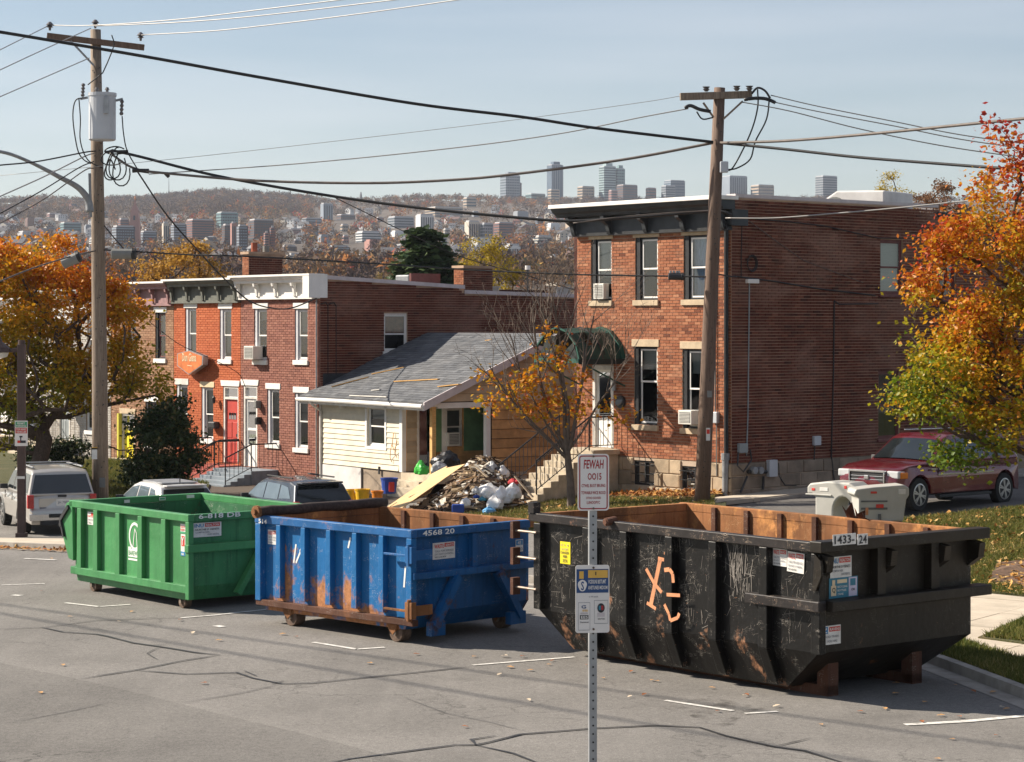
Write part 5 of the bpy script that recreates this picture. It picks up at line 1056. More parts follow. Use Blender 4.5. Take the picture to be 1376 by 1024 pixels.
window(t1, PS1, s1w, 'white_paint', 'white_paint', None, ('white_paint', .12), 'red_wood', .55, rail_at=.45)
doorway(t1, Pf(), H1['d'], 'white_paint', glassy=True)
parapet(t1, F1, w1, 5.9, ZR, 'white_paint', 'white_paint', 5)
mb = MB(); mb.box(w1 - .3, w1 + .07, -.5, .25, 5.86, ZR + .03); mb.build('cornice_return', 'white_paint', t1)
mb = MB(); mb.box(.0, w1 - .1, .1, 15.8, 5.9, 6.0); mb.build('roof', 'roof_flat', t1); mb = MB(); mb.box(0, w1 - .01, 15.75, 16, -.6, 6.0); mb.build('wall', 'brick_side', t1)
for y0, y1 in ((.25, 6.1), (6.1, 16)):
    z0_, z1_ = top1(y0), top1(y1 - .001); mb = MB(); mb.hexa([(w1 - .25, y0, z0_ - .01), (w1 + .06, y0, z0_ - .01), (w1 + .06, y1, z1_ - .01), (w1 - .25, y1, z1_ - .01), (w1 - .25, y0, z0_ + .12), (w1 + .06, y0, z0_ + .12), (w1 + .06, y1, z1_ + .12), (w1 - .25, y1, z1_ + .12)]); mb.build('parapet_cap', 'lilac_trim', t1)
mb = MB(); zz = F1.side(440, 500, w1)[1]; mb.box(w1 + .015, w1 + .03, .1, 3.6, 2.4, 3.35); mb.build('tar_flashing', 'charcoal_paint', t1)
mb = MB(); mb.tube([(w1 - .12, -.06, 5.8), (w1 - .12, -.06, -.3)], .03, 8); mb.build('downpipe', 'galv_dull', t1)
for px in (440, 451): b, z = F1.side(px, 410, w1); mb = MB(); mb.tube([(w1 + .03, b, 5.6), (w1 + .03, b, 3.3)], .014, 6); mb.tube([(w1 + .03, b - .3, 5.65), (w1 + .05, b - .1, 5.7), (w1 + .03, b, 5.6)], .02, 6); mb.build('wall_cable', 'cable_black', t1)
stoop(t1, H1['d'][0] - .25, H1['d'][1] + 1.3, H1['d'][2] - .03, -.5, 1.1, 4, 'stoop_blue')
a, _, z0_, z1_ = fbox(F1, 339, 465, 358, 483); k = ac_unit(Pf(), a, z0_, .58, z1_ - z0_, 'white air conditioner in the upper window of the mauve row house', .35); ground_to(k, F1)
for nm, px, py, m, s_ in (('wall_lamp', 350, 543, 'ac_grille', .1), ('mailbox', 351, 565, 'black_paint', .09)): a, z = F1.front(px, py); mb = MB(); mb.box(a - s_, a + s_ * .6, -.22, 0, z - .14, z + .12); mb.build(nm, m, t1, bevel=.03)
# orange house
F2 = row_frame(9.23); w2 = 4.43
t2 = thing('row_house', 'painted orange brick row house with red door and grey-green cornice', 'house', (F2.o[0], F2.o[1], 0), F2.ang, 'brick row houses')
H2 = {'a': fbox(F2, 249.2, 414, 264, 480), 'b': fbox(F2, 295.5, 415, 311, 483), 'l': fbox(F2, 237.2, 517, 252.3, 592), 'c': fbox(F2, 271, 520.5, 287, 590), 'd': fbox(F2, 300.4, 519, 320.6, 623)}
clad(t2, Pf(), 0, w2, zg - .3, 5.80, list(H2.values()), 'brick_orange', 'mortar_orange', bl=.24, bh=.084)
for k, c, cv, lt in (('a', 'blind', .9, WH), ('b', 'blind', .9, WH), ('c', 'blind', .7, ('sticker_cream', .2)), ('l', 'blind_grey', .5, ('old_white_paint', .22))): window(t2, Pf(), H2[k], 'white_trim_grey', 'white_paint', lt, WS, c, cv, 'white_trim_grey', .15, rail_at=.48)
doorway(t2, Pf(), H2['d'], 'door_red')
parapet(t2, F2, w2, 5.80, ZR - .06, 'grey_green_paint', 'white', 5)
mb = MB(); mb.box(0, w2, .1, 14, 5.8, 5.9); mb.build('roof', 'roof_flat', t2); mb = MB(); mb.box(w2 - .15, w2 + .02, .0, 14, 0, 6.3); mb.box(0, w2, 13.8, 14, -.5, 5.9); mb.build('wall', 'brick_side', t2)
stoop(t2, H2['d'][0] - .75, H2['d'][1] + .15, H2['d'][2] - .03, -.4, .9, 3, 'stoop_red')
a, z = F2.front(292.5, 537.5); mb = MB(); mb.tube([(a, -.16, z - .12), (a, -.16, z + .08), (a, -.16, z + .16)], [.05, .07, .01], 8); mb.bar((a, -.16, z - .02), (a, 0, z - .06), .02, .02); mb.build('wall_lamp', 'dark_metal', t2)
a, z = F2.front(291, 571); mb = MB(); mb.box(a - .22, a + .22, -.24, 0, z - .12, z + .12); mb.build('mailbox', 'dark_metal', t2, bevel=.04)
P_s = [(238.3, 475), (254, 471), (273, 478.4), (272.5, 490.4), (254, 503.5), (238.3, 491.5)]; Q = [F2.front(*p, y=-.35) for p in P_s]
gx, gz_ = sum(p[0] for p in Q) / 6, sum(p[1] for p in Q) / 6
tS = thing('shop_sign', 'orange shield-shaped sign with cream lettering on the orange brick front', 'sign', (F2.o[0], F2.o[1], 0), F2.ang)
mb = MB(); mb.prism(Q[::-1], lambda a, z: (a, -.14, z), lambda a, z: (a, -.36, z)); mb.build('sign_box', 'galv', tS)
mb = MB(); mb.prism([(gx + (a - gx) * .94, gz_ + (z - gz_) * .94) for a, z in Q][::-1], lambda a, z: (a, -.361, z), lambda a, z: (a, -.366, z)); f = mb.build('sign_face', 'sign_orange', tS)
mb = MB(); text_mb(mb, 'Dun Giana', basis((gx - .48, -.372, gz_ - .02), (1, 0, 0), (0, 0, 1)), .95, .30); mb.bar((gx - .12, -.372, gz_ - .16), (gx + .18, -.372, gz_ - .18), .03, .004, up=(0, 1, 0)); mb.build('lettering', 'sticker_cream', f); mb = MB(); mb.bar((gx, -.14, gz_), (gx, 0, gz_), .06, .06); mb.build('sign_arm', 'dark_metal', tS)
# brown house
F3 = row_frame(13.75); w3 = 4.50
t3 = thing('row_house', 'tan brown brick row house with maroon cornice and yellow door behind the big maple', 'house', (F3.o[0], F3.o[1], 0), F3.ang, 'brick row houses')
H3 = {'a': fbox(F3, 169, 420, 183, 478), 'b': fbox(F3, 209, 420, 223, 482), 'd': fbox(F3, 164, 556, 181, 634), 'c': fbox(F3, 196, 540, 212, 600)}
clad(t3, Pf(), 0, w3, zg - .3, 5.72, list(H3.values()), 'brick_brown', 'mortar_brown', bl=.25, bh=.088)
for k in 'abc': window(t3, Pf(), H3[k], 'charcoal_paint', 'maroon_paint', WH, WS, 'blind_grey', .45, 'black_paint', .14)
doorway(t3, Pf(), H3['d'], 'door_yellow', lintel=('lintel_stone', .2)); mb = MB(); mb.box(H3['d'][0] - .12, H3['d'][0] - .001, -.15, .0, H3['d'][2], H3['d'][3]); mb.build('door_post', 'yellow_post', t3)
parapet(t3, F3, w3, 5.72, ZR - .12, 'maroon_light', 'white', 5)
mb = MB(); mb.box(0, w3, .1, 14, 5.7, 5.8); mb.build('roof', 'roof_flat', t3); mb = MB(); mb.box(0, w3, 13.8, 14, -.5, 5.9); mb.build('wall', 'brick_side', t3)
stoop(t3, H3['d'][0] - .5, H3['d'][1] + .4, H3['d'][2] - .03, -.05, .9, 4, 'stoop_concrete')
# further houses seen through the maple
for i, (t_, wd_, bm_, mm, cm, lab, topz) in enumerate(((18.7, 4.9, 'brick_white', 'mortar_light', 'old_white_paint', 'pale painted brick row house with small porch roof seen through the maple leaves', 6.3), (23.9, 5.1, 'brick_white', 'mortar_light', 'white_paint', 'white painted row house behind the maple, second from the brown brick house', 6.0), (29.5, 5.5, 'brick_brown', 'mortar_brown', 'maroon_light', 'brown brick row house at the far left end of the row', 6.2))):
    Fi = row_frame(t_); ti = thing('row_house', lab, 'house', (Fi.o[0], Fi.o[1], 0), Fi.ang, 'brick row houses'); hs = [(.7, 1.5, 3.6, 5.2), (3.1, 3.9, 3.6, 5.2), (.8, 1.7, .45, 2.6), (3.0, 3.9, .9, 2.4)]
    clad(ti, Pf(), 0, wd_, zg - .3, topz - .8, hs, bm_, mm, bl=.26, bh=.09)
    for j in (0, 1, 3): window(ti, Pf(), hs[j], 'white_paint', 'white_paint', WH, WS, 'blind', .5)
    doorway(ti, Pf(), hs[2], 'white_paint' if i else 'grey_paint', transom=.3); parapet(ti, Fi, wd_, topz - .8, topz, cm, 'white', 5); mb = MB(); mb.box(0, wd_, .1, 12, topz - .85, topz - .75); mb.build('roof', 'roof_flat', ti); mb = MB(); mb.box(0, wd_, 11.8, 12, -.5, topz - .75); mb.box(0, .2, 0, 12, -.5, topz - .75); mb.build('wall', bm_, ti)
    stoop(ti, hs[2][0] - .4, hs[2][1] + .5, .43, -.05, 1.2, 3, 'stoop_concrete')
    mb = MB(); mb.prism([(-1.6, 2.85), (-1.6, 2.98), (0, 3.35), (0, 3.2)], lambda y, z: (.3, y, z), lambda y, z: (2.3, y, z)); mb.build('porch_roof', 'old_white_paint', ti)
    for x in (.4, 2.2): mb = MB(); mb.box(x - .05, x + .05, -1.55, -1.45, .43, 2.86); mb.build('porch_post', 'white_paint', ti)
# roof things on the row
def on_row(F, x, y, z): q = F.world(x, y); return (q[0], q[1], z)
def chimney(F, x, y, z, sx, sy, h_, label, pots=True, white=False):
    k = thing('chimney', label, 'chimney', on_row(F, x, y, z), F.ang)
    for P, a1_ in ((lambda a, d, z_: (a, -d, z_), sx), (lambda a, d, z_: (sx + d, a, z_), sy)): clad(k, P, 0, a1_, 0, h_, [], 'brick_red' if a1_ == sx else 'brick_side', 'mortar_brown' if a1_ == sx else 'mortar_dark', bl=.22, bh=.08)
    mb = MB(); mb.box(.02, sx - .02, .02, sy - .02, 0, h_ - .01); mb.build('core', 'mortar_dark', k); mb = MB(); mb.box(-.06, sx + .06, -.06, sy + .06, h_, h_ + .09); mb.build('cap', 'mortar_dark', k)
    if pots:
        for j, (u, m) in enumerate(((.25, 'terracotta'), (.6, 'ac_grille'))): mb = MB(); mb.tube([(sx * .5, sy * u, h_ + .09), (sx * .5, sy * u, h_ + .42 - .1 * j)], .12, 10); mb.build('chimney_pot', m, k)
    if white: mb = MB(); mb.box(-.014, sx + .01, -.02, -.013, -.05, .25); mb.build('whitewash', 'white_paint', k)
    return k
chimney(F1, F1.front(326, 372, 1.6)[0], 1.6, 5.9, .42, 1.45, 1.6, 'dark red brick chimney with clay pots above the orange row house'); chimney(F1, w1 - .75, 6.25, 5.9, .55, 1.3, 1.05, 'squat brick chimney with whitewashed foot on the long side parapet', pots=False, white=True)
q = on_row(F1, w1 - 1.6, 4.3, 5.95); k = thing('rooftop_unit', 'grey and brown metal box unit on the flat roof beside the conifer', 'rooftop unit', q, F1.ang + .1); mb = MB(); mb.box(0, .7, 0, .7, 0, .75); mb.build('casing', 'galv_dull', k, bevel=.05); mb = MB(); mb.box(.72, .82, 0, 1.4, 0, .8); mb.box(.0, .8, .71, 1.4, 0, .8); mb.build('duct', 'maroon_paint', k)
q = on_row(F1, w1 - 1.2, 5.4, 5.9); k = tag((lambda m: (m.box(0, .8, 0, .7, 0, .42), m.box(-.1, .5, .1, .6, .0, .35), m.build('roof_vent', 'plastic_dark', loc=q))[2])(MB()), 'low black vent box on the side parapet left of the squat chimney', 'roof vent'); k.rotation_euler = (0, 0, F1.ang)
q = on_row(F1, w1 - 1.6, 2.0, 6.0); k = tag((lambda m: (m.box(0, .9, 0, .7, 0, .45), m.build('skylight', 'galv_dull', loc=q, bevel=.03))[1])(MB()), 'small grey skylight box on the flat roof behind the white cornice', 'skylight'); k.rotation_euler = (0, 0, F1.ang)
q = on_row(F1, w1 - .7, 9.6, 5.9); k = thing('roof_lamp', 'slim black pole lamp with round white head standing on the flat roof', 'lamp', q); mb = MB(); mb.tube([(0, 0, 0), (0, 0, 1.05)], .03, 8); mb.build('pole', 'dark_metal', k); mb = MB(); mb.tube([(0, 0, 1.05), (0, 0, 1.2)], .1, 10); mb.build('head', 'sign_white', k)
for i, (y, s) in enumerate(((8.3, .35), (11.5, .5))): q = on_row(F1, w1 - 1.3, y, 5.95); k = tag((lambda m: (m.box(0, s, 0, s, 0, .35), m.box(-.05, s + .05, -.05, s + .05, .35, .4), m.build('roof_vent', 'galv', loc=q))[2])(MB()), ('tiny metal roof vent just right of the squat chimney', 'metal roof vent near the right end of the long parapet')[i], 'roof vent')

# ================= small wooden house being pulled apart
UW = np.array([-.56, .828]); UW = UW / np.linalg.norm(UW); A_ = np.array([-2.68, 67.6]); LW = 6.85; o_ = A_ + UW * LW
FW = Frame(o_[0], o_[1], UW[0], UW[1])
tW = thing('small_house', 'small cream-sided wooden house half stripped for demolition, between the row and the brick building', 'house', (o_[0], o_[1], 0), FW.ang)
ye = .32; zf = .42; ze = 2.62
xs = FW.front(541, 600, ye)[0]; yb = FW.side(656, 600, LW)[0]
win = fbox(FW, 494, 546, 518, 600, ye)
PW = Pf(ye)
mb = MB()
for (a0, a1_, z0, z1) in ((0, win[0], zf, ze), (win[1], xs, zf, ze), (win[0], win[1], zf, win[2]), (win[0], win[1], win[3], ze)): pbox(mb, PW, a0, a1_, -.15, 0, z0, z1)
mb.build('wall', 'siding_cream', tW)
nb_ = 13; bh2 = (ze - zf) / nb_
def boards(P, a0, a1_, z0, n, bh, m, holes=(), top=None, tilt=.022, miss=0):
    for i in range(n):
        q0, q1 = z0 + i * bh, z0 + (i + 1) * bh - (.016 if m == 'osb_wall' else .005); segs = [(a0, a1_)]
        if top: segs = [(max(a0, top(q1)[0]), min(a1_, top(q1)[1]))]
        for h in holes:
            if h[2] - .04 < (q0 + q1) / 2 < h[3] + .04: segs = [s for s0, s1 in segs for s in ((s0, h[0] - .05), (h[1] + .05, s1))]
        for s0, s1 in segs:
            if s1 - s0 < .1: continue
            cuts = [s0] + sorted(rnd.uniform(s0, s1) for _ in range(int((s1 - s0) / 2.4))) + [s1]
            for c0, c1 in zip(cuts[:-1], cuts[1:]):
                if c1 - c0 < .15 or rnd.random() < miss: continue
                mb = MB(); dz = rnd.uniform(-.004, .004)
                mb.hexa([P(c0 + .003, .001, q0 + dz), P(c1 - .003, .001, q0 + dz), P(c1 - .003, tilt + .012, q0 + dz), P(c0 + .003, tilt + .012, q0 + dz), P(c0 + .003, .001, q1), P(c1 - .003, .001, q1), P(c1 - .003, .006, q1), P(c0 + .003, .006, q1)]); mb.build('siding_board', m, tW)
boards(PW, 0.02, xs - .12, zf, nb_, bh2, 'siding_cream', [win])
window(tW, PW, win, 'white_paint', 'white_paint', None, None, 'blind_grey', .3)
mb = MB()
for b in ((win[0] - .1, win[0], win[2] - .1, win[3] + .1), (win[1], win[1] + .1, win[2] - .1, win[3] + .1), (win[0], win[1], win[3], win[3] + .1), (win[0], win[1], win[2] - .1, win[2])): pbox(mb, PW, b[0], b[1], .0, .04, b[2], b[3])
mb.build('window_trim', 'white_paint', tW)
mb = MB(); pbox(mb, PW, xs - .12, xs + .01, .0, .05, zf - .02, ze); mb.box(xs + .001, xs + .05, ye - .05, ye + .1, zf - .02, ze); mb.build('corner_board', 'white_paint', tW)
mb = MB(); pbox(mb, PW, -.1, .02, .0, .05, zf - .1, ze); mb.build('corner_board', 'old_white_paint', tW)
mb = MB(); mb.box(0, xs, ye + .02, ye + .3, -.6, zf - .01); mb.build('foundation', 'stone_side', tW); mb = MB(); pbox(mb, Pf(ye - .01), 0, 2.6, .0, .03, -.5, zf - .03); mb.build('tarp', 'roof_membrane', tW)
yb2 = FW.side(622, 600, xs + .055)[0] + 1.2
mb = MB(); mb.box(xs + .06, LW, ye - .1, yb2 + .1, .12, zf - .03); mb.build('porch_floor', 'stoop_concrete', tW)
for i in range(2): mb = MB(); mb.box(xs + .2 + .1 * i, LW - .1 + .1 * i, ye - .1 - (i + 1) * .32, ye - .102 - i * .32, -.5, zf - .03 - (i + 1) * .19); mb.build('step', 'stoop_concrete', tW, bevel=.012)
PX = Ps(xs + .055); dh = (ye + .55, ye + 1.35, zf, zf + 1.95); wh = (FW.side(588, 600, xs + .055)[0], FW.side(622, 600, xs + .055)[0], zf + .72, zf + 1.95)
mb = MB()
for a0, a1_, z0, z1 in ((ye + .1, dh[0], zf, ze), (dh[0], dh[1], dh[3], ze), (dh[1], wh[0], zf, ze), (wh[0], wh[1], zf, wh[2]), (wh[0], wh[1], wh[3], ze), (wh[1], yb2, zf, ze)): pbox(mb, PX, a0, a1_, -.1, 0, z0, z1)
mb.build('wall', 'osb_wall', tW)
boards(PX, ye + .12, dh[0] - .06, zf, 11, .19, 'tan_board'); boards(PX, dh[1] + .08, yb2, zf, 3, .22, 'osb_wall')
mb = MB()
for b in ((dh[0] - .07, dh[0], zf, dh[3]), (dh[1], dh[1] + .07, zf, dh[3]), (dh[0] - .07, dh[1] + .07, dh[3], dh[3] + .1)): pbox(mb, PX, b[0], b[1], .0, .04, b[2], b[3])
f = mb.build('door_frame', 'old_white_paint', tW); mb = MB(); pbox(mb, PX, dh[0], dh[1], -.3, -.29, dh[2], dh[3]); mb.build('room', 'room_dark', f); mb = MB(); pbox(mb, PX, dh[0], dh[1], -.06, -.055, dh[2], dh[3]); mb.build('door', 'pane_dark', f)
window(tW, PX, wh, 'old_white_paint', 'old_white_paint', None, None, 'blind_grey', .8, rail_at=.5)
for a0, a1_ in ((wh[0] - .3, wh[0] + .12), (wh[1] + .02, wh[1] + .95)): mb = MB(); pbox(mb, PX, a0, a1_, .02, .05, wh[2] - .15, wh[3] + .1); mb.build('green_board', 'green_board', tW)
mb = MB(); pbox(mb, PX, dh[1] + .02, dh[1] + .2, .02, .08, zf, ze); mb.build('pilaster', 'white_paint', tW)
k = ac_unit(PX, wh[0] + .25, wh[2] + .03, .45, .42, 'old white air conditioner in the porch window of the stripped house', .22); ground_to(k, FW)
mb = MB(); mb.box(LW - .16, LW - .02, ye, ye + .14, zf - .02, ze - .14); mb.build('porch_post', 'fresh_wood', tW); mb = MB(); mb.box(LW - .20, LW + .02, ye - .04, ye + .18, ze - .15, ze - .06); mb.build('post_capital', 'white_paint', tW)
mb = MB(); mb.box(LW - .17, LW - .02, yb - .06, yb + .1, zf - .4, ze - .14); mb.build('porch_post', 'white_paint', tW)
mb = MB(); mb.box(LW - .18, LW - .0, ye + .19, yb + .12, ze - .20, ze - .03); mb.build('beam', 'white_paint', tW); mb = MB(); mb.box(xs, LW - .2, ye + .0, ye + .12, ze - .2, ze - .03); mb.build('beam', 'white_paint', tW)
yr = 4.85; zrg = 4.66; slope = (zrg - ze) / (yr + .12)
# gable end, board by board
GW = yb + .12; mb = MB(); PG = Ps(LW - .03)
mb.quad([PG(GW, 0, -.3), PG(9.6, 0, -.3), PG(9.6, 0, ze), PG(GW, 0, ze)]); mb.quad([PG(-.1, 0, ze - .03), PG(9.8, 0, ze - .03), PG(yr, 0, zrg - .05)]); mb.box(GW, 9.6, 9.59, 9.6, 0, .1); mb.build('wall', 'room_dark', tW)
boards(PG, GW + .03, 9.5, zf - .45, 9, .295, 'osb_wall'); boards(PG, -.1, 9.8, ze, 9, .235, 'tan_board', top=lambda z: (ye - .3 + (z - ze) / slope, 2 * yr - (z - ze) / slope - .1))
mb = MB(); mb.box(0, .15, ye + .2, 9.6, 0, ze); mb.build('wall', 'osb_wall', tW); mb = MB(); mb.box(0, LW - .05, 9.5, 9.6, 0, ze); mb.build('wall', 'osb_wall', tW)
# roof deck and shingles
x0, x1 = -.7, LW + .22; ylo = -.12; zlo = ze + (ylo) * slope
mb = MB(); mb.hexa([(x0, ylo, zlo - .03), (x1, ylo, zlo - .03), (x1, yr, zrg - .03), (x0, yr, zrg - .03), (x0, ylo, zlo + .04), (x1, ylo, zlo + .04), (x1, yr, zrg + .04), (x0, yr, zrg + .04)])
mb.hexa([(x0, yr, zrg - .03), (x1, yr, zrg - .03), (x1, 2 * yr - ylo, zlo - .03), (x0, 2 * yr - ylo, zlo - .03), (x0, yr, zrg + .04), (x1, yr, zrg + .04), (x1, 2 * yr - ylo, zlo + .04), (x0, 2 * yr - ylo, zlo + .04)]); rf = mb.build('roof', 'roof_flat', tW)
mb = MB(); Ls = math.hypot(yr - ylo, zrg - zlo); ex = .17; n = int(Ls / ex); dy, dz = (yr - ylo) / Ls, (zrg - zlo) / Ls
for r in range(n):
    a = x0 + (.15 if r % 2 else 0)
    while a < x1:
        w_ = rnd.choice((.26, .3, .34)); b = min(a + w_ - .006, x1); t0, t1 = r * ex, min((r + 1) * ex + .03, Ls); l0 = .016 + rnd.uniform(0, .008)
        mb.tone = min(1, max(0, rnd.gauss(.5, .22))) + .001
        f_ = lambda t, u: (ylo + dy * t - dz * u, zlo + .04 + dz * t + dy * u); (ya, za), (yc, zc) = f_(t0, l0), f_(t1, .004); (yd, zd) = f_(t0, 0)
        mb.quad([(a, ya, za), (b, ya, za), (b, yc, zc), (a, yc, zc)]); mb.quad([(a, yd, zd), (b, yd, zd), (b, ya, za), (a, ya, za)]); a += w_
mb.build('shingles', 'shingle', rf, kind='stuff')
mb = MB()
for s in (0, 1):
    ya, yz = (ylo - .02, yr) if s == 0 else (yr, 2 * yr - ylo); za, zz = (zlo, zrg) if s == 0 else (zrg, zlo)
    mb = MB(); mb.hexa([(x1 + .0, ya, za - .2), (x1 + .05, ya, za - .2), (x1 + .05, yz, zz - .2), (x1 + .0, yz, zz - .2), (x1 + .0, ya, za + .05), (x1 + .05, ya, za + .05), (x1 + .05, yz, zz + .05), (x1 + .0, yz, zz + .05)]); mb.build('bargeboard', 'lilac_trim', tW)
mb = MB(); mb.tube([(x0 - .1, ylo - .06, zlo - .06), (2.2, ylo - .06, zlo - .05), (x1, ylo - .06, zlo - .07)], .065, 8); mb.build('gutter', 'white_paint', tW)
mb = MB(); mb.box(x0, x1, ylo + .0, ylo + .03, zlo - .2, zlo - .035); mb.build('fascia', 'old_white_paint', tW)
mb = MB(); mb.tube([(.05, ylo - .06, zlo - .1), (.12, ylo + .05, zlo - .25), (.02, ye - .06, zlo - .45), (.02, ye - .06, -.2)], .045, 8); mb.build('downpipe', 'old_white_paint', tW)
def roof_pt(px, py, up=.06):
    r = np.array([(px - CX) / FP, 1.0]); best = None
    for i in range(400):
        y = ylo + i * .0125; z = zlo + (y - ylo) * slope + up; t = (y + FW.o @ FW.y) / (r @ FW.y); zz = H - (py - HY) / FP * t
        if zz > z: x = float((r * t - FW.o) @ FW.x); best = (x, y, z)
        else: continue
    return best
for i, (p, q_, w_) in enumerate((((531, 516), (590, 513), .13), ((590, 523), (618, 520), .16), ((446, 523), (495, 510), .08), ((500, 506), (543, 497), .1), ((500, 528), (511, 527), .1), ((470, 535), (520, 537), .05), ((653, 461), (662, 460), .1))):
    fn = lambda px, py: FW.ray(px, py, 'y', 0)
    def hitroof(px, py):
        lo, hi = ylo, yr
        for _ in range(30):
            mid = (lo + hi) / 2; x, y, z = FW.ray(px, py, 'y', mid)
            if z < zlo + (mid - ylo) * slope: lo_ = mid; hi = mid
            else: lo = mid
        return (x, mid, zlo + (mid - ylo) * slope + .085)
    a = hitroof(*p); b = hitroof(*q_)
    k = tag(MB().bar(a, b, w_, .03).build('broken_board', 'fresh_wood' if i < 4 or i == 6 else 'old_white_paint'), ('long splintered yellow board lying mid-slope on the grey shingle roof', 'shorter yellow board near the right gable edge of the shingle roof', 'thin yellow lath along the top left of the shingle roof by the brick wall', 'yellow splinter where shingle roof meets the brick wall', 'small yellow offcut low on the shingle roof', 'peeled white strip of wood lying along the roof gutter', 'small tan scrap near the ridge of the shingle roof')[i], 'board'); ground_to(k, FW)
# pipe stubs and hanging wires on the cream wall
mb = MB()
for px, py in ((531, 590), (535, 600), (528, 606)): a, z = FW.front(px, py, ye); mb.tube([(a, ye - .05, z + .2), (a + .05, ye - .12, z), (a - .04, ye - .08, z - .2), (a + .03, ye - .06, z - .35)], .012, 5)
mb.build('loose_wires', 'osb_wall', tW)
mb = MB(); a, z = FW.front(511, 632, ye); mb.box(a - .04, a + .04, ye - .06, ye - .03, z - .12, z + .12); mb.build('tap_box', 'dark_metal', tW); mb = MB(); a, z = FW.front(464, 544, ye); mb.box(a - .06, a + .06, ye - .2, ye - .03, z - .1, z + .1); mb.build('eave_lamp', 'white_paint', tW)
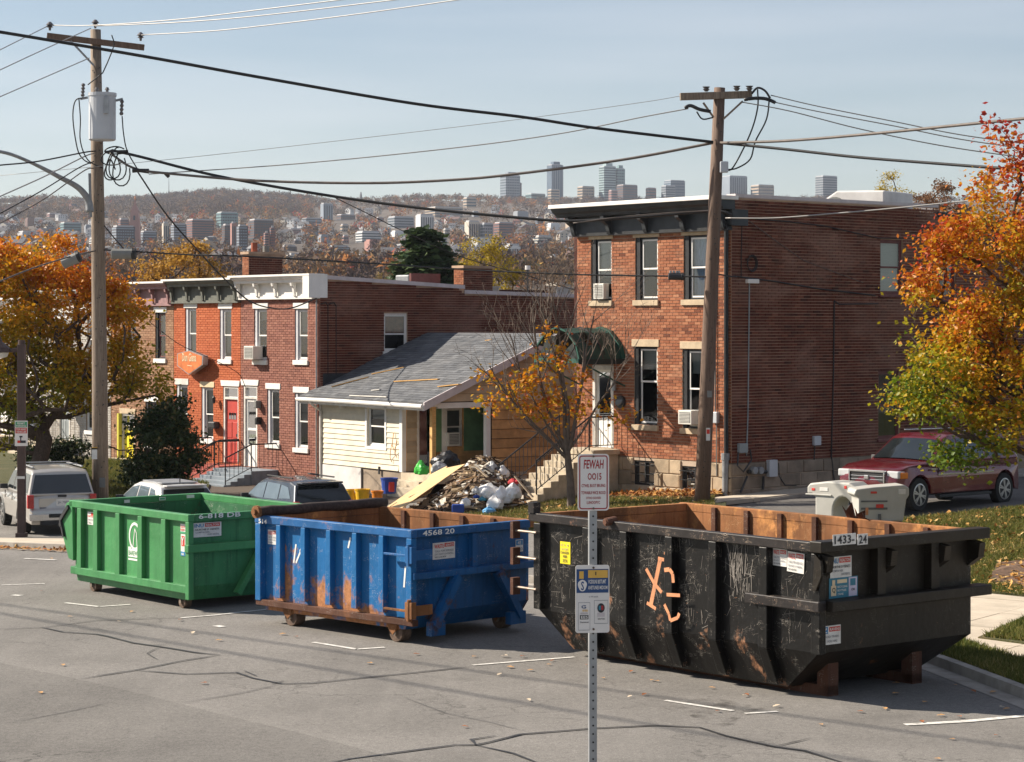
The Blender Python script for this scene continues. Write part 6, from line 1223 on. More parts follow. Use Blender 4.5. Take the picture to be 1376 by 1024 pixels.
# ------------------------------------------------------------------ cars
def car(name, label, loc, ang, paintm, L_=4.4, W_=1.8, spec=None):
    """x forward, origin under the middle; spec: lower body profile, glasshouse profile, wheels"""
    t = thing(name, label, 'car', loc, ang); S = spec; hw = W_ / 2; r = S['r']; xf, xr = S['xf'], S['xr']; ra = r + .07
    def arch(xc, z0): return [(xc + ra * math.cos(a), max(z0, r + ra * math.sin(a) * .98)) for a in [math.pi * (i / 10) for i in range(11)]]
    z0 = S['sill']; low = S['low']                       # low: outline from the front bumper over bonnet and belt to the tail
    xmax, xmin = max(p[0] for p in low), min(p[0] for p in low)
    poly = [(xmin + .05, z0)] + [p for p in arch(xr, z0)][::-1] + [p for p in arch(xf, z0)][::-1] + [(xmax - .05, z0)] + low
    def ty(x, z, s):
        e = max(0, abs(x - (xmax + xmin) / 2) / ((xmax - xmin) / 2) - .72) / .28; k = 1 - .13 * e ** 2 - .02 * max(0, z - .75) / .3 - .02 * max(0, .45 - z)
        return s * hw * k
    mb = MB(); n = 9; ids = []
    for j in range(n):
        s = -1 + 2 * j / (n - 1); bul = .02 * (1 - s * s)
        ids.append(mb.pts([(x + (.06 * (1 - s * s) if x > xmax - .5 else -.05 * (1 - s * s) if x < xmin + .4 else 0), ty(x, z, s), z + (bul if z > .6 else 0)) for x, z in poly]))
    m_ = len(poly); mb.face([ids[0] + i for i in range(m_)], 0); mb.face([ids[-1] + i for i in reversed(range(m_))], 0)
    for j in range(n - 1):
        for i in range(m_): k = (i + 1) % m_; mb.face((ids[j] + i, ids[j + 1] + i, ids[j + 1] + k, ids[j] + k), 0)
    body = mb.build('body', paintm, t, bevel=.045)
    for p in body.data.polygons: p.use_smooth = len(p.vertices) == 4
    # glasshouse
    gp = S['glass']; zb = S['belt']; zt = S['roof']; tum = S.get('tumble', .17)
    gy = lambda z, s: s * (hw * .955 - tum * (z - zb) / (zt - zb))
    mb = MB(); ids = []
    for j in range(7):
        s = -1 + 2 * j / 6; ids.append(mb.pts([(x + (.04 if i in S['fr'] else 0) * (1 - s * s), gy(z, s), z + (.035 * (1 - s * s) if z > zt - .12 else 0)) for i, (x, z) in enumerate(gp)]))
    m_ = len(gp); mb.face([ids[0] + i for i in range(m_)]); mb.face([ids[-1] + i for i in reversed(range(m_))])
    for j in range(6):
        for i in range(m_): k = (i + 1) % m_; mb.face((ids[j] + i, ids[j + 1] + i, ids[j + 1] + k, ids[j] + k))
    cab = mb.build('roof', paintm, t, bevel=.04)
    for s in (-1, 1):
        for w_ in S['wins']:
            mb = MB(); mb.prism(w_ if s > 0 else w_[::-1], lambda x, z: (x, gy(z, s) + s * .003, z), lambda x, z: (x, gy(z, s) + s * .009, z)); mb.build('side_window', S.get('sidem', 'car_glass'), t)
    for key, nm in (('shield', 'windscreen'), ('back', 'rear_window')):
        if key in S:
            (xa, za), (xb, zb_) = S[key]; d = Vector((xb - xa, 0, zb_ - za)); nrm = Vector((-d.z, 0, d.x)).normalized() * (-1 if key == 'shield' else 1); nrm = nrm if (nrm.x > 0) == (key == 'shield') else -nrm
            mb = MB(); k_ = []
            for j in range(7):
                s = -1 + 2 * j / 6; bx = (.04 if key == 'shield' else .0) * (1 - s * s) + (.012)
                k_.append(mb.pts([Vector((xa, gy(za, s) * .93, za)) + nrm * bx, Vector((xb, gy(zb_, s) * .90, zb_)) + nrm * bx]))
            for j in range(6): mb.face((k_[j], k_[j] + 1, k_[j + 1] + 1, k_[j + 1]))
            mb.build(nm, 'car_glass', t)
    for x in (xf, xr):
        for s in (-1, 1):
            y = s * (hw - .02); mb = MB(); mb.tube([(x, y, r), (x, y - s * .22, r)], r, 26); wh_ = mb.build('wheel', 'tyre', t, bevel=.02)
            mb = MB(); mb.tube([(x, y + s * .006, r), (x, y - s * .02, r)], r * .64, 24); mb.build('rim_well', 'plastic_dark', wh_)
            mb = MB()
            for i in range(6 if S.get('spokes', 1) else 5):
                a = i * math.pi / 3 + .3
                for off in (-.13, .13): mb.bar((x + r * .1 * math.cos(a), y + s * .014, r + r * .1 * math.sin(a)), (x + r * .63 * math.cos(a + off), y + s * .012, r + r * .63 * math.sin(a + off)), r * .09, .012, up=(0, 1, 0))
            mb.tube([(x, y + s * .01, r), (x, y + s * .024, r)], r * .17, 12)
            for i in range(24):
                a, b = i * math.pi / 12, (i + 1) * math.pi / 12; mb.quad([(x + r * .68 * math.cos(a), y + s * .008, r + r * .68 * math.sin(a)), (x + r * .68 * math.cos(b), y + s * .008, r + r * .68 * math.sin(b)), (x + r * .60 * math.cos(b), y + s * .014, r + r * .60 * math.sin(b)), (x + r * .60 * math.cos(a), y + s * .014, r + r * .60 * math.sin(a))])
            mb.build('rim', 'alloy', wh_)
    mb = MB(); mb.box(xmin + .25, xmax - .25, -hw + .25, hw - .25, z0 + .01, .62); mb.build('underbody', 'plastic_dark', t)
    # door gaps
    mb = MB()
    for x in S['doors']:
        for s in (-1, 1): mb.box(x - .005, x + .005, s * (hw * .985) - .012, s * (hw * .985) + .012, z0 + .06, zb - .03)
    mb.build('door_gap', 'plastic_dark', t)
    for x in S['doors'][:-1]:
        for s in (-1, 1): q = MB(); q.box(x - .02 - .2, x - .06, s * hw * .99 - .012, s * hw * .99 + .03 * 1, zb - .16, zb - .12); q.build('door_handle', S.get('hm', paintm), t, bevel=.008)
    for s in (-1, 1): q = MB(); q.hexa([(S['mx'] - .09, s * (hw - .04), zb + .02), (S['mx'] + .07, s * (hw - .04), zb + .02), (S['mx'] + .05, s * (hw + .17), zb + .03), (S['mx'] - .07, s * (hw + .17), zb + .03), (S['mx'] - .09, s * (hw - .04), zb + .16), (S['mx'] + .03, s * (hw - .04), zb + .16), (S['mx'] + .02, s * (hw + .17), zb + .16), (S['mx'] - .07, s * (hw + .17), zb + .16)] if s > 0 else [(S['mx'] - .07, s * (hw + .17), zb + .03), (S['mx'] + .05, s * (hw + .17), zb + .03), (S['mx'] + .07, s * (hw - .04), zb + .02), (S['mx'] - .09, s * (hw - .04), zb + .02), (S['mx'] - .07, s * (hw + .17), zb + .16), (S['mx'] + .02, s * (hw + .17), zb + .16), (S['mx'] + .03, s * (hw - .04), zb + .16), (S['mx'] - .09, s * (hw - .04), zb + .16)]); q.build('mirror', 'plastic_dark', t, bevel=.02)
    return t
def part(t, name, m, *boxes, bevel=.01):
    mb = MB(); [mb.box(*b) for b in boxes]; return mb.build(name, m, t, bevel=bevel)
SUV = dict(r=.37, xf=1.42, xr=-1.42, sill=.30, belt=1.06, roof=1.74, tumble=.16, mx=.75,
  low=[(2.30, .40), (2.34, .62), (2.25, .90), (2.1, 1.0), (1.1, 1.10), (.9, 1.12), (-2.2, 1.12), (-2.32, 1.02), (-2.34, .72), (-2.40, .68), (-2.42, .42)],
  glass=[(1.12, 1.07), (.35, 1.66), (.1, 1.74), (-1.95, 1.74), (-2.12, 1.66), (-2.33, 1.07)], fr=(0, 1), shield=((1.08, 1.12), (.42, 1.62)), back=((-2.31, 1.13), (-2.15, 1.62)),
  wins=[[(.95, 1.13), (.42, 1.60), (-.05, 1.64), (-.05, 1.13)], [(-.13, 1.13), (-.13, 1.64), (-.98, 1.64), (-1.02, 1.13)], [(-1.12, 1.13), (-1.08, 1.64), (-1.92, 1.62), (-2.08, 1.13)]], doors=[.95, -.09, -1.06])
hd = math.atan2(.768, -.640)
def gz(x, y): return G(x, y)
x, y, z = -13.0, 62.1, gz(-12.8, 61.2)
tc1 = car('silver_car', 'silver station-type off-roader with red tail lights parked behind the brown lamp post', (x, y, z), math.radians(113), 'paint_silver', 4.7, 1.86, SUV)
tc1['category'] = 'suv'
part(tc1, 'rear_bumper', 'chrome', (-2.52, -2.36, -.88, .88, .42, .60)); part(tc1, 'tow_step', 'plastic_dark', (-2.56, -2.5, -.38, .38, .50, .60), (-2.5, -2.3, -.6, .6, .3, .42))
part(tc1, 'tailgate_panel', 'paint_silver', (-2.375, -2.33, -.62, .62, .76, 1.02), bevel=.02)
for s in (-1, 1): part(tc1, 'tail_light', 'lamp_red', (-2.40, -2.24, s * .84 - .085, s * .84 + .085, .74, 1.10), bevel=.02); part(tc1, 'roof_rail', 'galv', (-1.8, .2, s * .66 - .025, s * .66 + .025, 1.79, 1.83))
mb = MB(); mb.box(-2.387, -2.376, -.22, .16, .80, .98); pl = mb.build('number_plate', 'sticker_white', tc1); mb = MB(); text_mb(mb, 'JH 7080', basis((-2.389, .12, .84), (0, -1, 0), (0, 0, 1)), .3, .08); mb.build('lettering', 'ink_grey', pl)
part(tc1, 'badge', 'ink_grey', (-2.385, -2.376, .42, .6, .72, .77)); part(tc1, 'roof_bar', 'galv', (-1.2, -1.14, -.66, .66, 1.83, 1.86), (-.2, -.14, -.66, .66, 1.83, 1.86)); part(tc1, 'tailgate_handle', 'plastic_dark', (-2.40, -2.37, -.12, .12, 1.04, 1.09))
for x_ in (1.42, -1.42):
    for s in (-1, 1):
        mb = MB(); P = [(x_ + .46 * math.cos(a), s * .935, .37 + .46 * math.sin(a)) for a in [math.pi * i / 10 for i in range(11)]]; mb.tube(P, .035, 6); mb.build('arch_trim', 'ac_grille', tc1)
HAT = dict(r=.31, xf=1.25, xr=-1.25, sill=.24, belt=.92, roof=1.47, tumble=.2, mx=.75,
  low=[(2.02, .30), (2.08, .50), (1.98, .70), (1.1, .94), (.95, .95), (-1.85, .99), (-2.05, .90), (-2.1, .60), (-2.1, .32)],
  glass=[(1.1, .93), (.30, 1.38), (.0, 1.46), (-.9, 1.47), (-1.55, 1.40), (-2.02, .93)], fr=(0, 1), shield=((1.04, .98), (.36, 1.34)), back=((-1.98, 1.0), (-1.66, 1.34)),
  wins=[[(.92, .99), (.34, 1.31), (-.10, 1.38), (-.14, .99)], [(-.2, .99), (-.17, 1.38), (-.85, 1.37), (-.95, 1.02)], [(-1.02, 1.04), (-.95, 1.36), (-1.25, 1.32), (-1.5, 1.12)]], doors=[.9, -.17, -1.0], sidem='car_glass_light')
q = gat(230, 716); zc = G(-9.1, 60)
tc2 = car('white_car', 'white hatchback with dark rear window seen over the green dumpster', (-9.55, 60.9, zc - .12), hd - .16, 'paint_white', 4.2, 1.76, HAT); tc2['category'] = 'car'
for s in (-1, 1): part(tc2, 'tail_light', 'lamp_red', (-2.08, -1.86, s * .77 - .06, s * .77 + .06, .84, 1.16), bevel=.03)
part(tc2, 'spoiler', 'paint_white', (-1.80, -1.5, -.58, .58, 1.42, 1.46), bevel=.02); part(tc2, 'wiper', 'plastic_dark', (-2.0, -1.96, -.05, .4, 1.06, 1.08)); part(tc2, 'roof_aerial', 'plastic_dark', (-1.3, -1.27, -.015, .015, 1.46, 1.62)); part(tc2, 'roof_panel', 'galv', (-1.3, .1, -.52, .52, 1.475, 1.503))
CRO = dict(r=.34, xf=1.32, xr=-1.32, sill=.28, belt=1.0, roof=1.60, tumble=.2, mx=.8,
  low=[(2.18, .36), (2.2, .60), (2.05, .84), (1.1, 1.02), (.95, 1.04), (-2.0, 1.08), (-2.2, .98), (-2.24, .66), (-2.24, .38)],
  glass=[(1.1, 1.01), (.34, 1.50), (.05, 1.59), (-1.5, 1.58), (-1.85, 1.50), (-2.16, 1.01)], fr=(0, 1), shield=((1.04, 1.06), (.40, 1.46)), back=((-2.12, 1.08), (-1.9, 1.46)),
  wins=[[(.92, 1.08), (.38, 1.43), (-.10, 1.50), (-.14, 1.08)], [(-.2, 1.08), (-.17, 1.50), (-.98, 1.49), (-1.05, 1.10)], [(-1.12, 1.12), (-1.06, 1.48), (-1.5, 1.43), (-1.8, 1.16)]], doors=[.92, -.17, -1.08], sidem='car_glass_light')
tc3 = car('dark_car', 'dark blue-black crossover with roof rails parked in front of the mauve row house', (-6.0, 60.2, G(-5.6, 59.6) - .26), hd - .16, 'paint_navy', 4.4, 1.82, CRO)
for s in (-1, 1): part(tc3, 'tail_light', 'lamp_red', (-2.2, -1.98, s * .78 - .07, s * .78 + .07, .9, 1.1), bevel=.03); part(tc3, 'roof_rail', 'plastic_dark', (-1.5, .1, s * .60 - .02, s * .60 + .02, 1.64, 1.68))
part(tc3, 'spoiler', 'paint_navy', (-2.06, -1.7, -.6, .6, 1.53, 1.58), bevel=.02); part(tc3, 'wiper', 'plastic_dark', (-2.12, -2.08, -.05, .35, 1.13, 1.15))
PIK = dict(r=.40, xf=1.90, xr=-1.86, sill=.34, belt=1.10, roof=1.80, tumble=.2, mx=.95,
  low=[(2.62, .40), (2.70, .60), (2.68, .84), (2.58, 1.0), (2.3, 1.08), (1.35, 1.17), (1.15, 1.18), (-2.55, 1.22), (-2.68, 1.0), (-2.7, .5)],
  glass=[(1.38, 1.14), (.62, 1.70), (.35, 1.79), (-2.0, 1.80), (-2.3, 1.7), (-2.58, 1.14)], fr=(0, 1), shield=((1.34, 1.19), (.68, 1.66)), back=((-2.54, 1.2), (-2.34, 1.64)),
  wins=[[(1.15, 1.20), (.62, 1.62), (.18, 1.70), (.14, 1.20)], [(.06, 1.20), (.10, 1.70), (-.95, 1.71), (-1.0, 1.22)], [(-1.1, 1.24), (-1.05, 1.70), (-2.1, 1.66), (-2.35, 1.24)]], doors=[1.12, .10, -1.03])
tcs = .98; fx_, fy_ = (1236 - CX) / FP * 52.4, 52.4; hdm = math.atan2(-.715, -.70); ch, sh = math.cos(hdm), math.sin(hdm)
cx_ = fx_ - tcs * (PIK['xf'] * ch - .95 * sh) ; cy_ = fy_ - tcs * (PIK['xf'] * sh + .95 * ch)
zr_ = G(fx_, fy_) + .03; zr2 = G(cx_ - PIK['xf'] * ch, cy_ - PIK['xf'] * sh)
tc4 = car('maroon_car', 'maroon off-roader with silver wheels parked on the driveway by the brick building', (cx_, cy_, (zr_ + zr2) / 2 + .02), hdm, 'paint_maroon', 5.4, 1.92, PIK); tc4['category'] = 'suv'; tc4.scale = (tcs,) * 3
tc4.rotation_euler = (0, -math.asin((zr_ - zr2) / 3.6) * -1 * -1 * -1, hdm)
part(tc4, 'grille', 'plastic_dark', (2.60, 2.74, -.48, .48, .68, .94), bevel=.02)
g_ = part(tc4, 'grille_frame', 'chrome', (2.66, 2.765, -.52, .52, .93, .985), (2.66, 2.765, -.52, -.48, .68, .93), (2.66, 2.765, .48, .52, .68, .93)); part(tc4, 'emblem', 'chrome', (2.74, 2.775, -.07, .07, .76, .86), bevel=.02)
for i in range(2): part(tc4, 'grille_bar', 'chrome', (2.72, 2.75, -.47, .47, .75 + i * .08, .765 + i * .08))
for s in (-1, 1):
    part(tc4, 'headlight', 'lamp_clear', (2.42, 2.70, s * .71 - .17, s * .71 + .17, .80, .98), bevel=.03); part(tc4, 'indicator', 'lamp_amber', (2.36, 2.62, s * .885 - .045, s * .885 + .045, .80, .95), bevel=.02)
    part(tc4, 'body_strip', 'chrome', (-1.3, 1.15, s * .965 - .012, s * .965 + .012, .84, .88), bevel=.004); part(tc4, 'running_board', 'plastic_dark', (-1.2, 1.1, s * .93 - .05, s * .93 + .05, .30, .37)); part(tc4, 'wiper', 'plastic_dark', (1.20, 1.24, s * .35 - .25, s * .35 + .25, 1.21, 1.23))
    part(tc4, 'roof_rail', 'chrome', (-1.9, .2, s * .66 - .02, s * .66 + .02, 1.86, 1.89))
part(tc4, 'front_bumper', 'paint_maroon', (2.5, 2.78, -.86, .86, .44, .64), bevel=.05); part(tc4, 'badge', 'chrome', (1.25, 1.45, .965, .975, .98, 1.02), bevel=.002)
mb = MB(); mb.box(2.78, 2.79, -.2, .2, .5, .62); mb.build('number_plate', 'sticker_white', tc4)
if 0: tc5 = copy_thing(tc3, (-7.35, 23.55, 0), math.radians(64), 'dark bonnet corner of a car just entering at the lower left edge')

# ------------------------------------------------------------------ two grey plastic boxes by the driveway
def lum(x, y): return G(x, y)
x, y, z = (1118 - CX) / FP * 49, 49.0, G((1122 - CX) / FP * 49, 49)
kb = thing('newspaper_box', 'grey moulded plastic news box with arched opening, left of the pair', 'newspaper box', (x, y, z + .12), -.75, 'grey plastic boxes beside the driveway'); kb.scale = (1.08, 1.08, 1.12)
mb = MB(); P = [(-.62, .72), (-.62, .86), (-.55, .93), (-.1, .99), (.42, .98), (.56, .90), (.62, .75), (.62, .0), (.50, .0), (.50, .35)] + [(.26 + .24 * math.cos(a), .40 + .30 * math.sin(a)) for a in [math.pi * i / 10 for i in range(11)]] + [(.02, .0), (-.42, .0), (-.42, .66), (-.5, .72)]
mb.prism(P, lambda a, z_: (a, 0, z_), lambda a, z_: (a, .55, z_)); mb.build('shell', 'plastic_grey', kb, bevel=.035)
part(kb, 'label_plate', 'sticker_white', (-.30, -.1, -.008, 0, .79, .86)); part(kb, 'label_plate', 'sticker_red', (-.5, -.42, -.008, 0, .79, .84)); part(kb, 'label_plate', 'sticker_red', (.3, .36, -.008, 0, .86, .92)); part(kb, 'front_rib', 'plastic_grey', (-.64, .0, -.03, 0, .70, .73))
x, y, z = (1186 - CX) / FP * 47.9, 47.9, G((1180 - CX) / FP * 48.2, 48.2)
kb = thing('newspaper_box', 'grey moulded plastic news box with red reflectors, right of the pair', 'newspaper box', (x, y, z + .12), .10, 'grey plastic boxes beside the driveway'); kb.scale = (1.05, 1.05, 1.15)
mb = MB(); mb.prism([(-.60, .80), (-.56, .90), (-.2, .94), (.45, .98), (.56, .92), (.56, .78), (.50, .70), (.44, .30), (-.58, .28), (-.62, .38), (-.50, .46), (-.50, .74)], lambda a, z_: (a, 0, z_), lambda a, z_: (a, .6, z_)); mb.build('shell', 'plastic_grey', kb, bevel=.03)
part(kb, 'side_leg', 'plastic_shade', (.18, .42, .05, .5, 0, .30)); part(kb, 'side_leg', 'plastic_shade', (-.55, -.4, .35, .5, 0, .30)); part(kb, 'recess', 'plastic_shade', (-.45, .1, -.01, .0, .52, .56), (-.45, .1, -.01, .0, .66, .69), bevel=.002); part(kb, 'reflector', 'sticker_red', (-.14, .02, -.02, 0, .55, .62)); part(kb, 'reflector', 'sticker_red', (-.25, -.12, -.02, 0, .82, .86))
part(kb, 'latch', 'plastic_shade', (-.10, -.04, -.05, 0, .22, .44)); part(kb, 'label_plate', 'sticker_white', (.33, .48, -.012, 0, .80, .90)); part(kb, 'sticker', 'spray_orange', (-.36, -.30, -.012, 0, .42, .56)); part(kb, 'front_shelf', 'plastic_grey', (-.64, .2, -.06, .02, .26, .31))
# ------------------------------------------------------------------ trees
def skeleton(base, top, pts, rng, bend=.10, seg=.5, trunk_seg=.5):
    """grows limbs from the trunk towards crown points; returns nodes, parents"""
    b = np.array(base, float); tp_ = np.array(top, float); n = max(2, int(np.linalg.norm(tp_ - b) / trunk_seg)); nodes = [b + (tp_ - b) * i / n + rng.normal(0, .02, 3) * (i > 0) for i in range(n + 1)]; par = [-1] + list(range(n))
    pts = sorted(pts, key=lambda p: np.linalg.norm(p - tp_)); start = max(1, int(n * .45))
    arr = np.array(nodes); dist = [0.0] * len(nodes)
    for i in range(1, len(nodes)): dist[i] = dist[par[i]] + np.linalg.norm(nodes[i] - nodes[par[i]])
    for p in pts:
        A = np.array(nodes[start:]); dd = np.linalg.norm(A - p, axis=1); cost = dd * 1.25 + .16 * np.array(dist[start:]) + 2.5 * np.maximum(0, A[:, 2] - p[2] + .2)
        j = int(np.argmin(cost)) + start; L_ = dd[j - start]; k = max(1, int(L_ / seg)); q0 = nodes[j]; prev = j
        droop = np.array([0, 0, -L_ * .06]); bendk = min(1.0, L_ / .8)
        for i in range(1, k + 1):
            t = i / k; q = q0 + (p - q0) * t + rng.normal(0, bend * .5 * seg, 3) * (i < k) * bendk + droop * math.sin(t * math.pi); nodes.append(q); par.append(prev); dist.append(dist[prev] + np.linalg.norm(q - nodes[prev])); prev = len(nodes) - 1
    return np.array(nodes), par
def limbs(nodes, par, r0, rmin, expo=.48):
    cnt = np.zeros(len(nodes)); hasc = np.zeros(len(nodes), bool)
    for i in range(len(nodes)):
        if par[i] >= 0: hasc[par[i]] = True
    for i in range(len(nodes) - 1, -1, -1):
        if not hasc[i]: cnt[i] += 1
        if par[i] >= 0: cnt[par[i]] += cnt[i]
    r = rmin + (r0 - rmin) * (cnt / cnt[0]) ** expo; r[cnt <= 1] = rmin
    V = []; F = []
    for i in range(1, len(nodes)):
        a, b = nodes[par[i]], nodes[i]; d = b - a; l = np.linalg.norm(d)
        if l < 1e-4: continue
        d = d / l; u = np.cross(d, [0.3, .2, 1.]); u /= np.linalg.norm(u) + 1e-9; w_ = np.cross(d, u); n = 8 if r[i] > .05 else 5 if r[i] > .02 else 3; k = len(V)
        ra, rb_ = min(r[par[i]], r[i] * 1.25), r[i]
        for j in range(n): c, s = math.cos(2 * math.pi * j / n), math.sin(2 * math.pi * j / n); V.append(a - d * ra * .3 + ra * (c * u + s * w_)); V.append(b + rb_ * (c * u + s * w_))
        for j in range(n): F.append((k + 2 * j, k + 2 * ((j + 1) % n), k + 2 * ((j + 1) % n) + 1, k + 2 * j + 1))
    return V, F, hasc
def np_mesh(name, V, F, m, parent, kind=None, tone=None, smooth=False):
    V = np.asarray(V, dtype=np.float32); F = np.asarray(F, dtype=np.int32); me = bpy.data.meshes.new(name)
    me.vertices.add(len(V)); me.vertices.foreach_set('co', V.ravel()); me.loops.add(F.size); me.loops.foreach_set('vertex_index', F.ravel()); me.polygons.add(len(F)); me.polygons.foreach_set('loop_start', np.arange(0, F.size, F.shape[1], dtype=np.int32)); me.polygons.foreach_set('loop_total', np.full(len(F), F.shape[1], dtype=np.int32))
    if tone is not None: at_ = me.attributes.new('tone', 'FLOAT', 'POINT'); at_.data.foreach_set('value', np.asarray(tone, dtype=np.float32))
    me.materials.append(MATS[m]); me.update(calc_edges=True); me.validate()
    if smooth: me.polygons.foreach_set('use_smooth', [True] * len(me.polygons))
    o = bpy.data.objects.new(name, me); C.objects.link(o); o.parent = parent
    if kind: o['kind'] = kind
    return o
def leaves(P, size, tone, rng, up=.35, kind=4):
    """one folded, pointed leaf per point: 4 corner points, 2 triangles"""
    n = len(P); d = rng.normal(size=(n, 3)); d[:, 2] = d[:, 2] * .6 - .25; d /= np.linalg.norm(d, axis=1)[:, None]; nn = rng.normal(size=(n, 3)); nn[:, 2] += up * 2; s = np.cross(d, nn); s /= np.linalg.norm(s, axis=1)[:, None] + 1e-9; nz_ = np.cross(s, d)
    L_ = size * rng.uniform(.6, 1.35, n)[:, None]; Wd = L_ * rng.uniform(.28, .42, n)[:, None]; fold = L_ * rng.uniform(-.02, .16, n)[:, None]
    V = np.stack([P, P + d * L_ * .5 + s * Wd + nz_ * fold, P + d * L_ - nz_ * fold * .5, P + d * L_ * .45 - s * Wd + nz_ * fold], 1).reshape(-1, 3)
    b = np.arange(n)[:, None] * 4; F = np.concatenate([b + np.array([0, 1, 2]), b + np.array([0, 2, 3])], 0); return V, F, np.repeat(tone, 4)
def ell_pts(rng, ells, n, shell=.35):
    out_ = []; wts = np.array([e[3] * e[4] * e[5] for e in ells]); wts = wts / wts.sum()
    for e, w_ in zip(ells, wts):
        k = max(2, int(n * w_)); d = rng.normal(size=(k, 3)); d /= np.linalg.norm(d, axis=1)[:, None]; r = (shell + (1 - shell) * rng.random(k)) ** (1 / 2.2); out_.append(np.array(e[:3]) + d * r[:, None] * np.array(e[3:6]))
    return np.concatenate(out_)
def tree(label, base, top, ells, npts, r0, bark, leafm, nleaf, lsize, tonef, seed=1, spread=.45, rmin=.008, cat='tree', name='tree', group=None, seg=.5, twigs=True, shell=.2, up=.35, clump=.55):
    rng = np.random.default_rng(seed); b = np.array(base, float); t = thing(name, label, cat, tuple(b)); 
    if group: t['group'] = group
    pts = ell_pts(rng, ells, npts, shell); nodes, par = skeleton(b, top, pts, rng, seg=seg); V, F, hasc = limbs(nodes, par, r0, rmin)
    np_mesh('trunk', np.array(V) - b, F_pad(F), bark, t)
    if nleaf:
        tips = np.where(~hasc)[0]; near = np.array([i for i in range(len(nodes)) if not hasc[i] or (par[i] >= 0 and not hasc[par[i]])] + list(tips) + [par[i] for i in tips])
        # clumps: each tip carries its own share of leaves, so the crown has gaps and masses
        wts = rng.gamma(clump, 1, len(near)); wts /= wts.sum(); pick = rng.choice(near, nleaf, p=wts); P = nodes[pick] + rng.normal(0, 1, (nleaf, 3)) * spread * np.array([1, 1, .62])
        cl = rng.normal(0, 1, len(nodes)); tn = np.clip(tonef(P, rng) + cl[pick] * .07, 0, 1); V, F, T = leaves(P - b, lsize, tn, rng, up); np_mesh('foliage', V, F, leafm, t, 'stuff', T)
    return t
def F_pad(F): return np.array(F, dtype=np.int32)
def ellp(px, py, d, rx, ry, rz): p = at(px, py, d); return (p[0], p[1], p[2], rx, ry, rz)
# big maple on the right, between driveway and pavement, trunk just outside the frame
d = 44.5
tone_r = lambda P, rng: np.clip(.36 + .12 * (P[:, 2] - 4.6) + rng.normal(0, .15, len(P)) + .16 * np.sin(P[:, 0] * 1.7 + P[:, 2]), 0, 1)
b = at(1440, 700, d); b = (b[0], b[1], G(b[0], b[1]))
tree('big maple with red, orange and green-yellow autumn leaves at the right edge', b, at(1420, 450, d), [ellp(1400, 300, d, 1.5, 1.8, 1.7), ellp(1330, 390, d, 1.6, 1.6, 1.5), ellp(1275, 470, d - .5, 1.05, 1.3, 1.2), ellp(1400, 480, d, 2.0, 2.2, 1.6), ellp(1320, 540, d - .6, 1.5, 1.5, 1.0), ellp(1240, 530, d, .7, 1, .55), ellp(1225, 545, d - .4, .5, .8, .25), ellp(1365, 225, d, .35, .6, .9), ellp(1290, 330, d, .7, .9, .7), ellp(1350, 605, d - .8, .55, .8, .45), ellp(1520, 420, d, 2.4, 2.4, 2.6), ellp(1480, 270, d, 1.6, 1.6, 1.5), ellp(1330, 290, d, .6, .8, .6), ellp(1310, 590, d - .8, .9, .9, .55), ellp(1345, 185, d, .3, .4, .5), ellp(1345, 618, d - .8, .6, .7, .35), ellp(1262, 405, d, .8, .9, .6), ellp(1335, 255, d, .8, .9, .8), ellp(1275, 335, d, .5, .7, .5)],
     700, .24, 'bark', 'leaf_fall', 50000, .10, tone_r, seed=4, spread=.22, seg=.35, rmin=.007, clump=.6)
# maple left of the big pole
d = 71
tone_l = lambda P, rng: np.clip(.27 + .12 * (P[:, 2] - 3.9) + rng.normal(0, .11, len(P)) + .10 * np.sin(P[:, 0] * 1.3), 0, 1)
b = at(44, 660, d - 1); b = (b[0], b[1], G(b[0], b[1]) )
tree('broad golden orange maple behind the silver car and utility pole', b, at(60, 590, d), [ellp(40, 420, d, 2.4, 2.2, 2.3), ellp(-40, 430, d, 2.6, 2.2, 2.6), ellp(120, 450, d, 1.9, 1.8, 1.8), ellp(60, 510, d, 3.0, 2.2, 1.35), ellp(165, 500, d, 1.4, 1.4, 1.0), ellp(190, 520, d, .9, 1.1, .7), ellp(60, 345, d, 1.2, 1.3, .8), ellp(0, 360, d, 1.4, 1.4, .9), ellp(100, 380, d, 1.0, 1.2, .9), ellp(20, 560, d, 1.6, 1.6, .6), ellp(-30, 560, d, 2, 2, .8), ellp(145, 400, d, .7, 1, .8)],
     620, .26, 'bark', 'leaf_gold', 42000, .13, tone_l, seed=9, spread=.26, seg=.45)
# small half-bare tree in front of the steps
d = 57.6; b0 = at(768, 676, d); b = (b0[0], b0[1], G(b0[0], b0[1]) + .05)
tsm = thing('tree', 'small half-bare tree with a few orange leaves in front of the stone steps', 'tree', b)
rt = random.Random(6); segs = []
def shoot(p, dr, L_, r, lv):
    n = max(3, int(L_ / .16)); st_ = L_ / n; p = Vector(p); dr = Vector(dr).normalized()
    for i in range(n):
        f = i / n; q = p + dr * st_; segs.append((p.copy(), q.copy(), r * (1 - .62 * f), r * (1 - .62 * (f + 1 / n)))); p = q; dr = (dr + Vector((rt.gauss(0, .05), rt.gauss(0, .05), .035 + rt.gauss(0, .03)))).normalized()
        if lv < 4 and f > (.18 if lv else .45) and rt.random() < (.62, .60, .55, .42)[lv]:
            ax = dr.orthogonal().normalized(); ax.rotate(Matrix.Rotation(rt.uniform(0, 6.28), 3, dr)); c = dr.copy(); c.rotate(Matrix.Rotation(math.radians(rt.uniform(22, 48)), 3, ax)); c.y *= .8
            shoot(p, c + Vector((0, 0, .12)), L_ * rt.uniform(.38, .68) * (1 - .35 * f), max(.0055, r * (1 - .62 * f) * .58), lv + 1)
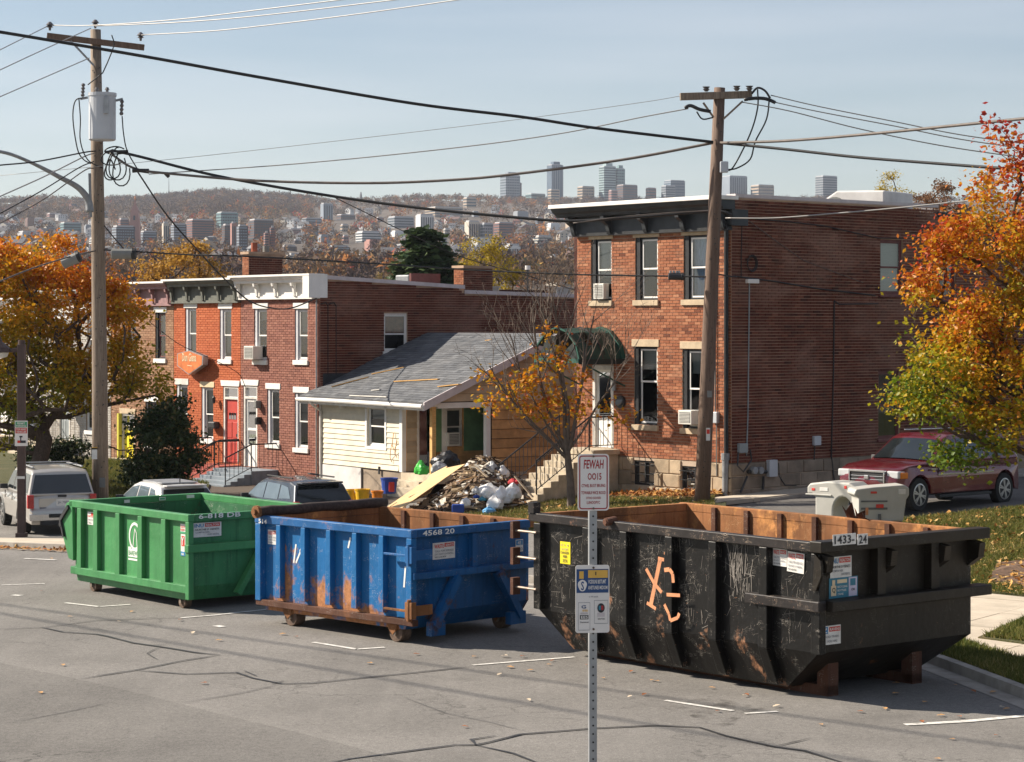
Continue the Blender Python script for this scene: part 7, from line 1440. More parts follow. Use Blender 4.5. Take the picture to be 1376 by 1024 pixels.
B0 = Vector(b); fk = Vector(at(762, 606, d)); tr0 = [B0, B0.lerp(fk, .5) + Vector((.03, 0, 0)), fk]
segs += [(tr0[0], tr0[1], .12, .095), (tr0[1], tr0[2], .095, .085)]
for (px, py, r, y_) in ((640, 478, .05, 0), (690, 400, .055, .5), (735, 370, .06, -.3), (775, 385, .055, .3), (825, 410, .05, -.2), (860, 470, .04, .3), (700, 540, .04, -.5), (660, 440, .04, .6), (800, 470, .04, .7)):
    e = Vector(at(px, py, d)) + Vector((0, y_, 0)); v = e - fk; shoot(fk - Vector((0, 0, rt.uniform(0, .25))), v.normalized() + Vector((0, 0, -.05)), v.length * .93, r, 0)
mb = MB()
for p_, q_, r1, r2 in segs: mb.tube([p_ - B0, q_ - B0], [r1, r2], 8 if r1 > .04 else 5 if r1 > .012 else 3, cap=False)
mb.build('trunk', 'bark_grey', tsm)
rng = np.random.default_rng(3); pts = np.concatenate([ell_pts(rng, [ellp(760, 545, d, 1.3, .9, .5), ellp(700, 535, d, 1.2, .8, .5), ellp(735, 500, d, 1.2, .8, .6), ellp(650, 500, d, .5, .6, .3), ellp(820, 560, d, .6, .5, .25), ellp(665, 520, d, .6, .5, .25), ellp(735, 455, d, .5, .5, .25)], 75, 0)])
P = pts[rng.integers(0, len(pts), 1600)] + rng.normal(0, .13, (1600, 3)); V, F, T = leaves(P - np.array(b), .12, np.clip(rng.normal(.54, .13, 1600), 0, 1), rng); np_mesh('foliage', V, F, 'leaf_fall', tsm, 'stuff', T)
# evergreen shrub, shadow side shrubs
d = 70.2; b0 = at(215, 665, d); b = (b0[0], b0[1], G(b0[0], b0[1]))
tree('dense dark evergreen shrub in front of the orange row house', b, at(215, 610, d), [ellp(220, 600, d, 1.0, .9, .85), ellp(208, 632, d, 1.05, .9, .6), ellp(226, 568, d, .6, .6, .6), ellp(237, 548, d, .25, .3, .4), ellp(192, 566, d, .35, .4, .4), ellp(252, 618, d, .4, .5, .5)], 220, .08, 'bark', 'leaf_dark', 14000, .12, lambda P, rng: np.clip(rng.normal(.45, .25, len(P)), 0, 1), seed=2, spread=.20, cat='shrub', name='evergreen_shrub', seg=.3)
d = 73; b0 = at(75, 640, d); b = (b0[0], b0[1], G(b0[0], b0[1]))
tree('low dark hedge shrub in the shade behind the silver car', b, at(75, 625, d), [ellp(70, 618, d, .9, .8, .6), ellp(95, 612, d, .6, .7, .5), ellp(50, 615, d, .5, .6, .4)], 90, .05, 'bark', 'leaf_dark', 6000, .11, lambda P, rng: np.clip(rng.normal(.35, .25, len(P)), 0, .9), seed=5, spread=.16, cat='shrub', name='evergreen_shrub', seg=.3)
# trees behind the roofs
def far_tree(label, px, py_top, px_w, d, leafm, m, seed, hgt=None, nleaf=5000, bare=False, gap=.5, nm='tree', ls=None, dense=1):
    zt = 5 - (py_top - HY) * d / FP; rw = px_w / 2 * d / FP; x = (px - CX) * d / FP; hgt = hgt or rw * 2.0; zc = zt - hgt * .5; zg_ = min(zc - hgt * .9, -3); b = (x, d, zg_)
    E = [(x, d, zc, rw * .85, rw * .8, hgt * .46), (x - rw * .4, d, zc - hgt * .1, rw * .6, rw * .6, hgt * .32), (x + rw * .42, d, zc - hgt * .06, rw * .55, rw * .6, hgt * .34), (x + rw * .05, d, zc + hgt * .2, rw * .5, rw * .5, hgt * .3)]
    return tree(label, b, (x, d, zc - hgt * .35), E, 170 if not bare else 300, rw * .07, 'bark' if not bare else 'twig', leafm, nleaf, ls or rw * .055, lambda P, rng: np.clip(rng.normal(.5, .22, len(P)), 0, 1), seed=seed, spread=rw * .10 * gap * 2, rmin=rw * .0035, seg=rw * .14, name=nm, group='trees beyond the roofs', shell=.1)
far_tree('wide golden brown tree behind the roofs between pole and red chimney', 243, 318, 150, 115, 'leaf_amber', 0, 31, hgt=5.4, nleaf=9000, gap=.45)
far_tree('bare brown tree just right of the first chimney', 400, 350, 90, 125, 'leaf_brown', 0, 32, hgt=6, nleaf=1800, bare=True)
far_tree('bright yellow bush-like tree left of the conifer', 508, 362, 46, 110, 'leaf_yellow', 0, 34, hgt=3, nleaf=2600)
far_tree('yellow-leaved tree right of the conifer above the squat chimney', 652, 308, 100, 120, 'leaf_yellow', 0, 35, hgt=6, nleaf=7500, gap=.55)
far_tree('bare thicket tree behind the flat roof lamp', 725, 340, 100, 118, 'leaf_brown', 0, 36, hgt=6, nleaf=1500, bare=True)
far_tree('orange-leaved slim tree beside the left edge of the brick building', 775, 345, 40, 116, 'leaf_amber', 0, 37, hgt=5, nleaf=2200)
far_tree('bare grey-brown tree low behind the white cornice', 470, 372, 80, 130, 'leaf_brown', 0, 38, hgt=5, nleaf=1300, bare=True)
far_tree('bare brown tree behind the conifer and long flat roof', 600, 362, 90, 135, 'leaf_brown', 0, 39, hgt=5, nleaf=1300, bare=True)
far_tree('yellow round tree above the brick building roof', 1197, 230, 84, 120, 'leaf_yellow', 0, 40, hgt=5.2, nleaf=9000)
far_tree('rust brown tree above the roof next to the big red maple', 1262, 240, 110, 112, 'leaf_brown', 0, 41, hgt=5.2, nleaf=10000, gap=.5)
far_tree('brown leafless tree left of the red chimney', 312, 345, 70, 122, 'leaf_brown', 0, 42, hgt=5, nleaf=1500, bare=True)
far_tree('orange maple top above the far left row houses', 60, 320, 130, 105, 'leaf_fall', 0, 43, hgt=5, nleaf=6000)
# conifer
d = 118; x = (570 - CX) * d / FP; zt = 5 - (306 - HY) * d / FP; zb_ = zt - 9.5 * 1.35; t = thing('conifer', 'dark green pointed conifer rising behind the long flat roof', 'tree', (x, d, zb_)); t.scale = (2.5, 2.5, 1.35); rng = np.random.default_rng(8)
mb = MB(); mb.tube([(0, 0, 0), (0, 0, 9.4)], [.16, .02], 8); mb.build('trunk', 'bark', t); V = []; P = []
mb = MB()
for i in range(330):
    h_ = rng.uniform(.12, .99) ** .9; z = 9.5 * h_; L_ = (1 - h_) ** .85 * 2.6 + .12; a = rng.uniform(0, 6.283); L_ *= rng.uniform(.7, 1.15); dr = -.25 * L_ + .15 * L_ * rng.random(); e = np.array([L_ * math.cos(a), L_ * math.sin(a), z + dr]); mb.tube([(0, 0, z), tuple(e)], [.03, .008], 4); k = int(26 + 60 * L_)
    tt = rng.random(k) ** .7; q = np.array([0, 0, z]) + (e - np.array([0, 0, z])) * tt[:, None] + rng.normal(0, .12, (k, 3)) * np.array([1, 1, .45]) * (1.1 - .5 * tt[:, None]); P.append(q)
mb.build('limb', 'bark', t, kind='stuff'); P = np.concatenate(P); V, F, T = leaves(P, .20, np.clip(rng.normal(.5, .25, len(P)), 0, 1), rng, up=.8); np_mesh('foliage', V, F, 'leaf_pine', t, 'stuff', T)

# ------------------------------------------------------------------ grass, fallen leaves
def inside(x, y, poly):
    c = False; j = len(poly) - 1
    for i in range(len(poly)):
        if (poly[i][1] > y) != (poly[j][1] > y) and x < (poly[j][0] - poly[i][0]) * (y - poly[i][1]) / (poly[j][1] - poly[i][1]) + poly[i][0]: c = not c
        j = i
    return c
rng = np.random.default_rng(77)
def scatter(poly, n, pxlim=(-60, 1440), zoff=.12, avoid=()):
    xs_ = [p[0] for p in poly]; ys_ = [p[1] for p in poly]; out_ = []
    while len(out_) < n:
        x, y = rng.uniform(min(xs_), max(xs_)), rng.uniform(min(ys_), max(ys_)); px = CX + x / y * FP
        if pxlim[0] < px < pxlim[1] and inside(x, y, poly) and not any(inside(x, y, a) for a in avoid): out_.append((x, y, G(x, y) + zoff))
    return np.array(out_)
def tufts(P, h, m, name, label, tonem=.45):
    n = len(P); d = rng.normal(size=(n, 3)) * np.array([.5, .5, .1]) + np.array([0, 0, 1]); s = rng.normal(size=(n, 3)) * np.array([1, 1, 0]); s /= np.linalg.norm(s, axis=1)[:, None]; hh = (h * rng.uniform(.4, 1.3, n))[:, None]
    V = np.stack([P - s * .012, P + s * .012, P + d * hh], 1).reshape(-1, 3); F = np.arange(n * 3).reshape(-1, 3); pt = np.sin(P[:, 0] * 1.7) * np.cos(P[:, 1] * 1.3) * .15; T = np.repeat(np.clip(rng.normal(tonem, .2, n) + pt, 0, 1), 3); o = np_mesh(name, V, F, m, None, 'stuff', T); o['label'] = label; o['category'] = 'grass'
mul_bed = [(8.9, 41.6), (9.6, 44.2), (12, 45), (13.5, 41), (10.6, 39.4)]
tufts(scatter(rl, 36000, (1180, 1420), .14, [mul_bed]), .085, 'grass_blade', 'grass', 'sunlit green lawn with fallen leaves at the right edge below the maple')
tufts(scatter(verge, 9000, (1200, 1420), .12), .09, 'grass_blade', 'grass', 'narrow shaded grass verge between kerb and pavement at the lower right')
tufts(scatter([(7.3, 34.5), (8.45, 36.7), (11.3, 38.7), (12.6, 36.5), (7.95, 33.9)], 5000, (1200, 1420), .16), .09, 'grass_blade', 'grass', 'small wedge of leaf-strewn grass set in the pavement at the right edge')
tufts(scatter(fl, 30000, (560, 960), .13, [[bw(2.6, -1.3), bw(6.0, -1.3), bw(6.0, -.03), bw(2.6, -.03)]]), .10, 'grass_blade', 'grass', 'thin yellowish grass around the small tree by the stone steps', .62)
tufts(scatter([(-9.9, 65.7), (-9.5, 68), (-10.4, 77), (-14, 82.3), (-20, 78), (-20, 72.5), (-12.4, 66.3)], 26000, (40, 420), .04), .12, 'grass_blade', 'grass', 'green lawn strip in front of the row houses behind the cars')
def leaf_litter(P, m, label, size=.11, tm=.5):
    V, F, T = leaves(P + np.array([0, 0, .012]), size, np.clip(rng.normal(tm, .25, len(P)), 0, 1), rng, up=3); V[:, 2] = np.maximum(V[:, 2], np.repeat(P[:, 2], 4) + .004); o = np_mesh('leaf_litter', V, F, m, None, 'stuff', T); o['label'] = label; o['category'] = 'leaves'
leaf_litter(scatter(rl, 2600, (1180, 1420), .15), 'leaf_dry', 'dry tan leaves scattered over the right-hand lawn'); leaf_litter(scatter(fl, 1500, (560, 960), .16), 'leaf_dry', 'brown and tan leaves lying around the small tree and steps')
leaf_litter(scatter([bw(2.6, -1.3), bw(6.0, -1.3), bw(6.0, -.03), bw(2.6, -.03)], 1500, (560, 990), .19), 'leaf_dry', 'thick brown leaves piled along the foot of the brick building', .12, .2)
gutter = off_line(KP, -.5)[8:12] + off_line(KP, .1)[8:12][::-1]; leaf_litter(scatter(gutter, 420, (-40, 130), .03), 'leaf_dry', 'line of dry brown leaves in the gutter at the far left', .11, .25)
leaf_litter(scatter([(8.7, 41.4), (9.6, 42.5), (9.9, 40.4), (9.1, 39.9)], 160, (1180, 1420), .17), 'leaf_dry', 'heap of tan leaves where lawn meets the pavement by the mulch', .12, .6)
proto = []
for j, m in enumerate(('leaf_dry_a', 'leaf_dry_b', 'leaf_dry_c')):
    mat(m, ((.50, .27, .10), (.30, .10, .03), (.62, .50, .36))[j], .8, .25, 9)
    mb = MB(); P = [(0, 0), (.03, .025), (.05, .02), (.06, .045), (.085, .03), (.12, .0), (.085, -.03), (.06, -.04), (.05, -.022), (.03, -.03)]; k = mb.pts([(x_, y_, .006 + .25 * abs(y_) + .12 * x_ * (j + 1) * .5) for x_, y_ in P]); mb.face(range(k, k + len(P))); proto.append(mb)
first = {}; fl_ = []
spots = [(47, 741), (70, 752), (57, 795), (98, 830), (163, 837), (245, 790 + 44), (175, 824), (85, 896), (268, 920), (56, 934), (258, 853), (394, 857), (492, 893), (375, 854), (565, 881), (641, 884), (672, 884), (707, 884), (691, 899), (708, 903), (739, 890), (742, 895), (668, 909), (788, 895), (808, 912), (790, 898), (846, 905), (879, 917), (843, 939), (863, 936), (879, 915), (962, 926), (1006, 936), (1000, 901), (1038, 952), (1150, 958), (1258, 964), (1275, 995), (1342, 990), (1348, 955), (1005, 937), (1240, 973), (1210, 934), (1282, 922), (1311, 932), (1330, 933), (1352, 953), (1285, 965), (1245, 945), (1198, 920), (967, 957), (1254, 1022), (712, 944), (630, 979), (300, 862), (1190, 955), (930, 905), (1100, 975)]
for i, s in enumerate(spots):
    j = (0, 0, 1, 0, 2, 1)[i % 6]; x, y, z = gat(*s); zo = .013
    if j not in first: o = proto[j].build('fallen_leaf', ('leaf_dry_a', 'leaf_dry_b', 'leaf_dry_c')[j]); first[j] = o
    else: o = first[j].copy(); C.objects.link(o)
    o.location = (x, y, z + zo); o.rotation_euler = (0, 0, rnd.uniform(0, 6.28)); o.scale = (rnd.uniform(.6, 1.15),) * 3
    fl_.append((s[0], o)); o['category'] = 'leaf'; o['group'] = 'fallen leaves scattered on the asphalt'

def nth(i): return ('leftmost', 'second', 'third', 'fourth', 'fifth', 'sixth', 'seventh', 'eighth', 'ninth', 'tenth')[i] if i < 10 else f"{i + 1}{'th' if i % 100 in (10, 11, 12) or i % 10 not in (0, 1, 2) else ('st', 'nd', 'rd')[i % 10]}"
for i, (x_, o) in enumerate(sorted(fl_, key=lambda q: q[0])): o['label'] = f'{nth(i)} {"of" if i == 0 else "from left of"} the curled dry leaves lying on the asphalt'
# ------------------------------------------------------------------ utility poles, lamps, wires
def cr_path(P, n=8):
    P = [Vector(p) for p in P]; Q = [P[0] * 2 - P[1]] + P + [P[-1] * 2 - P[-2]]; out_ = []
    for i in range(1, len(Q) - 2):
        for j in range(n):
            t = j / n; a, b, c, d = Q[i - 1:i + 3]; out_.append(.5 * ((2 * b) + (c - a) * t + (2 * a - 5 * b + 4 * c - d) * t * t + (3 * b - a - 3 * c + d) * t ** 3))
    return out_ + [P[-1]]
def wire(label, pts, d0, d1, rpx, m, cat='cable', name='overhead_cable', n=8, group=None):
    x0, x1 = pts[0][0], pts[-1][0]; P = [at(px, py, d0 + (d1 - d0) * ((px - x0) / (x1 - x0) if x1 != x0 else 0)) for px, py in pts]
    mb = MB(); mb.tube(cr_path(P, n), rpx * (d0 + d1) / 2 / FP / 2, 6); o = tag(mb.build(name, m, smooth=True), label, cat); o['group'] = group or 'overhead lines'; return o
DL = 62.0
tl = thing('utility_pole', 'weathered grey wooden utility pole with crossarm and white transformer at the left', 'utility pole', at(135, 700, DL), 0, 'wooden utility poles'); o0 = Vector(at(135, 700, DL))
def LP(px, py, d=DL): return Vector(at(px, py, d)) - o0
mb = MB(); mb.tube([LP(135, 716), LP(134, 500), LP(131, 250), LP(128.5, 40)], [.235, .215, .18, .145], 16); mb.build('pole', 'pole_wood', tl, smooth=True)
mb = MB(); mb.bar(LP(63, 48, 61.6), LP(194, 64, 62.1), .14, .16); mb.build('crossarm', 'pole_wood_dark', tl, bevel=.01)
mb = MB(); mb.bar(LP(95, 55, 61.6), LP(126, 88, 61.8), .05, .05); mb.build('arm_brace', 'galv_dull', tl)
for px, py, d_ in ((67, 41, 61.6), (128, 38, 62), (189, 55, 62)):
    mb = MB(); p = LP(px, py, d_); mb.tube([p, p + Vector((0, 0, .08)), p + Vector((0, 0, .09)), p + Vector((0, 0, .14)), p + Vector((0, 0, .15)), p + Vector((0, 0, .20)), p + Vector((0, 0, .24))], [.03, .04, .09, .05, .11, .07, .03], 10); mb.build('insulator', 'ceramic', tl)
p = LP(137.5, 189, 61.45); mb = MB(); mb.tube([p, p + Vector((0, 0, .03)), p + Vector((0, 0, 1.26)), p + Vector((0, 0, 1.30))], [.33, .37, .37, .34], 24); tr = mb.build('transformer', 'grey_enamel', tl)
mb = MB(); mb.tube([p + Vector((0, 0, 1.22)), p + Vector((0, 0, 1.31))], .39, 24); mb.build('lid', 'grey_enamel', tr); mb = MB()
for px, py in ((144, 126), (130, 126)): q = LP(px, py, 61.4); mb = MB(); mb.tube([q, q + Vector((0, 0, .1)), q + Vector((0, 0, .11)), q + Vector((0, 0, .18))], [.04, .04, .07, .03], 8); mb.build('bushing', 'ceramic', tr)
mb = MB(); mb.box(p.x + .12, p.x + .24, p.y - .42, p.y - .36, p.z + .7, p.z + 1.18); mb.build('bracket', 'galv', tr, bevel=.02)
for (ax, ay, bx_, by_) in ((108, 133, 118, 131), (152, 136, 165, 133)): mb = MB(); mb.bar(LP(ax, ay, 61.5), LP(bx_, by_, 61.5), .06, .06); mb.build('arm', 'galv_dull', tl)
for px, y0, y1 in ((111, 112, 130), (163, 134, 155)):
    mb = MB(); a, b = LP(px, y1, 61.4), LP(px + 1, y0, 61.4); mb.tube([a.lerp(b, i / 8) for i in range(9)], [.035, .06, .03, .06, .03, .06, .03, .06, .03], 8); mb.build('fuse_cutout', 'ceramic', tl)
for P_ in ([(112, 131), (101, 136), (98, 160), (104, 200), (112, 214), (122, 220)], [(106, 133), (108, 160), (108, 190), (118, 215), (138, 226)], [(164, 156), (166, 180), (171, 203), (185, 228)], [(150, 47), (153, 60), (146, 80), (138, 98)], [(138, 98), (128, 106), (118, 114)], [(143, 128), (138, 150), (150, 158), (149, 138)]):
    mb = MB(); mb.tube(cr_path([LP(x_, y_, 61.3) for x_, y_ in P_], 5), .018, 5); mb.build('jumper_wire', 'cable_black', tl, smooth=True)
for i, (cx__, cy__, rx, ry) in enumerate(((152, 222, 9, 18), (158, 220, 11, 22), (163, 226, 11, 24), (150, 212, 14, 10), (155, 202, 14, 5), (148, 228, 7, 14))):
    mb = MB(); mb.tube([LP(cx__ + rx * math.cos(a) + 2 * math.sin(2 * a), cy__ + ry * math.sin(a), 61.5 + .05 * i) for a in [k * math.pi / 9 for k in range(-2 + i, 14 + i)]], .02, 5); mb.build('cable_loop', 'cable_black', tl, smooth=True)
mb = MB(); mb.bar(LP(141, 204, 61.5), LP(172, 203, 61.5), .08, .06); mb.build('terminal', 'dark_metal', tl)
a, b = LP(120.5, 233, 61.6), LP(122, 292, 61.6); mb = MB(); mb.bar(a, b, .10, .06); mb.build('lamp_bracket', 'galv_dull', tl)
mb = MB(); mb.tube(cr_path([LP(-60, 210, 58.5), LP(-20, 203, 59), LP(10, 206, 59.4), LP(45, 220, 60.3), LP(80, 238, 61), LP(105, 252, 61.4), LP(118, 268, 61.6), LP(121, 285, 61.6)], 5), [.045] * 16 + [.05 + .0035 * i for i in range(20)], 10); mb.build('lamp_arm', 'galv_dull', tl, smooth=True)
mb = MB(); mb.tube([LP(-62, 210, 58.5), LP(-75, 213, 58.2), LP(-95, 214, 58)], [.08, .17, .1], 12); mb.build('lamp_head', 'galv_dull', tl, smooth=True)
for px, y0, y1, m in ((127, 602, 617, 'sticker_white'), (127, 601, 604, 'sign_amber'), (137.5, 642, 655, 'ac_grille')): a = LP(px, y1, 61.75); mb = MB(); w_ = .075 if m != 'ac_grille' else .08; mb.box(a.x - w_, a.x + w_, a.y - .01, a.y, a.z, a.z + (y1 - y0) * 62 / FP); mb.build('notice', m, tl)
mb = MB(); rr = random.Random(5)
for i in range(46): py = rr.uniform(90, 660); c_ = LP(130.5 + (py - 200) * .01 + rr.uniform(-5, 6), py, 61.78); mb.tube([c_, c_ + Vector((0, -.03, 0))], .018, 5)
mb.build('nail_heads', 'dark_metal', tl, kind='stuff')
DR = 56.4
tr_ = thing('utility_pole', 'brown wooden utility pole with short crossarm in front of the brick building', 'utility pole', at(943, 688, DR), 0, 'wooden utility poles'); o0 = Vector(at(943, 688, DR))
mb = MB(); mb.tube([LP(942.5, 700, DR), LP(950, 520, DR), LP(960, 290, DR), LP(967, 118, DR)], [.20, .185, .165, .14], 16); mb.build('pole', 'pole_wood_dark', tr_, smooth=True)
mb = MB(); mb.bar(LP(914, 130, 56.2), LP(1010, 127, 56.4), .15, .18); mb.build('crossarm', 'pole_wood', tr_, bevel=.01)
for P_ in ((945, 138, 959, 158), (998, 136, 972, 160)): mb = MB(); mb.bar(LP(P_[0], P_[1], 56.2), LP(P_[2], P_[3], 56.2), .04, .05); mb.build('arm_brace', 'pole_wood', tr_)
for px, py in ((949, 123), (990, 122), (1007, 122)): mb = MB(); p = LP(px, py, 56.2); mb.tube([p, p + Vector((0, 0, .06)), p + Vector((0, 0, .07)), p + Vector((0, 0, .12))], [.04, .09, .05, .10], 10); mb.build('insulator', 'ceramic', tr_)
for P_, r in (([(1010, 126), (1018, 118), (1028, 122), (1035, 132)], .03), ([(1000, 134), (1015, 132), (1030, 133), (1042, 138)], .045), ([(920, 145), (928, 142), (940, 147), (955, 150)], .045)):
    mb = MB(); mb.tube(cr_path([LP(x_, y_, 56.2) for x_, y_ in P_], 4), r, 6); mb.build('clamp', 'dark_metal', tr_, smooth=True)
for P_ in ([(1018, 120), (1018, 145), (1008, 180), (985, 225), (974, 227)], [(1034, 130), (1030, 160), (1015, 190), (1008, 214), (990, 226), (976, 228)], [(936, 150), (944, 160), (958, 158)]):
    mb = MB(); mb.tube(cr_path([LP(x_, y_, 56.1) for x_, y_ in P_], 5), .02, 5); mb.build('jumper_wire', 'cable_black', tr_, smooth=True)
a = LP(973, 232, 56.1); mb = MB(); mb.box(a.x - .1, a.x + .1, a.y - .1, a.y + .1, a.z, a.z + .28); mb.build('junction_box', 'grey_enamel', tr_, bevel=.02)
for px, y0, y1, w_, m in ((953.5, 525, 534, .06, 'ac_grille'), (951.5, 575, 592, .05, 'sticker_white'), (951.5, 577, 583, .04, 'sticker_red')): a = LP(px, y1, 56.15); mb = MB(); mb.box(a.x - w_, a.x + w_, a.y - .012 - (.003 if m == 'sticker_red' else 0), a.y, a.z, a.z + (y1 - y0) * 56 / FP); mb.build('notice', m, tr_)
mb = MB()
for i in range(40): py = rr.uniform(150, 640); c_ = LP(967 - (py - 118) * .043 + rr.uniform(-4, 5), py, 56.22); mb.tube([c_, c_ + Vector((0, -.03, 0))], .016, 5)
mb.build('nail_heads', 'dark_metal', tr_, kind='stuff')
wire('thick black cable sweeping from the upper left corner down to the right pole', [(-30, 40), (0, 43), (195, 76), (350, 104), (555, 139), (700, 157), (800, 172), (958, 191)], 50, 56.2, 4.2, 'cable_black')
wire('thick black cable from the right pole towards the red maple top', [(968, 192), (1050, 200), (1150, 211), (1250, 219), (1345, 226), (1420, 230)], 56.2, 50, 4, 'cable_black')
wire('thick grey-brown cable from the left pole rising to the right pole', [(148, 206), (180, 226), (225, 233), (350, 243), (500, 246), (620, 241), (700, 233), (800, 220), (870, 209), (958, 192)], 61.6, 56.2, 3.6, 'cable_grey')
wire('thick grey-brown cable from the right pole to the upper right edge', [(968, 192), (1060, 189), (1180, 179), (1280, 169), (1400, 157)], 56.2, 47, 4, 'cable_grey')
wire('heavy black cable from the left pole to the brick building cornice', [(150, 202), (190, 211), (290, 236), (430, 261), (560, 279), (680, 291), (765, 297), (850, 292), (958, 284), (985, 290)], 61.6, 57.4, 4, 'cable_black')
wire('thin drop wire hanging from the black cable near the left city tower', [(445, 263), (500, 290), (545, 312), (620, 345), (700, 368), (780, 392)], 60, 66, 1.2, 'cable_black')
wire('straight black line across the roofs from left pole to right pole', [(140, 336), (165, 337), (250, 342), (340, 345), (500, 354), (640, 363), (780, 369), (895, 371), (955, 372)], 61.8, 56.3, 2.2, 'cable_black')
wire('black line from the right pole clipped to the brick side wall', [(957, 373), (966, 369), (978, 371), (990, 372)], 56.3, 58, 2, 'cable_black')
wire('drop wire curving from the left pole to the white corniced row house', [(183, 228), (225, 290), (270, 341), (305, 378), (340, 407), (385, 415), (425, 401)], 61.6, 73.6, 2, 'cable_black')
wire('short dark wire from the left pole down to the grey splice case', [(140, 303), (152, 318), (168, 336)], 61.9, 61.9, 1.8, 'cable_black')
wire('cable with grey splice case running off the left edge below the lamp arm', [(-20, 385), (0, 378), (40, 362), (80, 349), (105, 342), (128, 337)], 57, 61.8, 2.2, 'cable_grey')
wire('dark cable from the left edge up to the pole at the bottom of the transformer', [(-20, 225), (0, 222), (50, 217), (112, 205), (128, 203)], 57, 61.8, 2, 'cable_black')
for i, (P_, m, s) in enumerate((([(-20, 274), (0, 264), (60, 237), (112, 211), (126, 206)], 'wire_alu', 'upper'), ([(-20, 298), (0, 287), (60, 254), (105, 226), (126, 217)], 'cable_black', 'middle'), ([(-20, 309), (0, 300), (60, 267), (112, 230), (126, 226)], 'cable_grey', 'lower'))):
    wire(f'{s} of three service wires from the left pole to the left edge', P_, 56, 61.8, 1.7, m)
for i, (P_, s) in enumerate((([(66, 34), (128, 34), (240, 26), (350, 13), (455, 0), (600, -18)], 'topmost'), ([(128, 35), (240, 30), (350, 21), (520, 1), (640, -14)], 'second'), ([(190, 47), (280, 42), (350, 35), (480, 19), (620, -1), (700, -12)], 'lowest'))):
    wire(f'{s} pale bare wire from the left pole crossarm to the top edge', P_, 61.8, 50, 1.5, 'wire_alu')
for i, (P_, s) in enumerate((([(66, 34), (30, 52), (-30, 82)], 'topmost'), ([(122, 38), (60, 66), (0, 94), (-30, 108)], 'second'), ([(120, 78), (60, 104), (0, 130), (-30, 143)], 'lowest'))):
    wire(f'{s} pale bare wire from the left pole crossarm to the left edge', P_, 61.8, 52, 1.4, 'wire_alu')
wire('pale bare wire dead-ending on the left side of the right pole crossarm', [(925, 146), (860, 158), (750, 180), (600, 200), (400, 220), (200, 234)], 56.2, 61.5, 1.5, 'wire_alu'); wire('second pale bare wire just above it, left of the right pole', [(920, 128), (860, 138), (700, 160), (500, 184), (240, 213), (0, 236)], 56.2, 62, .7, 'wire_alu')
for P_, s in (([(1036, 128), (1100, 143), (1200, 163), (1290, 181), (1400, 196)], 'upper'), ([(1030, 135), (1100, 150), (1200, 169), (1290, 187), (1400, 203)], 'middle'), ([(996, 137), (1060, 149), (1150, 172), (1250, 193), (1340, 207), (1400, 213)], 'lower')):
    wire(f'{s} of three thin black wires fanning from the right pole to the right edge', P_, 56.2, 50, 1.5, 'cable_black')
wire('pale service wire from the building corner rising to the red maple', [(975, 293), (1040, 293), (1120, 287), (1200, 280), (1300, 270), (1400, 262)], 57.3, 52, 2, 'wire_alu')
wire('thin grey wire slanting over the brown house wall under the red sign', [(200, 432), (240, 462), (275, 478), (318, 500), (330, 520)], 70, 72.5, .9, 'cable_black')
wire('twisted grey wire bundle on the black cornice of the brick building', [(770, 300), (830, 292), (900, 286), (958, 283)], 57.2, 57, 1.6, 'cable_grey')
for P_, d_, lab in (([(150, 341), (183, 341)], 61.5, 'large grey cylindrical splice case with black end hanging right of the pole'), ([(84, 355), (108, 344)], 60.8, 'smaller grey splice case hanging on the cable left of the pole'), ([(898, 371.5), (919, 372)], 56.4, 'small black splice case on the line left of the right pole')):
    a, b = Vector(at(*P_[0], d_)), Vector(at(*P_[1], d_)); k = thing('splice_case', lab, 'splice case', a, 0, 'splice cases on the cables'); v = b - a; s = .145 if d_ > 57 else .09
    mb = MB(); mb.tube([(0, 0, 0), v * .02, v * .82], [s * .8, s, s], 14); mb.build('case', 'ac_grille' if d_ > 57 else 'dark_metal', k, smooth=False); mb = MB(); mb.tube([v * .82, v * .84, v * .98, v], [s, s * 1.06, s * 1.06, s * .8], 14); mb.build('end_cap', 'plastic_dark', k)
    for u in (.15, .35, .55, .7): mb = MB(); mb.tube([v * u + Vector((0, 0, s)), v * u + Vector((0, 0, s + .06))], .03, 6); mb.build('hanger', 'galv', k)
for P_, d_, s in (([(178, 229), (186, 229), (200, 230)], 61.3, 'left'), ([(223, 233), (227, 238)], 61.2, 'right')):
    k = tag((lambda mb: (mb.tube([at(x_, y_, d_) for x_, y_ in P_], [.07, .05, .07][:len(P_)], 6), mb.build('cable_clamp', 'dark_metal'))[1])(MB()), f'{s} of two small dark clamps on the grey cable beside the left pole', 'clamp')
# wires farther left of the frame, high above the street: their thin shadows cross the asphalt
for i, (p, q, zz) in enumerate(((( 0, 812), (1376, 1006), 15.5), ((60, 835), (1376, 1060), 14.5))):
    a = gat(*p); b = gat(*q); f = lambda g: Vector((g[0] + SUN.x / SUN.z * zz, g[1] + SUN.y / SUN.z * zz, zz)); a, b = f(a), f(b); v = b - a; mb = MB(); mb.tube([a - v * 1.2, b + v * 1.2], .035, 6); tag(mb.build('overhead_cable', 'cable_black'), ('street cable high outside the left of the view, nearer the houses', 'street cable high outside the left of the view, nearer the camera')[i], 'cable', 'overhead lines')
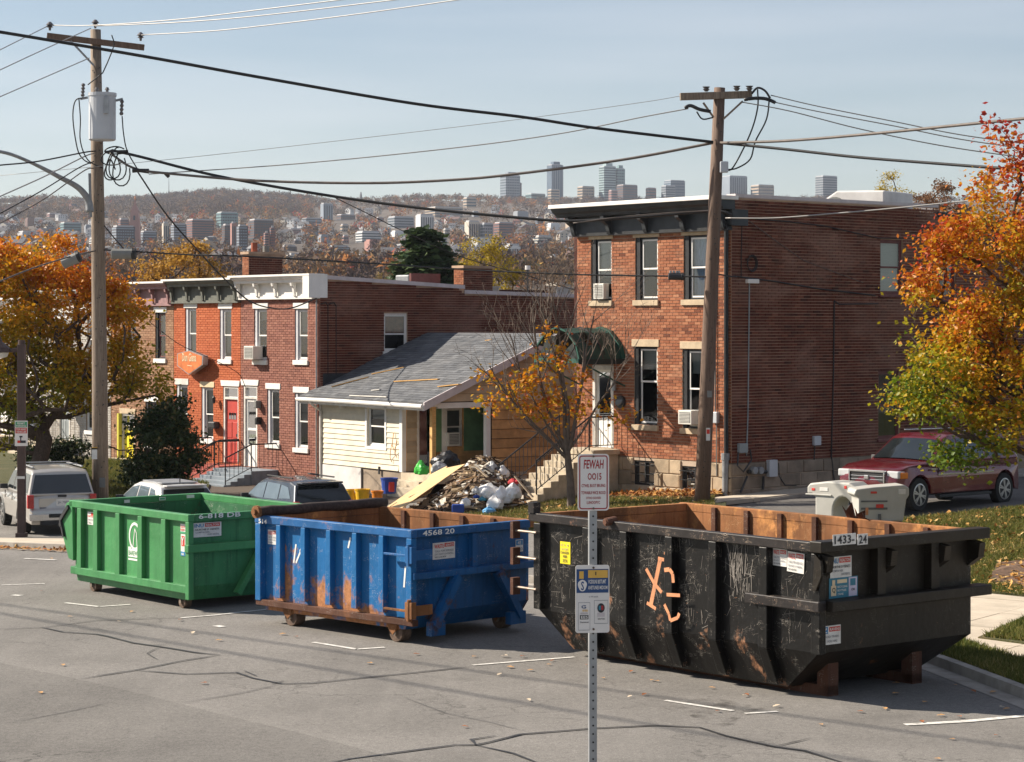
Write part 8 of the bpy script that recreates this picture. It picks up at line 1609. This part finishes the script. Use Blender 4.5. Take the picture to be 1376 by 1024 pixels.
# brown lamp post with parking sign
x, y, z = gat(29, 722); tq = thing('lamp_post', 'dark brown square lamp post with green and red parking sign at the left edge', 'lamp post', (x, y, z)); zt_ = H - (462 - HY) / FP * y - z
mb = MB(); mb.box(-.10, .10, -.10, .10, 0, zt_ - .02); mb.box(-.14, .14, -.14, .14, 0, .12); mb.build('post', 'lamp_post_brown', tq, bevel=.015); mb = MB(); mb.tube([(0, 0, zt_ - .05), (0, 0, zt_ + .1)], .09, 10); mb.build('post_cap', 'lamp_post_brown', tq)
mb = MB(); mb.box(-.5, -.05, -.04, .04, zt_ - .22, zt_ - .12); mb.build('arm', 'lamp_post_brown', tq, bevel=.01); mb = MB(); mb.tube([(-.62, 0, zt_ - .22), (-.62, 0, zt_ - .1), (-.62, 0, zt_ + .05), (-.62, 0, zt_ + .22)], [.36, .30, .12, .05], 16); mb.build('lamp_shade', 'lamp_post_brown', tq); mb = MB(); mb.tube([(-.62, 0, zt_ - .23), (-.62, 0, zt_ - .34), (-.62, 0, zt_ - .38)], [.28, .24, .12], 16); mb.build('lamp_globe', 'lamp_lens', tq)
za, zb_ = H - (599 - HY) / FP * y - z, H - (565 - HY) / FP * y - z; w_ = .17; M = basis((-w_ + .02, -.125, za), (1, 0, 0), (0, 0, 1))
sticker(tq, M, 2 * w_, zb_ - za, 'sign_white', rects=((.05, .74, .95, .96, 'sticker_green'), (.05, .5, .95, .72, 'sticker_red'), (.2, .12, .45, .22, 'sticker_red'), (.5, .12, .85, .22, 'ink'), (.42, .12, .50, .4, 'ink'), (.36, .34, .6, .4, 'ink')), texts=(('PERMIT', .18, .85, .62, .08, 'sign_white'), ('PARKING', .12, .76, .76, .07, 'sign_white'), ('TOW AWAY', .1, .62, .8, .08, 'sign_white'), ('VEHICLES', .12, .52, .76, .08, 'sign_white')), name='parking_sign')
mb = MB(); mb.box(-.11, .11, -.112, -.108, 1.55, 1.62); mb.build('sticker', 'sticker_white', tq)

# ------------------------------------------------------------------ heap of rubble and the things on and around it
hx, hy = at(625, 680, 60)[0], 60.6
def hump(x, y): return 1.12 * math.exp(-((x - hx - .5) / 1.05) ** 2 - ((y - hy - .6) / 1.5) ** 2) + .25 * math.exp(-((x - hx) / 1.9) ** 2 - ((y - hy) / 1.6) ** 2)
mb = MB(); n = 24; ids = []
for j in range(n + 1):
    for i in range(n + 1): x = hx - 2.3 + 4.6 * i / n; y = hy - 2.2 + 4.6 * j / n; ids.append(mb.pts([(x, y, G(x, y) + hump(x, y) * .92 - .05 + rnd.uniform(-.05, .05))]))
for j in range(n):
    for i in range(n): a = j * (n + 1) + i; mb.face((a, a + 1, a + n + 2, a + n + 1))
hp = tag(mb.build('debris_heap', 'mulch'), 'tall heap of splintered wood, plaster and rubbish in front of the stripped house', 'debris heap', kind='stuff')
rj = random.Random(17); mb = MB()
for i in range(2600):
    while True:
        x = hx + rj.uniform(-2.1, 2.1); y = hy + rj.uniform(-1.9, 1.7); h_ = hump(x, y)
        if h_ > rj.uniform(.02, .6): break
    e = .15; gx_ = (hump(x + e, y) - hump(x - e, y)) / (2 * e); gy_ = (hump(x, y + e) - hump(x, y - e)) / (2 * e); nrm = Vector((-gx_, -gy_, 1)).normalized()
    d_ = Vector((rj.gauss(0, 1), rj.gauss(0, 1), 0)); d_ = (d_ - nrm * d_.dot(nrm) * rj.uniform(.6, 1)).normalized(); typ = rj.random()
    L_ = rj.uniform(.15, .9) if typ < .7 else rj.uniform(.08, .25); wx = rj.uniform(.02, .09) if typ < .7 else rj.uniform(.08, .25); c_ = Vector((x, y, G(x, y) + h_ + rj.uniform(-.05, .07))); mb.tone = rj.random() * .999 + .0005
    mb.bar(c_ - d_ * L_ / 2, c_ + d_ * L_ / 2 + Vector((0, 0, rj.uniform(-.1, .12))), wx, rj.uniform(.008, .04), up=tuple(nrm + Vector((rj.gauss(0, .3), rj.gauss(0, .3), 0))))
hb = mb.build('debris', 'junk', hp, kind='stuff')
def bag(px, py, d, sx, sz, m, label, seed, name='rubbish_bag', cat='bag', group='plastic bags on the debris heap'):
    bm = bmesh.new(); bmesh.ops.create_icosphere(bm, subdivisions=3, radius=1); r_ = random.Random(seed); ph = [r_.uniform(0, 6.28) for _ in range(6)]
    for v in bm.verts:
        c = v.co.copy(); k = 1 + .13 * math.sin(4 * c.x + ph[0]) * math.cos(3 * c.y + ph[1]) + .10 * abs(math.sin(9 * c.x + 5 * c.z + ph[2])) - .12 * abs(math.sin(7 * c.y + 8 * c.z + ph[3])) + r_.uniform(-.035, .035)
        v.co = Vector((c.x * sx * k, c.y * sx * k * .9, max(-.55, c.z) * sz * k + (.25 * sz if c.z > .93 else 0)))
    me = bpy.data.meshes.new(name); bm.to_mesh(me); bm.free(); me.materials.append(MATS[m]); o = bpy.data.objects.new(name, me); C.objects.link(o); o.location = at(px, py, d); o.rotation_euler = (0, 0, seed); return tag(o, label, cat, group)
for i, (px, py, d, sx, sz, m, lab, c_) in enumerate(((657, 662, 59.2, .30, .22, 'bag_white', 'large shiny white bag in the middle of the right side of the heap', 'bag'), (676, 669, 58.9, .30, .24, 'bag_white', 'white bag at the lower right of the heap beside the grass', 'bag'), (690, 663, 58.9, .25, .22, 'bag_white', 'white bag at the far right of the heap by the railing', 'bag'), (665, 678, 58.3, .24, .20, 'bag_white', 'lowest white bag at the front of the heap', 'bag'),
      (660, 632, 60.6, .22, .2, 'bag_grey', 'crumpled grey plastic on top of the heap right of the crest', 'bag'), (675, 637, 60.5, .2, .18, 'bag_white', 'crumpled pale plastic on the crest towards the stairs', 'bag'), (626, 676, 58.6, .15, .13, 'bag_white', 'small round white bag low in the middle of the heap', 'bag'), (640, 660, 59.2, .13, .10, 'bag_grey', 'small grey plastic scrap in the centre of the heap', 'bag'),
      (566, 632, 66.0, .22, .22, 'bag_green', 'bright green plastic bag on the porch behind the yellow post', 'bag'), (600, 622, 66.8, .42, .30, 'bag_black', 'black rubbish bag on the porch below the window', 'bag'), (590, 632, 66.2, .26, .24, 'bag_grey', 'grey rubbish bag on the porch left of the plywood sheet', 'bag'), (640, 668, 58.9, .09, .06, 'plastic_blue', 'tiny violet-blue scrap in the heap', 'rag'), (648, 671, 58.8, .12, .06, 'sticker_teal', 'small turquoise rag in the lower heap', 'rag'), (690, 648, 59.6, .16, .08, 'cloth_red', 'red rag at the right end of the heap beside the railing', 'rag'), (657, 687, 57.9, .18, .10, 'plastic_skyblue', 'pale blue plastic at the foot of the heap beside the grass', 'rag'))):
    bag(px, py, d, sx, sz, m, lab, i * 7 + 3, 'rubbish_bag' if c_ == 'bag' else 'rag', c_)
def bucket(px, py, d, r, h_, m, label, name='bucket', cat='bucket', bail=True):
    x, y, z = at(px, py, d); k = thing(name, label, cat, (x, y, z), 0, 'buckets by the stripped house'); mb = MB(); n = 18; a = [mb.pts([(rr_ * math.cos(t_), rr_ * math.sin(t_), zz) for t_ in [i * 2 * math.pi / n for i in range(n)]]) for rr_, zz in ((r * .8, 0), (r, h_), (r * 1.06, h_), (r * 1.06, h_ - .03), (r * .93, h_ - .002), (r * .76, .03))]
    for u, v in ((0, 1), (1, 2), (2, 3), (1, 4), (4, 5)):
        for i in range(n): j = (i + 1) % n; mb.face((a[u] + i, a[u] + j, a[v] + j, a[v] + i))
    mb.face([a[0] + i for i in reversed(range(n))]); mb.face([a[5] + i for i in range(n)]); mb.build('pail', m, k)
    if bail: mb = MB(); mb.tube([(r * 1.05 * math.cos(t_), -.02 - .5 * r * math.sin(t_), h_ - .04 - .6 * r * math.sin(t_)) for t_ in [i * math.pi / 8 for i in range(9)]], .008, 5); mb.build('bail', 'galv', k)
    return k
k = bucket(523, 663, 63.5, .24, .44, 'plastic_blue', 'dark blue bucket with red mark standing on the stone step'); mb = MB(); mb.box(-.0, .16, -.245, -.2, .06, .34); mb.build('red_mark', 'sticker_red', k, bevel=.02)
bucket(474, 674, 62.5, .21, .34, 'plastic_yellow', 'yellow bucket, left one of two beside the dark car'); bucket(487, 675, 62.2, .21, .37, 'plastic_yellow', 'yellow bucket, right one of two beside the dark car'); bucket(507, 671, 62.6, .17, .24, 'plastic_orange', 'small orange bucket between the yellow ones and the blue one'); bucket(526, 690, 60.2, .08, .2, 'plastic_skyblue', 'small light blue pail just above the blue dumpster rim', bail=False)
x, y, z = at(615.5, 689, 57.9); k = tag((lambda m: (m.box(-.16, .16, -.1, .1, 0, .22), m.build('blue_box', 'plastic_blue', loc=(x, y, z), bevel=.03))[1])(MB()), 'small blue box at the foot of the heap', 'box')
a, b = Vector(at(513, 694, 59.0)), Vector(at(610, 627, 62.3)); d_ = (b - a).normalized(); k = thing('plywood_sheet', 'long plywood sheet leaning up onto the porch beside the debris heap', 'plywood sheet', a); mb = MB(); mb.bar((0, 0, 0), b - a, .78, .02, up=(-.5, -.4, 1)); mb.build('sheet', 'plywood', k); mb = MB(); v = b - a; mb.bar(v * .35 + Vector((.02, -.02, .03)), v * .52 + Vector((.18, -.02, .03)), .015, .01); mb.bar(v * .1 + Vector((-.12, 0, .03)), v * .25 + Vector((-.1, 0, .03)), .012, .01); mb.build('split', 'bark', k)
a, b = Vector(at(566, 668, 60.5)), Vector(at(590, 632, 63)); k = tag((lambda m: (m.bar((0, 0, 0), b - a, .55, .02, up=(-.6, -.3, 1)), m.build('plywood_offcut', 'plywood', loc=a))[1])(MB()), 'shorter plywood offcut tucked behind the long leaning sheet', 'plywood sheet')
for i, (p, q, w_, m, lab) in enumerate((((692, 640), (716, 668), .09, 'tan_board', 'pale board sticking out of the right end of the heap'), ((640, 628), (655, 641), .07, 'tan_board', 'short pale lath upright on the heap crest'), ((590, 668), (625, 655), .12, 'plywood', 'tan board lying across the lower left of the heap'), ((612, 648), (640, 640), .10, 'osb_wall', 'orange-brown board near the crest of the heap'))):
    a, b = Vector(at(*p, 59.4)), Vector(at(*q, 59.1)); tag(MB().bar((0, 0, 0), b - a, w_, .02).build('loose_board', m, loc=a), lab, 'board')
# ------------------------------------------------------------------ hills, the far town, haze
RX = [-900, -200, 0, 60, 110, 150, 200, 250, 300, 350, 400, 450, 500, 560, 640, 700, 780, 950, 1150, 1376, 1700, 2300]; RY = [272, 270, 267, 263, 267, 265, 263, 257, 254, 257, 262, 267, 266, 262, 263, 265, 266, 266, 264, 264, 268, 272]
YL = [(240, 470), (330, 430), (500, 392), (1000, 345), (1600, 310), (2200, 285), (2700, 268)]
def hill_y(px, d):
    Rr = float(np.interp(px, RX, RY)) + 7; yl = float(np.interp(d, [a for a, b in YL], [b for a, b in YL])); return Rr + (yl - 268) * (392 - Rr) / 124 if d > 500 else yl
def hill_z(px, d):
    if d > 2700: return hill_z(px, 2700) - (d - 2700) * .12
    return H - (hill_y(px, d) - HY) * d / FP if d > 300 else -5.2 + (d - 240) / 60 * 6.6
ds = [236, 300, 360, 430, 500] + [600 + 100 * i for i in range(22)] + [2850, 3100, 3350]; pxs = list(range(-900, 2320, 24)); nx = len(pxs)
V = [((px - CX) * d / FP, d, hill_z(px, d) + rnd.uniform(-1, 1) * (d > 400)) for d in ds for px in pxs]; F = [(j * nx + i, j * nx + i + 1, (j + 1) * nx + i + 1, (j + 1) * nx + i) for j in range(len(ds) - 1) for i in range(nx - 1)]
hill = np_mesh('hill', V, F, 'hill_soil', None, 'structure', smooth=True)
def d_of(px, py):
    d = 320.0
    while d < 2690 and hill_y(px, d) > py: d += 10
    return d
TB = [(672, 699, 236, 276, 'far_bluegrey', 'g', 'tall pale grey gridded tower, leftmost of the skyline towers', 2690), (694, 701, 246, 276, 'far_brown', 'g', 'slim dark tower behind the pale grey tower', 2720), (706, 733, 261, 276, 'far_teal', 'b', 'low teal glass office block with pale roof between two towers', 2660), (735, 757, 222, 276, 'far_blue', 'v', 'tallest dark blue skyscraper with pale vertical stripes', 2720), (736, 752, 255, 277, 'far_tan', 'b', 'squat tan block at the foot of the tallest skyscraper', 2640), (776, 799, 251, 270, 'far_tan', 'g', 'tan stepped block left of the teal glass tower', 2700),
 (805, 828, 224, 270, 'far_teal_light', 'b', 'wide teal glass tower with horizontal bands, above the black cornice', 2700), (826, 840, 227, 270, 'far_teal', 'g', 'shaded right face of the teal tower, set up as a darker block', 2705), (829, 857, 249, 270, 'far_brown', 'b', 'brown block right of the teal glass tower', 2660), (818, 830, 256, 270, 'far_pink', 'b', 'small pink-brown block below the teal tower', 2640), (868, 882, 253, 268, 'far_brick', 'b', 'low dark red block on the skyline', 2700), (893, 921, 243, 266, 'far_blue', 'g', 'dark blue stepped block left of the right pole', 2720), (889, 908, 250, 266, 'far_grey', 'b', 'grey low block in front of the dark blue stepped block', 2690), (970, 1005, 237, 266, 'far_bluegrey', 'v', 'blue-grey block just right of the right pole', 2720), (1010, 1041, 249, 266, 'far_tan', 'g', 'tan low block over the brick building roof', 2700), (1097, 1126, 237, 266, 'far_grey', 'b', 'grey box tower behind the rooftop unit', 2720), (1314, 1338, 236, 270, 'far_teal_light', 'g', 'blue glass tower behind the red maple branches', 2700),  # the teal tower's shaded face stands as a darker block of its own
 (217, 227, 300, 332, 'far_cream', 'v', 'cream tower block with dark stripes left of the golden tree', 0), (248, 287, 296, 322, 'far_brick', 'b', 'wide brown-red block under the forest hill', 0), (228, 250, 302, 330, 'far_dark', 'b', 'dark low block right of the cream tower', 0), (289, 319, 286, 306, 'far_teal', 'g', 'teal gridded slab block at the foot of the forest hill', 0), (297, 316, 303, 332, 'far_brown', 'b', 'brown block below the teal slab', 0), (309, 318, 300, 334, 'far_pink', 'v', 'narrow pink-brown wing beside the brown block', 0), (317, 333, 304, 335, 'far_dark', 'g', 'dark gridded block right of the pink wing', 0), (332, 367, 296, 322, 'far_brown', 'g', 'long dark brown block above the red chimney', 0), (354, 362, 313, 350, 'far_pink', 'b', 'pink brick tower shaft above the red chimney', 0), (362, 370, 306, 350, 'far_brick', 'g', 'dark brick tower wing beside the pink shaft', 0),
 (430, 447, 274, 296, 'far_bluegrey', 'v', 'blue-grey tower below the black cable', 0), (558, 583, 289, 316, 'far_white', 'v', 'white ribbed tower block left of centre on the slope', 0), (477, 512, 312, 326, 'far_white', 'b', 'long low white building with dark window bands', 0), (489, 516, 324, 338, 'far_pink', '', 'plain orange-brown box building on the slope', 0), (624, 645, 298, 322, 'far_cream', 'v', 'pale blank tower right of the conifer top', 0), (645, 663, 301, 322, 'far_grey', 'g', 'grey wing beside the pale blank tower', 0), (663, 690, 300, 324, 'far_brick', 'b', 'red-brown block left of the black cornice end', 0), (622, 640, 266, 278, 'far_tan', 'b', 'tan block high on the wooded ridge', 0), (570, 622, 279, 292, 'far_tan', 'b', 'long beige institutional building high on the slope', 0), (520, 556, 292, 306, 'far_grey', 'b', 'grey long building left of the white ribbed tower', 0), (404, 432, 294, 303, 'far_dark', 'b', 'low dark slab under the blue-grey tower', 0),
 (148, 180, 305, 335, 'far_dark', 'g', 'dark block immediately right of the big pole', 0), (158, 173, 295, 318, 'far_brick', 'b', 'red-brown block behind the dark block by the pole', 0), (186, 210, 312, 330, 'far_dark', 'b', 'low dark slab right of the brick spire', 0), (78, 108, 300, 314, 'far_teal', 'b', 'low teal building left of the big pole', 0), (20, 60, 312, 322, 'far_roof_light', '', 'pale flat warehouse roof above the orange maple', 0), (716, 742, 318, 332, 'far_cream', 'b', 'cream low building below the tallest skyscraper', 0), (678, 700, 330, 350, 'far_white', 'v', 'white narrow building right of the yellow tree', 0), (735, 762, 345, 362, 'far_cream', 'b', 'pale building near the brick corner above the thicket', 0), (440, 470, 332, 345, 'far_dark', 'b', 'dark row of roofs in the middle of the slope', 0), (530, 560, 330, 342, 'far_roof_light', '', 'pale flat roofed shed on the lower slope', 0)]
rb2 = random.Random(71); WM = (('far_brick', 'brick-red'), ('far_brown', 'dark brown'), ('far_dark', 'near-black'), ('far_cream', 'cream'), ('far_grey', 'grey'), ('far_white', 'white'), ('far_pink', 'pinkish'), ('far_tan', 'tan')); mid_ = []
for _ in range(400):
    x0 = rb2.uniform(-10, 770); yb_ = rb2.uniform(292, 372); ww = rb2.uniform(8, 26); hh_ = rb2.uniform(4, 11)
    if 150 < x0 < 420 and yb_ < 312 or any(x0 - 3 < b_[1] and x0 + ww + 3 > b_[0] and yb_ - hh_ - 2 < b_[3] + 3 and yb_ + 2 > b_[2] for b_ in TB + mid_): continue
    w_ = rb2.choice(WM); mid_.append((x0, x0 + ww, yb_ - hh_, yb_, w_[0], rb2.choice(('b', '', 'g')), w_[1], 0))
    if len(mid_) > 74: break
mid_.sort(key=lambda b_: b_[0]); cn = {}
def nth(i): return ('leftmost', 'second', 'third', 'fourth', 'fifth', 'sixth', 'seventh', 'eighth', 'ninth', 'tenth')[i] if i < 10 else f"{i + 1}{'th' if i % 100 in (10, 11, 12) or i % 10 not in (0, 1, 2) else ('st', 'nd', 'rd')[i % 10]}"
for b_ in mid_: i = cn.get(b_[6], 0); cn[b_[6]] = i + 1; TB.append((*b_[:6], f'{nth(i)} {"of" if i == 0 else "from left of"} the low {b_[6]} blocks among the hillside houses', 0))
rng = np.random.default_rng(12); T_ = []
def woods(n, pxr, yr, tm, ts, size=(6, 10)):
    for _ in range(n):
        px = rng.uniform(*pxr); py = rng.uniform(*yr)
        if any(x0 - 3 < px < x1 + 3 and yb_ - 2 < py < yb_ + 13 and not q_[-1] for x0, x1, yt, yb_, *q_ in TB): continue
        d = d_of(px, py) * rng.uniform(.985, 1.01); T_.append(((px - CX) * d / FP, d, hill_z(px, d), rng.uniform(*size), float(np.clip(rng.normal(tm, ts), 0, .999))))
woods(2600, (-40, 800), (262, 392), .42, .24); woods(1300, (150, 420), (258, 292), .30, .18); woods(520, (400, 800), (262, 285), .40, .25); woods(700, (-40, 160), (264, 300), .38, .2); woods(450, (780, 1420), (258, 268), .25, .18); woods(700, (-40, 800), (340, 395), .35, .25, (5, 8)); woods(160, (200, 780), (275, 345), .84, .06, (8, 12)); woods(30, (340, 420), (275, 300), .999, .0)
T_ = np.array(T_); K = 64; n = len(T_); c = np.repeat(T_[:, :3], K, 0); hh = np.repeat(T_[:, 3], K)[:, None]; dd = rng.normal(size=(n * K, 3)); dd /= np.linalg.norm(dd, axis=1)[:, None]; rr_ = rng.random((n * K, 1)) ** .4
P = c + np.concatenate([dd[:, :2] * rr_ * hh * .42, (dd[:, 2:] * rr_ * .40 + .58) * hh], 1); s1 = rng.normal(size=(n * K, 3)) * hh * .085; s2 = rng.normal(size=(n * K, 3)) * hh * .085
V = np.stack([P, P + s1, P + s2], 1).reshape(-1, 3); F = np.arange(n * K * 3).reshape(-1, 3); T = np.repeat(np.clip(np.repeat(T_[:, 4], K) + rng.normal(0, .035, n * K), 0, 1), 3)
o = np_mesh('woods', V, F, 'woods', None, 'stuff', T); o['label'] = 'autumn brown and orange woods covering the far hillside between the houses'; o['category'] = 'woods'
# small houses of the hillside, each an object
for nm, c_ in (('far_white', (.62, .62, .62)), ('far_cream', (.52, .47, .40)), ('far_brick', (.26, .12, .10)), ('far_grey', (.26, .28, .31)), ('far_tan', (.42, .33, .25)), ('far_roof', (.07, .07, .08)), ('far_roof_light', (.42, .42, .43)), ('far_dark', (.075, .075, .09)), ('far_brown', (.14, .085, .075)), ('far_blue', (.08, .12, .17)), ('far_teal', (.16, .26, .27)), ('far_glass', (.05, .07, .09)), ('far_pink', (.38, .20, .17)), ('far_teal_light', (.30, .40, .41)), ('far_bluegrey', (.22, .26, .31))): mat(nm, c_, .7 if 'glass' not in nm else .3, .1, .05)
VAR = [('far_white', 'far_roof', 'white-walled'), ('far_cream', 'far_roof', 'cream-walled'), ('far_brick', 'far_roof', 'brick-red'), ('far_grey', 'far_roof', 'grey flat dark-roofed'), ('far_tan', 'far_brown', 'tan brown-roofed'), ('far_white', 'far_roof_light', 'white flat pale-roofed')]
protoh = []
for wm, rm, lb in VAR:
    mb = MB(); flat = 'flat' in lb or 'grey' in lb; mb.box(-3.6, 3.6, -4.5, 4.5, -3, 4.6, 0)
    if flat: mb.box(-3.8, 3.8, -4.7, 4.7, 4.6, 4.95, 1)
    else: mb.prism([(-4.1, 4.5), (4.1, 4.5), (0, 7.4)], lambda x, z: (x, -4.8, z), lambda x, z: (x, 4.8, z), 0, 1)
    for x in (-1.8, 1.4):
        for z in (.8, 3.0): mb.box(x - .5, x + .5, -4.56, -4.5, z, z + 1.2, 2)
    for y in (-2.6, 0, 2.4):
        for z in (.8, 3.0): mb.box(-3.66, -3.6, y - .45, y + .45, z, z + 1.2, 2); mb.box(3.6, 3.66, y - .45, y + .45, z, z + 1.2, 2)
    o = mb.build('hillside_house', [wm, rm, 'far_glass']); protoh.append([o, False])
cnt = 0; rh = random.Random(33)
hs_ = {}; bands = ['topmost hillside rows', 'middle hillside rows', 'lower hillside rows', 'lowest hillside rows']
while cnt < 298:
    px = rh.uniform(0, 780) if rh.random() > .08 else rh.uniform(-30, 130); py = rh.choice((rh.uniform(283, 345), rh.uniform(296, 372), rh.uniform(310, 385)))
    if 150 < px < 420 and py < 296 or any(x0 - 4 < px < x1 + 4 and yt < py < yb_ + 10 for x0, x1, yt, yb_, *_ in TB): continue
    d = d_of(px, py); j = rh.choices(range(6), (5, 3, 3, 3, 2, 4))[0]; pr_, used = protoh[j]
    if used: o = pr_.copy(); C.objects.link(o)
    else: o = pr_; protoh[j][1] = True
    x = (px - CX) * d / FP; s = rh.uniform(.5, .85); o.location = (x, d * .992, hill_z(px, d) + 1.2); o.rotation_euler = (0, 0, rh.choice((.2, -.5, 1.2, .8)) + rh.uniform(-.2, .2)); o.scale = (s * rh.uniform(.8, 1.6), s, s)
    q = bands[0 if py < 305 else 1 if py < 335 else 2 if py < 362 else 3]; hs_.setdefault((VAR[j][2], q), []).append((px, o)); o['category'] = 'house'; o['group'] = 'small houses across the far hillside'; cnt += 1
for (v_, q), lst in hs_.items():
    for i, (px, o) in enumerate(sorted(lst, key=lambda a: a[0])): o['label'] = f'{nth(i)} {"of" if i == 0 else "from left of"} the tiny {v_} houses in the {q}'
# larger town buildings: px left, px right, top row, foot row, wall, bands, kind, label
for (x0, x1, yt, yb_, wm, kd, lb, dd_) in TB:
    pm = (x0 + x1) / 2; d = dd_ or d_of(pm, yb_); w_ = (x1 - x0) * d / FP; zt_ = H - (yt - HY) * d / FP; zb_ = H - (yb_ - HY) * d / FP - 12; X = (pm - CX) * d / FP; rot = .5; dp = w_ * .6; w_ = w_ * .81
    t = thing('town_building', lb, 'building', (X, d + dp / 2, zb_), rot, 'larger buildings of the far town'); h_ = zt_ - zb_
    mb = MB(); mb.box(-w_ / 2, w_ / 2, -dp / 2, dp / 2, 0, h_); mb.build('wall', wm, t); mb = MB(); mb.box(-w_ / 2 + .6, w_ / 2 - .6, -dp / 2 + .6, dp / 2 - .6, h_ + .002, h_ + .9); mb.build('roof', 'far_roof_light' if kd else wm, t)
    if dd_ and h_ > 40: mb = MB(); mb.box(-w_ * .25, w_ * .3, -dp * .3, dp * .3, h_ + .9, h_ + 4.5); mb.build('plant_room', wm, t)
    px_ = d / FP; gm = 'far_glass' if wm not in ('far_dark', 'far_blue') else 'far_bluegrey'
    if kd in ('b', 'g'):
        nf = max(2, int((yb_ - yt) / (3.2 if kd == 'b' else 3.6)))
        for i in range(nf): z = h_ - (i + .8) * (h_ - 12) / nf; mb = MB(); mb.box(-w_ / 2 - .15, w_ / 2 - .5, -dp / 2 - .12, dp / 2 - .5, z, z + (h_ - 12) / nf * .45); mb.build('window_band', gm, t)
    if kd in ('v', 'g'):
        nv = max(3, int((x1 - x0) / 4))
        for i in range(nv): x = -w_ / 2 + (i + .5) * w_ / nv; ww = w_ / nv * (.22 if kd == 'v' else .14); mb = MB(); mb.box(x - ww, x + ww, -dp / 2 - .3, -dp / 2 - .13, 6, h_ - 1.5); mb.build('pier', gm if kd == 'v' else wm, t)
# brick spire tower with orange top
d = d_of(182, 334); X = (181.5 - CX) * d / FP; px_ = d / FP; zb_ = H - (334 - HY) * px_ - 3; t = thing('church_tower', 'tall tapering brick tower with pointed top and orange flag, right of the big pole', 'tower', (X, d, zb_)); f = lambda y: H - (y - HY) * px_ - zb_
mb = MB()
for (y0, y1, a, b) in ((336, 300, 7, 6), (300, 283, 6, 5), (283, 276, 5, 2.2), (276, 268, 1.4, 1.0)): a *= px_; b *= px_; z0, z1 = f(y0), f(y1); mb.hexa([(-a, -a, z0), (a, -a, z0), (a, a, z0), (-a, a, z0), (-b, -b, z1), (b, -b, z1), (b, b, z1), (-b, b, z1)])
mb.build('shaft', 'far_pink', t); mb = MB(); mb.tube([(0, 0, f(269)), (0, 0, f(266)), (0, 0, f(263))], [1.2 * px_, 1.6 * px_, .3 * px_], 6); mb.build('finial', 'spray_orange', t)
for y0 in (290, 305, 318): mb = MB(); mb.box(-1.2 * px_, 1.2 * px_, -7.1 * px_, -6.2 * px_, f(y0 + 6), f(y0)); mb.build('window', 'far_glass', t)
for px, y0, y1, lab, r in ((227, 238, 262, 'thin lattice mast on the forest ridge under the cables', .5), (485, 258, 268, 'small dark church spire on the ridge', 1.8)):
    d = 2650; p = at(px, y1, d); q = at(px, y0, d); mb = MB(); mb.tube([p, (p[0], p[1], (p[2] + q[2]) / 2), q], [r, r * .8, r * .3], 5); tag(mb.build('ridge_mast' if r < 1 else 'ridge_spire', 'far_dark'), lab, 'mast' if r < 1 else 'spire')
# ------------------------------------------------------------------ air
m = bpy.data.materials.new('haze'); m.use_nodes = True; nt = m.node_tree; nt.nodes.remove(nt.nodes['Principled BSDF']); pv_ = N(nt, 'ShaderNodeVolumePrincipled'); pv_.inputs['Color'].default_value = (.80, .87, 1, 1); pv_.inputs['Density'].default_value = .000075; pv_.inputs['Anisotropy'].default_value = .2
nt.links.new(pv_.outputs[0], nt.nodes['Material Output'].inputs['Volume']); MATS['haze'] = m
mb = MB(); mb.box(-4300, 4300, -310, 3420, -30, 262); hz = mb.build('haze', 'haze', kind='stuff'); hz['label'] = 'thin blue autumn haze over the whole valley'
hz['category'] = 'haze'; hz.display_type = 'WIRE'
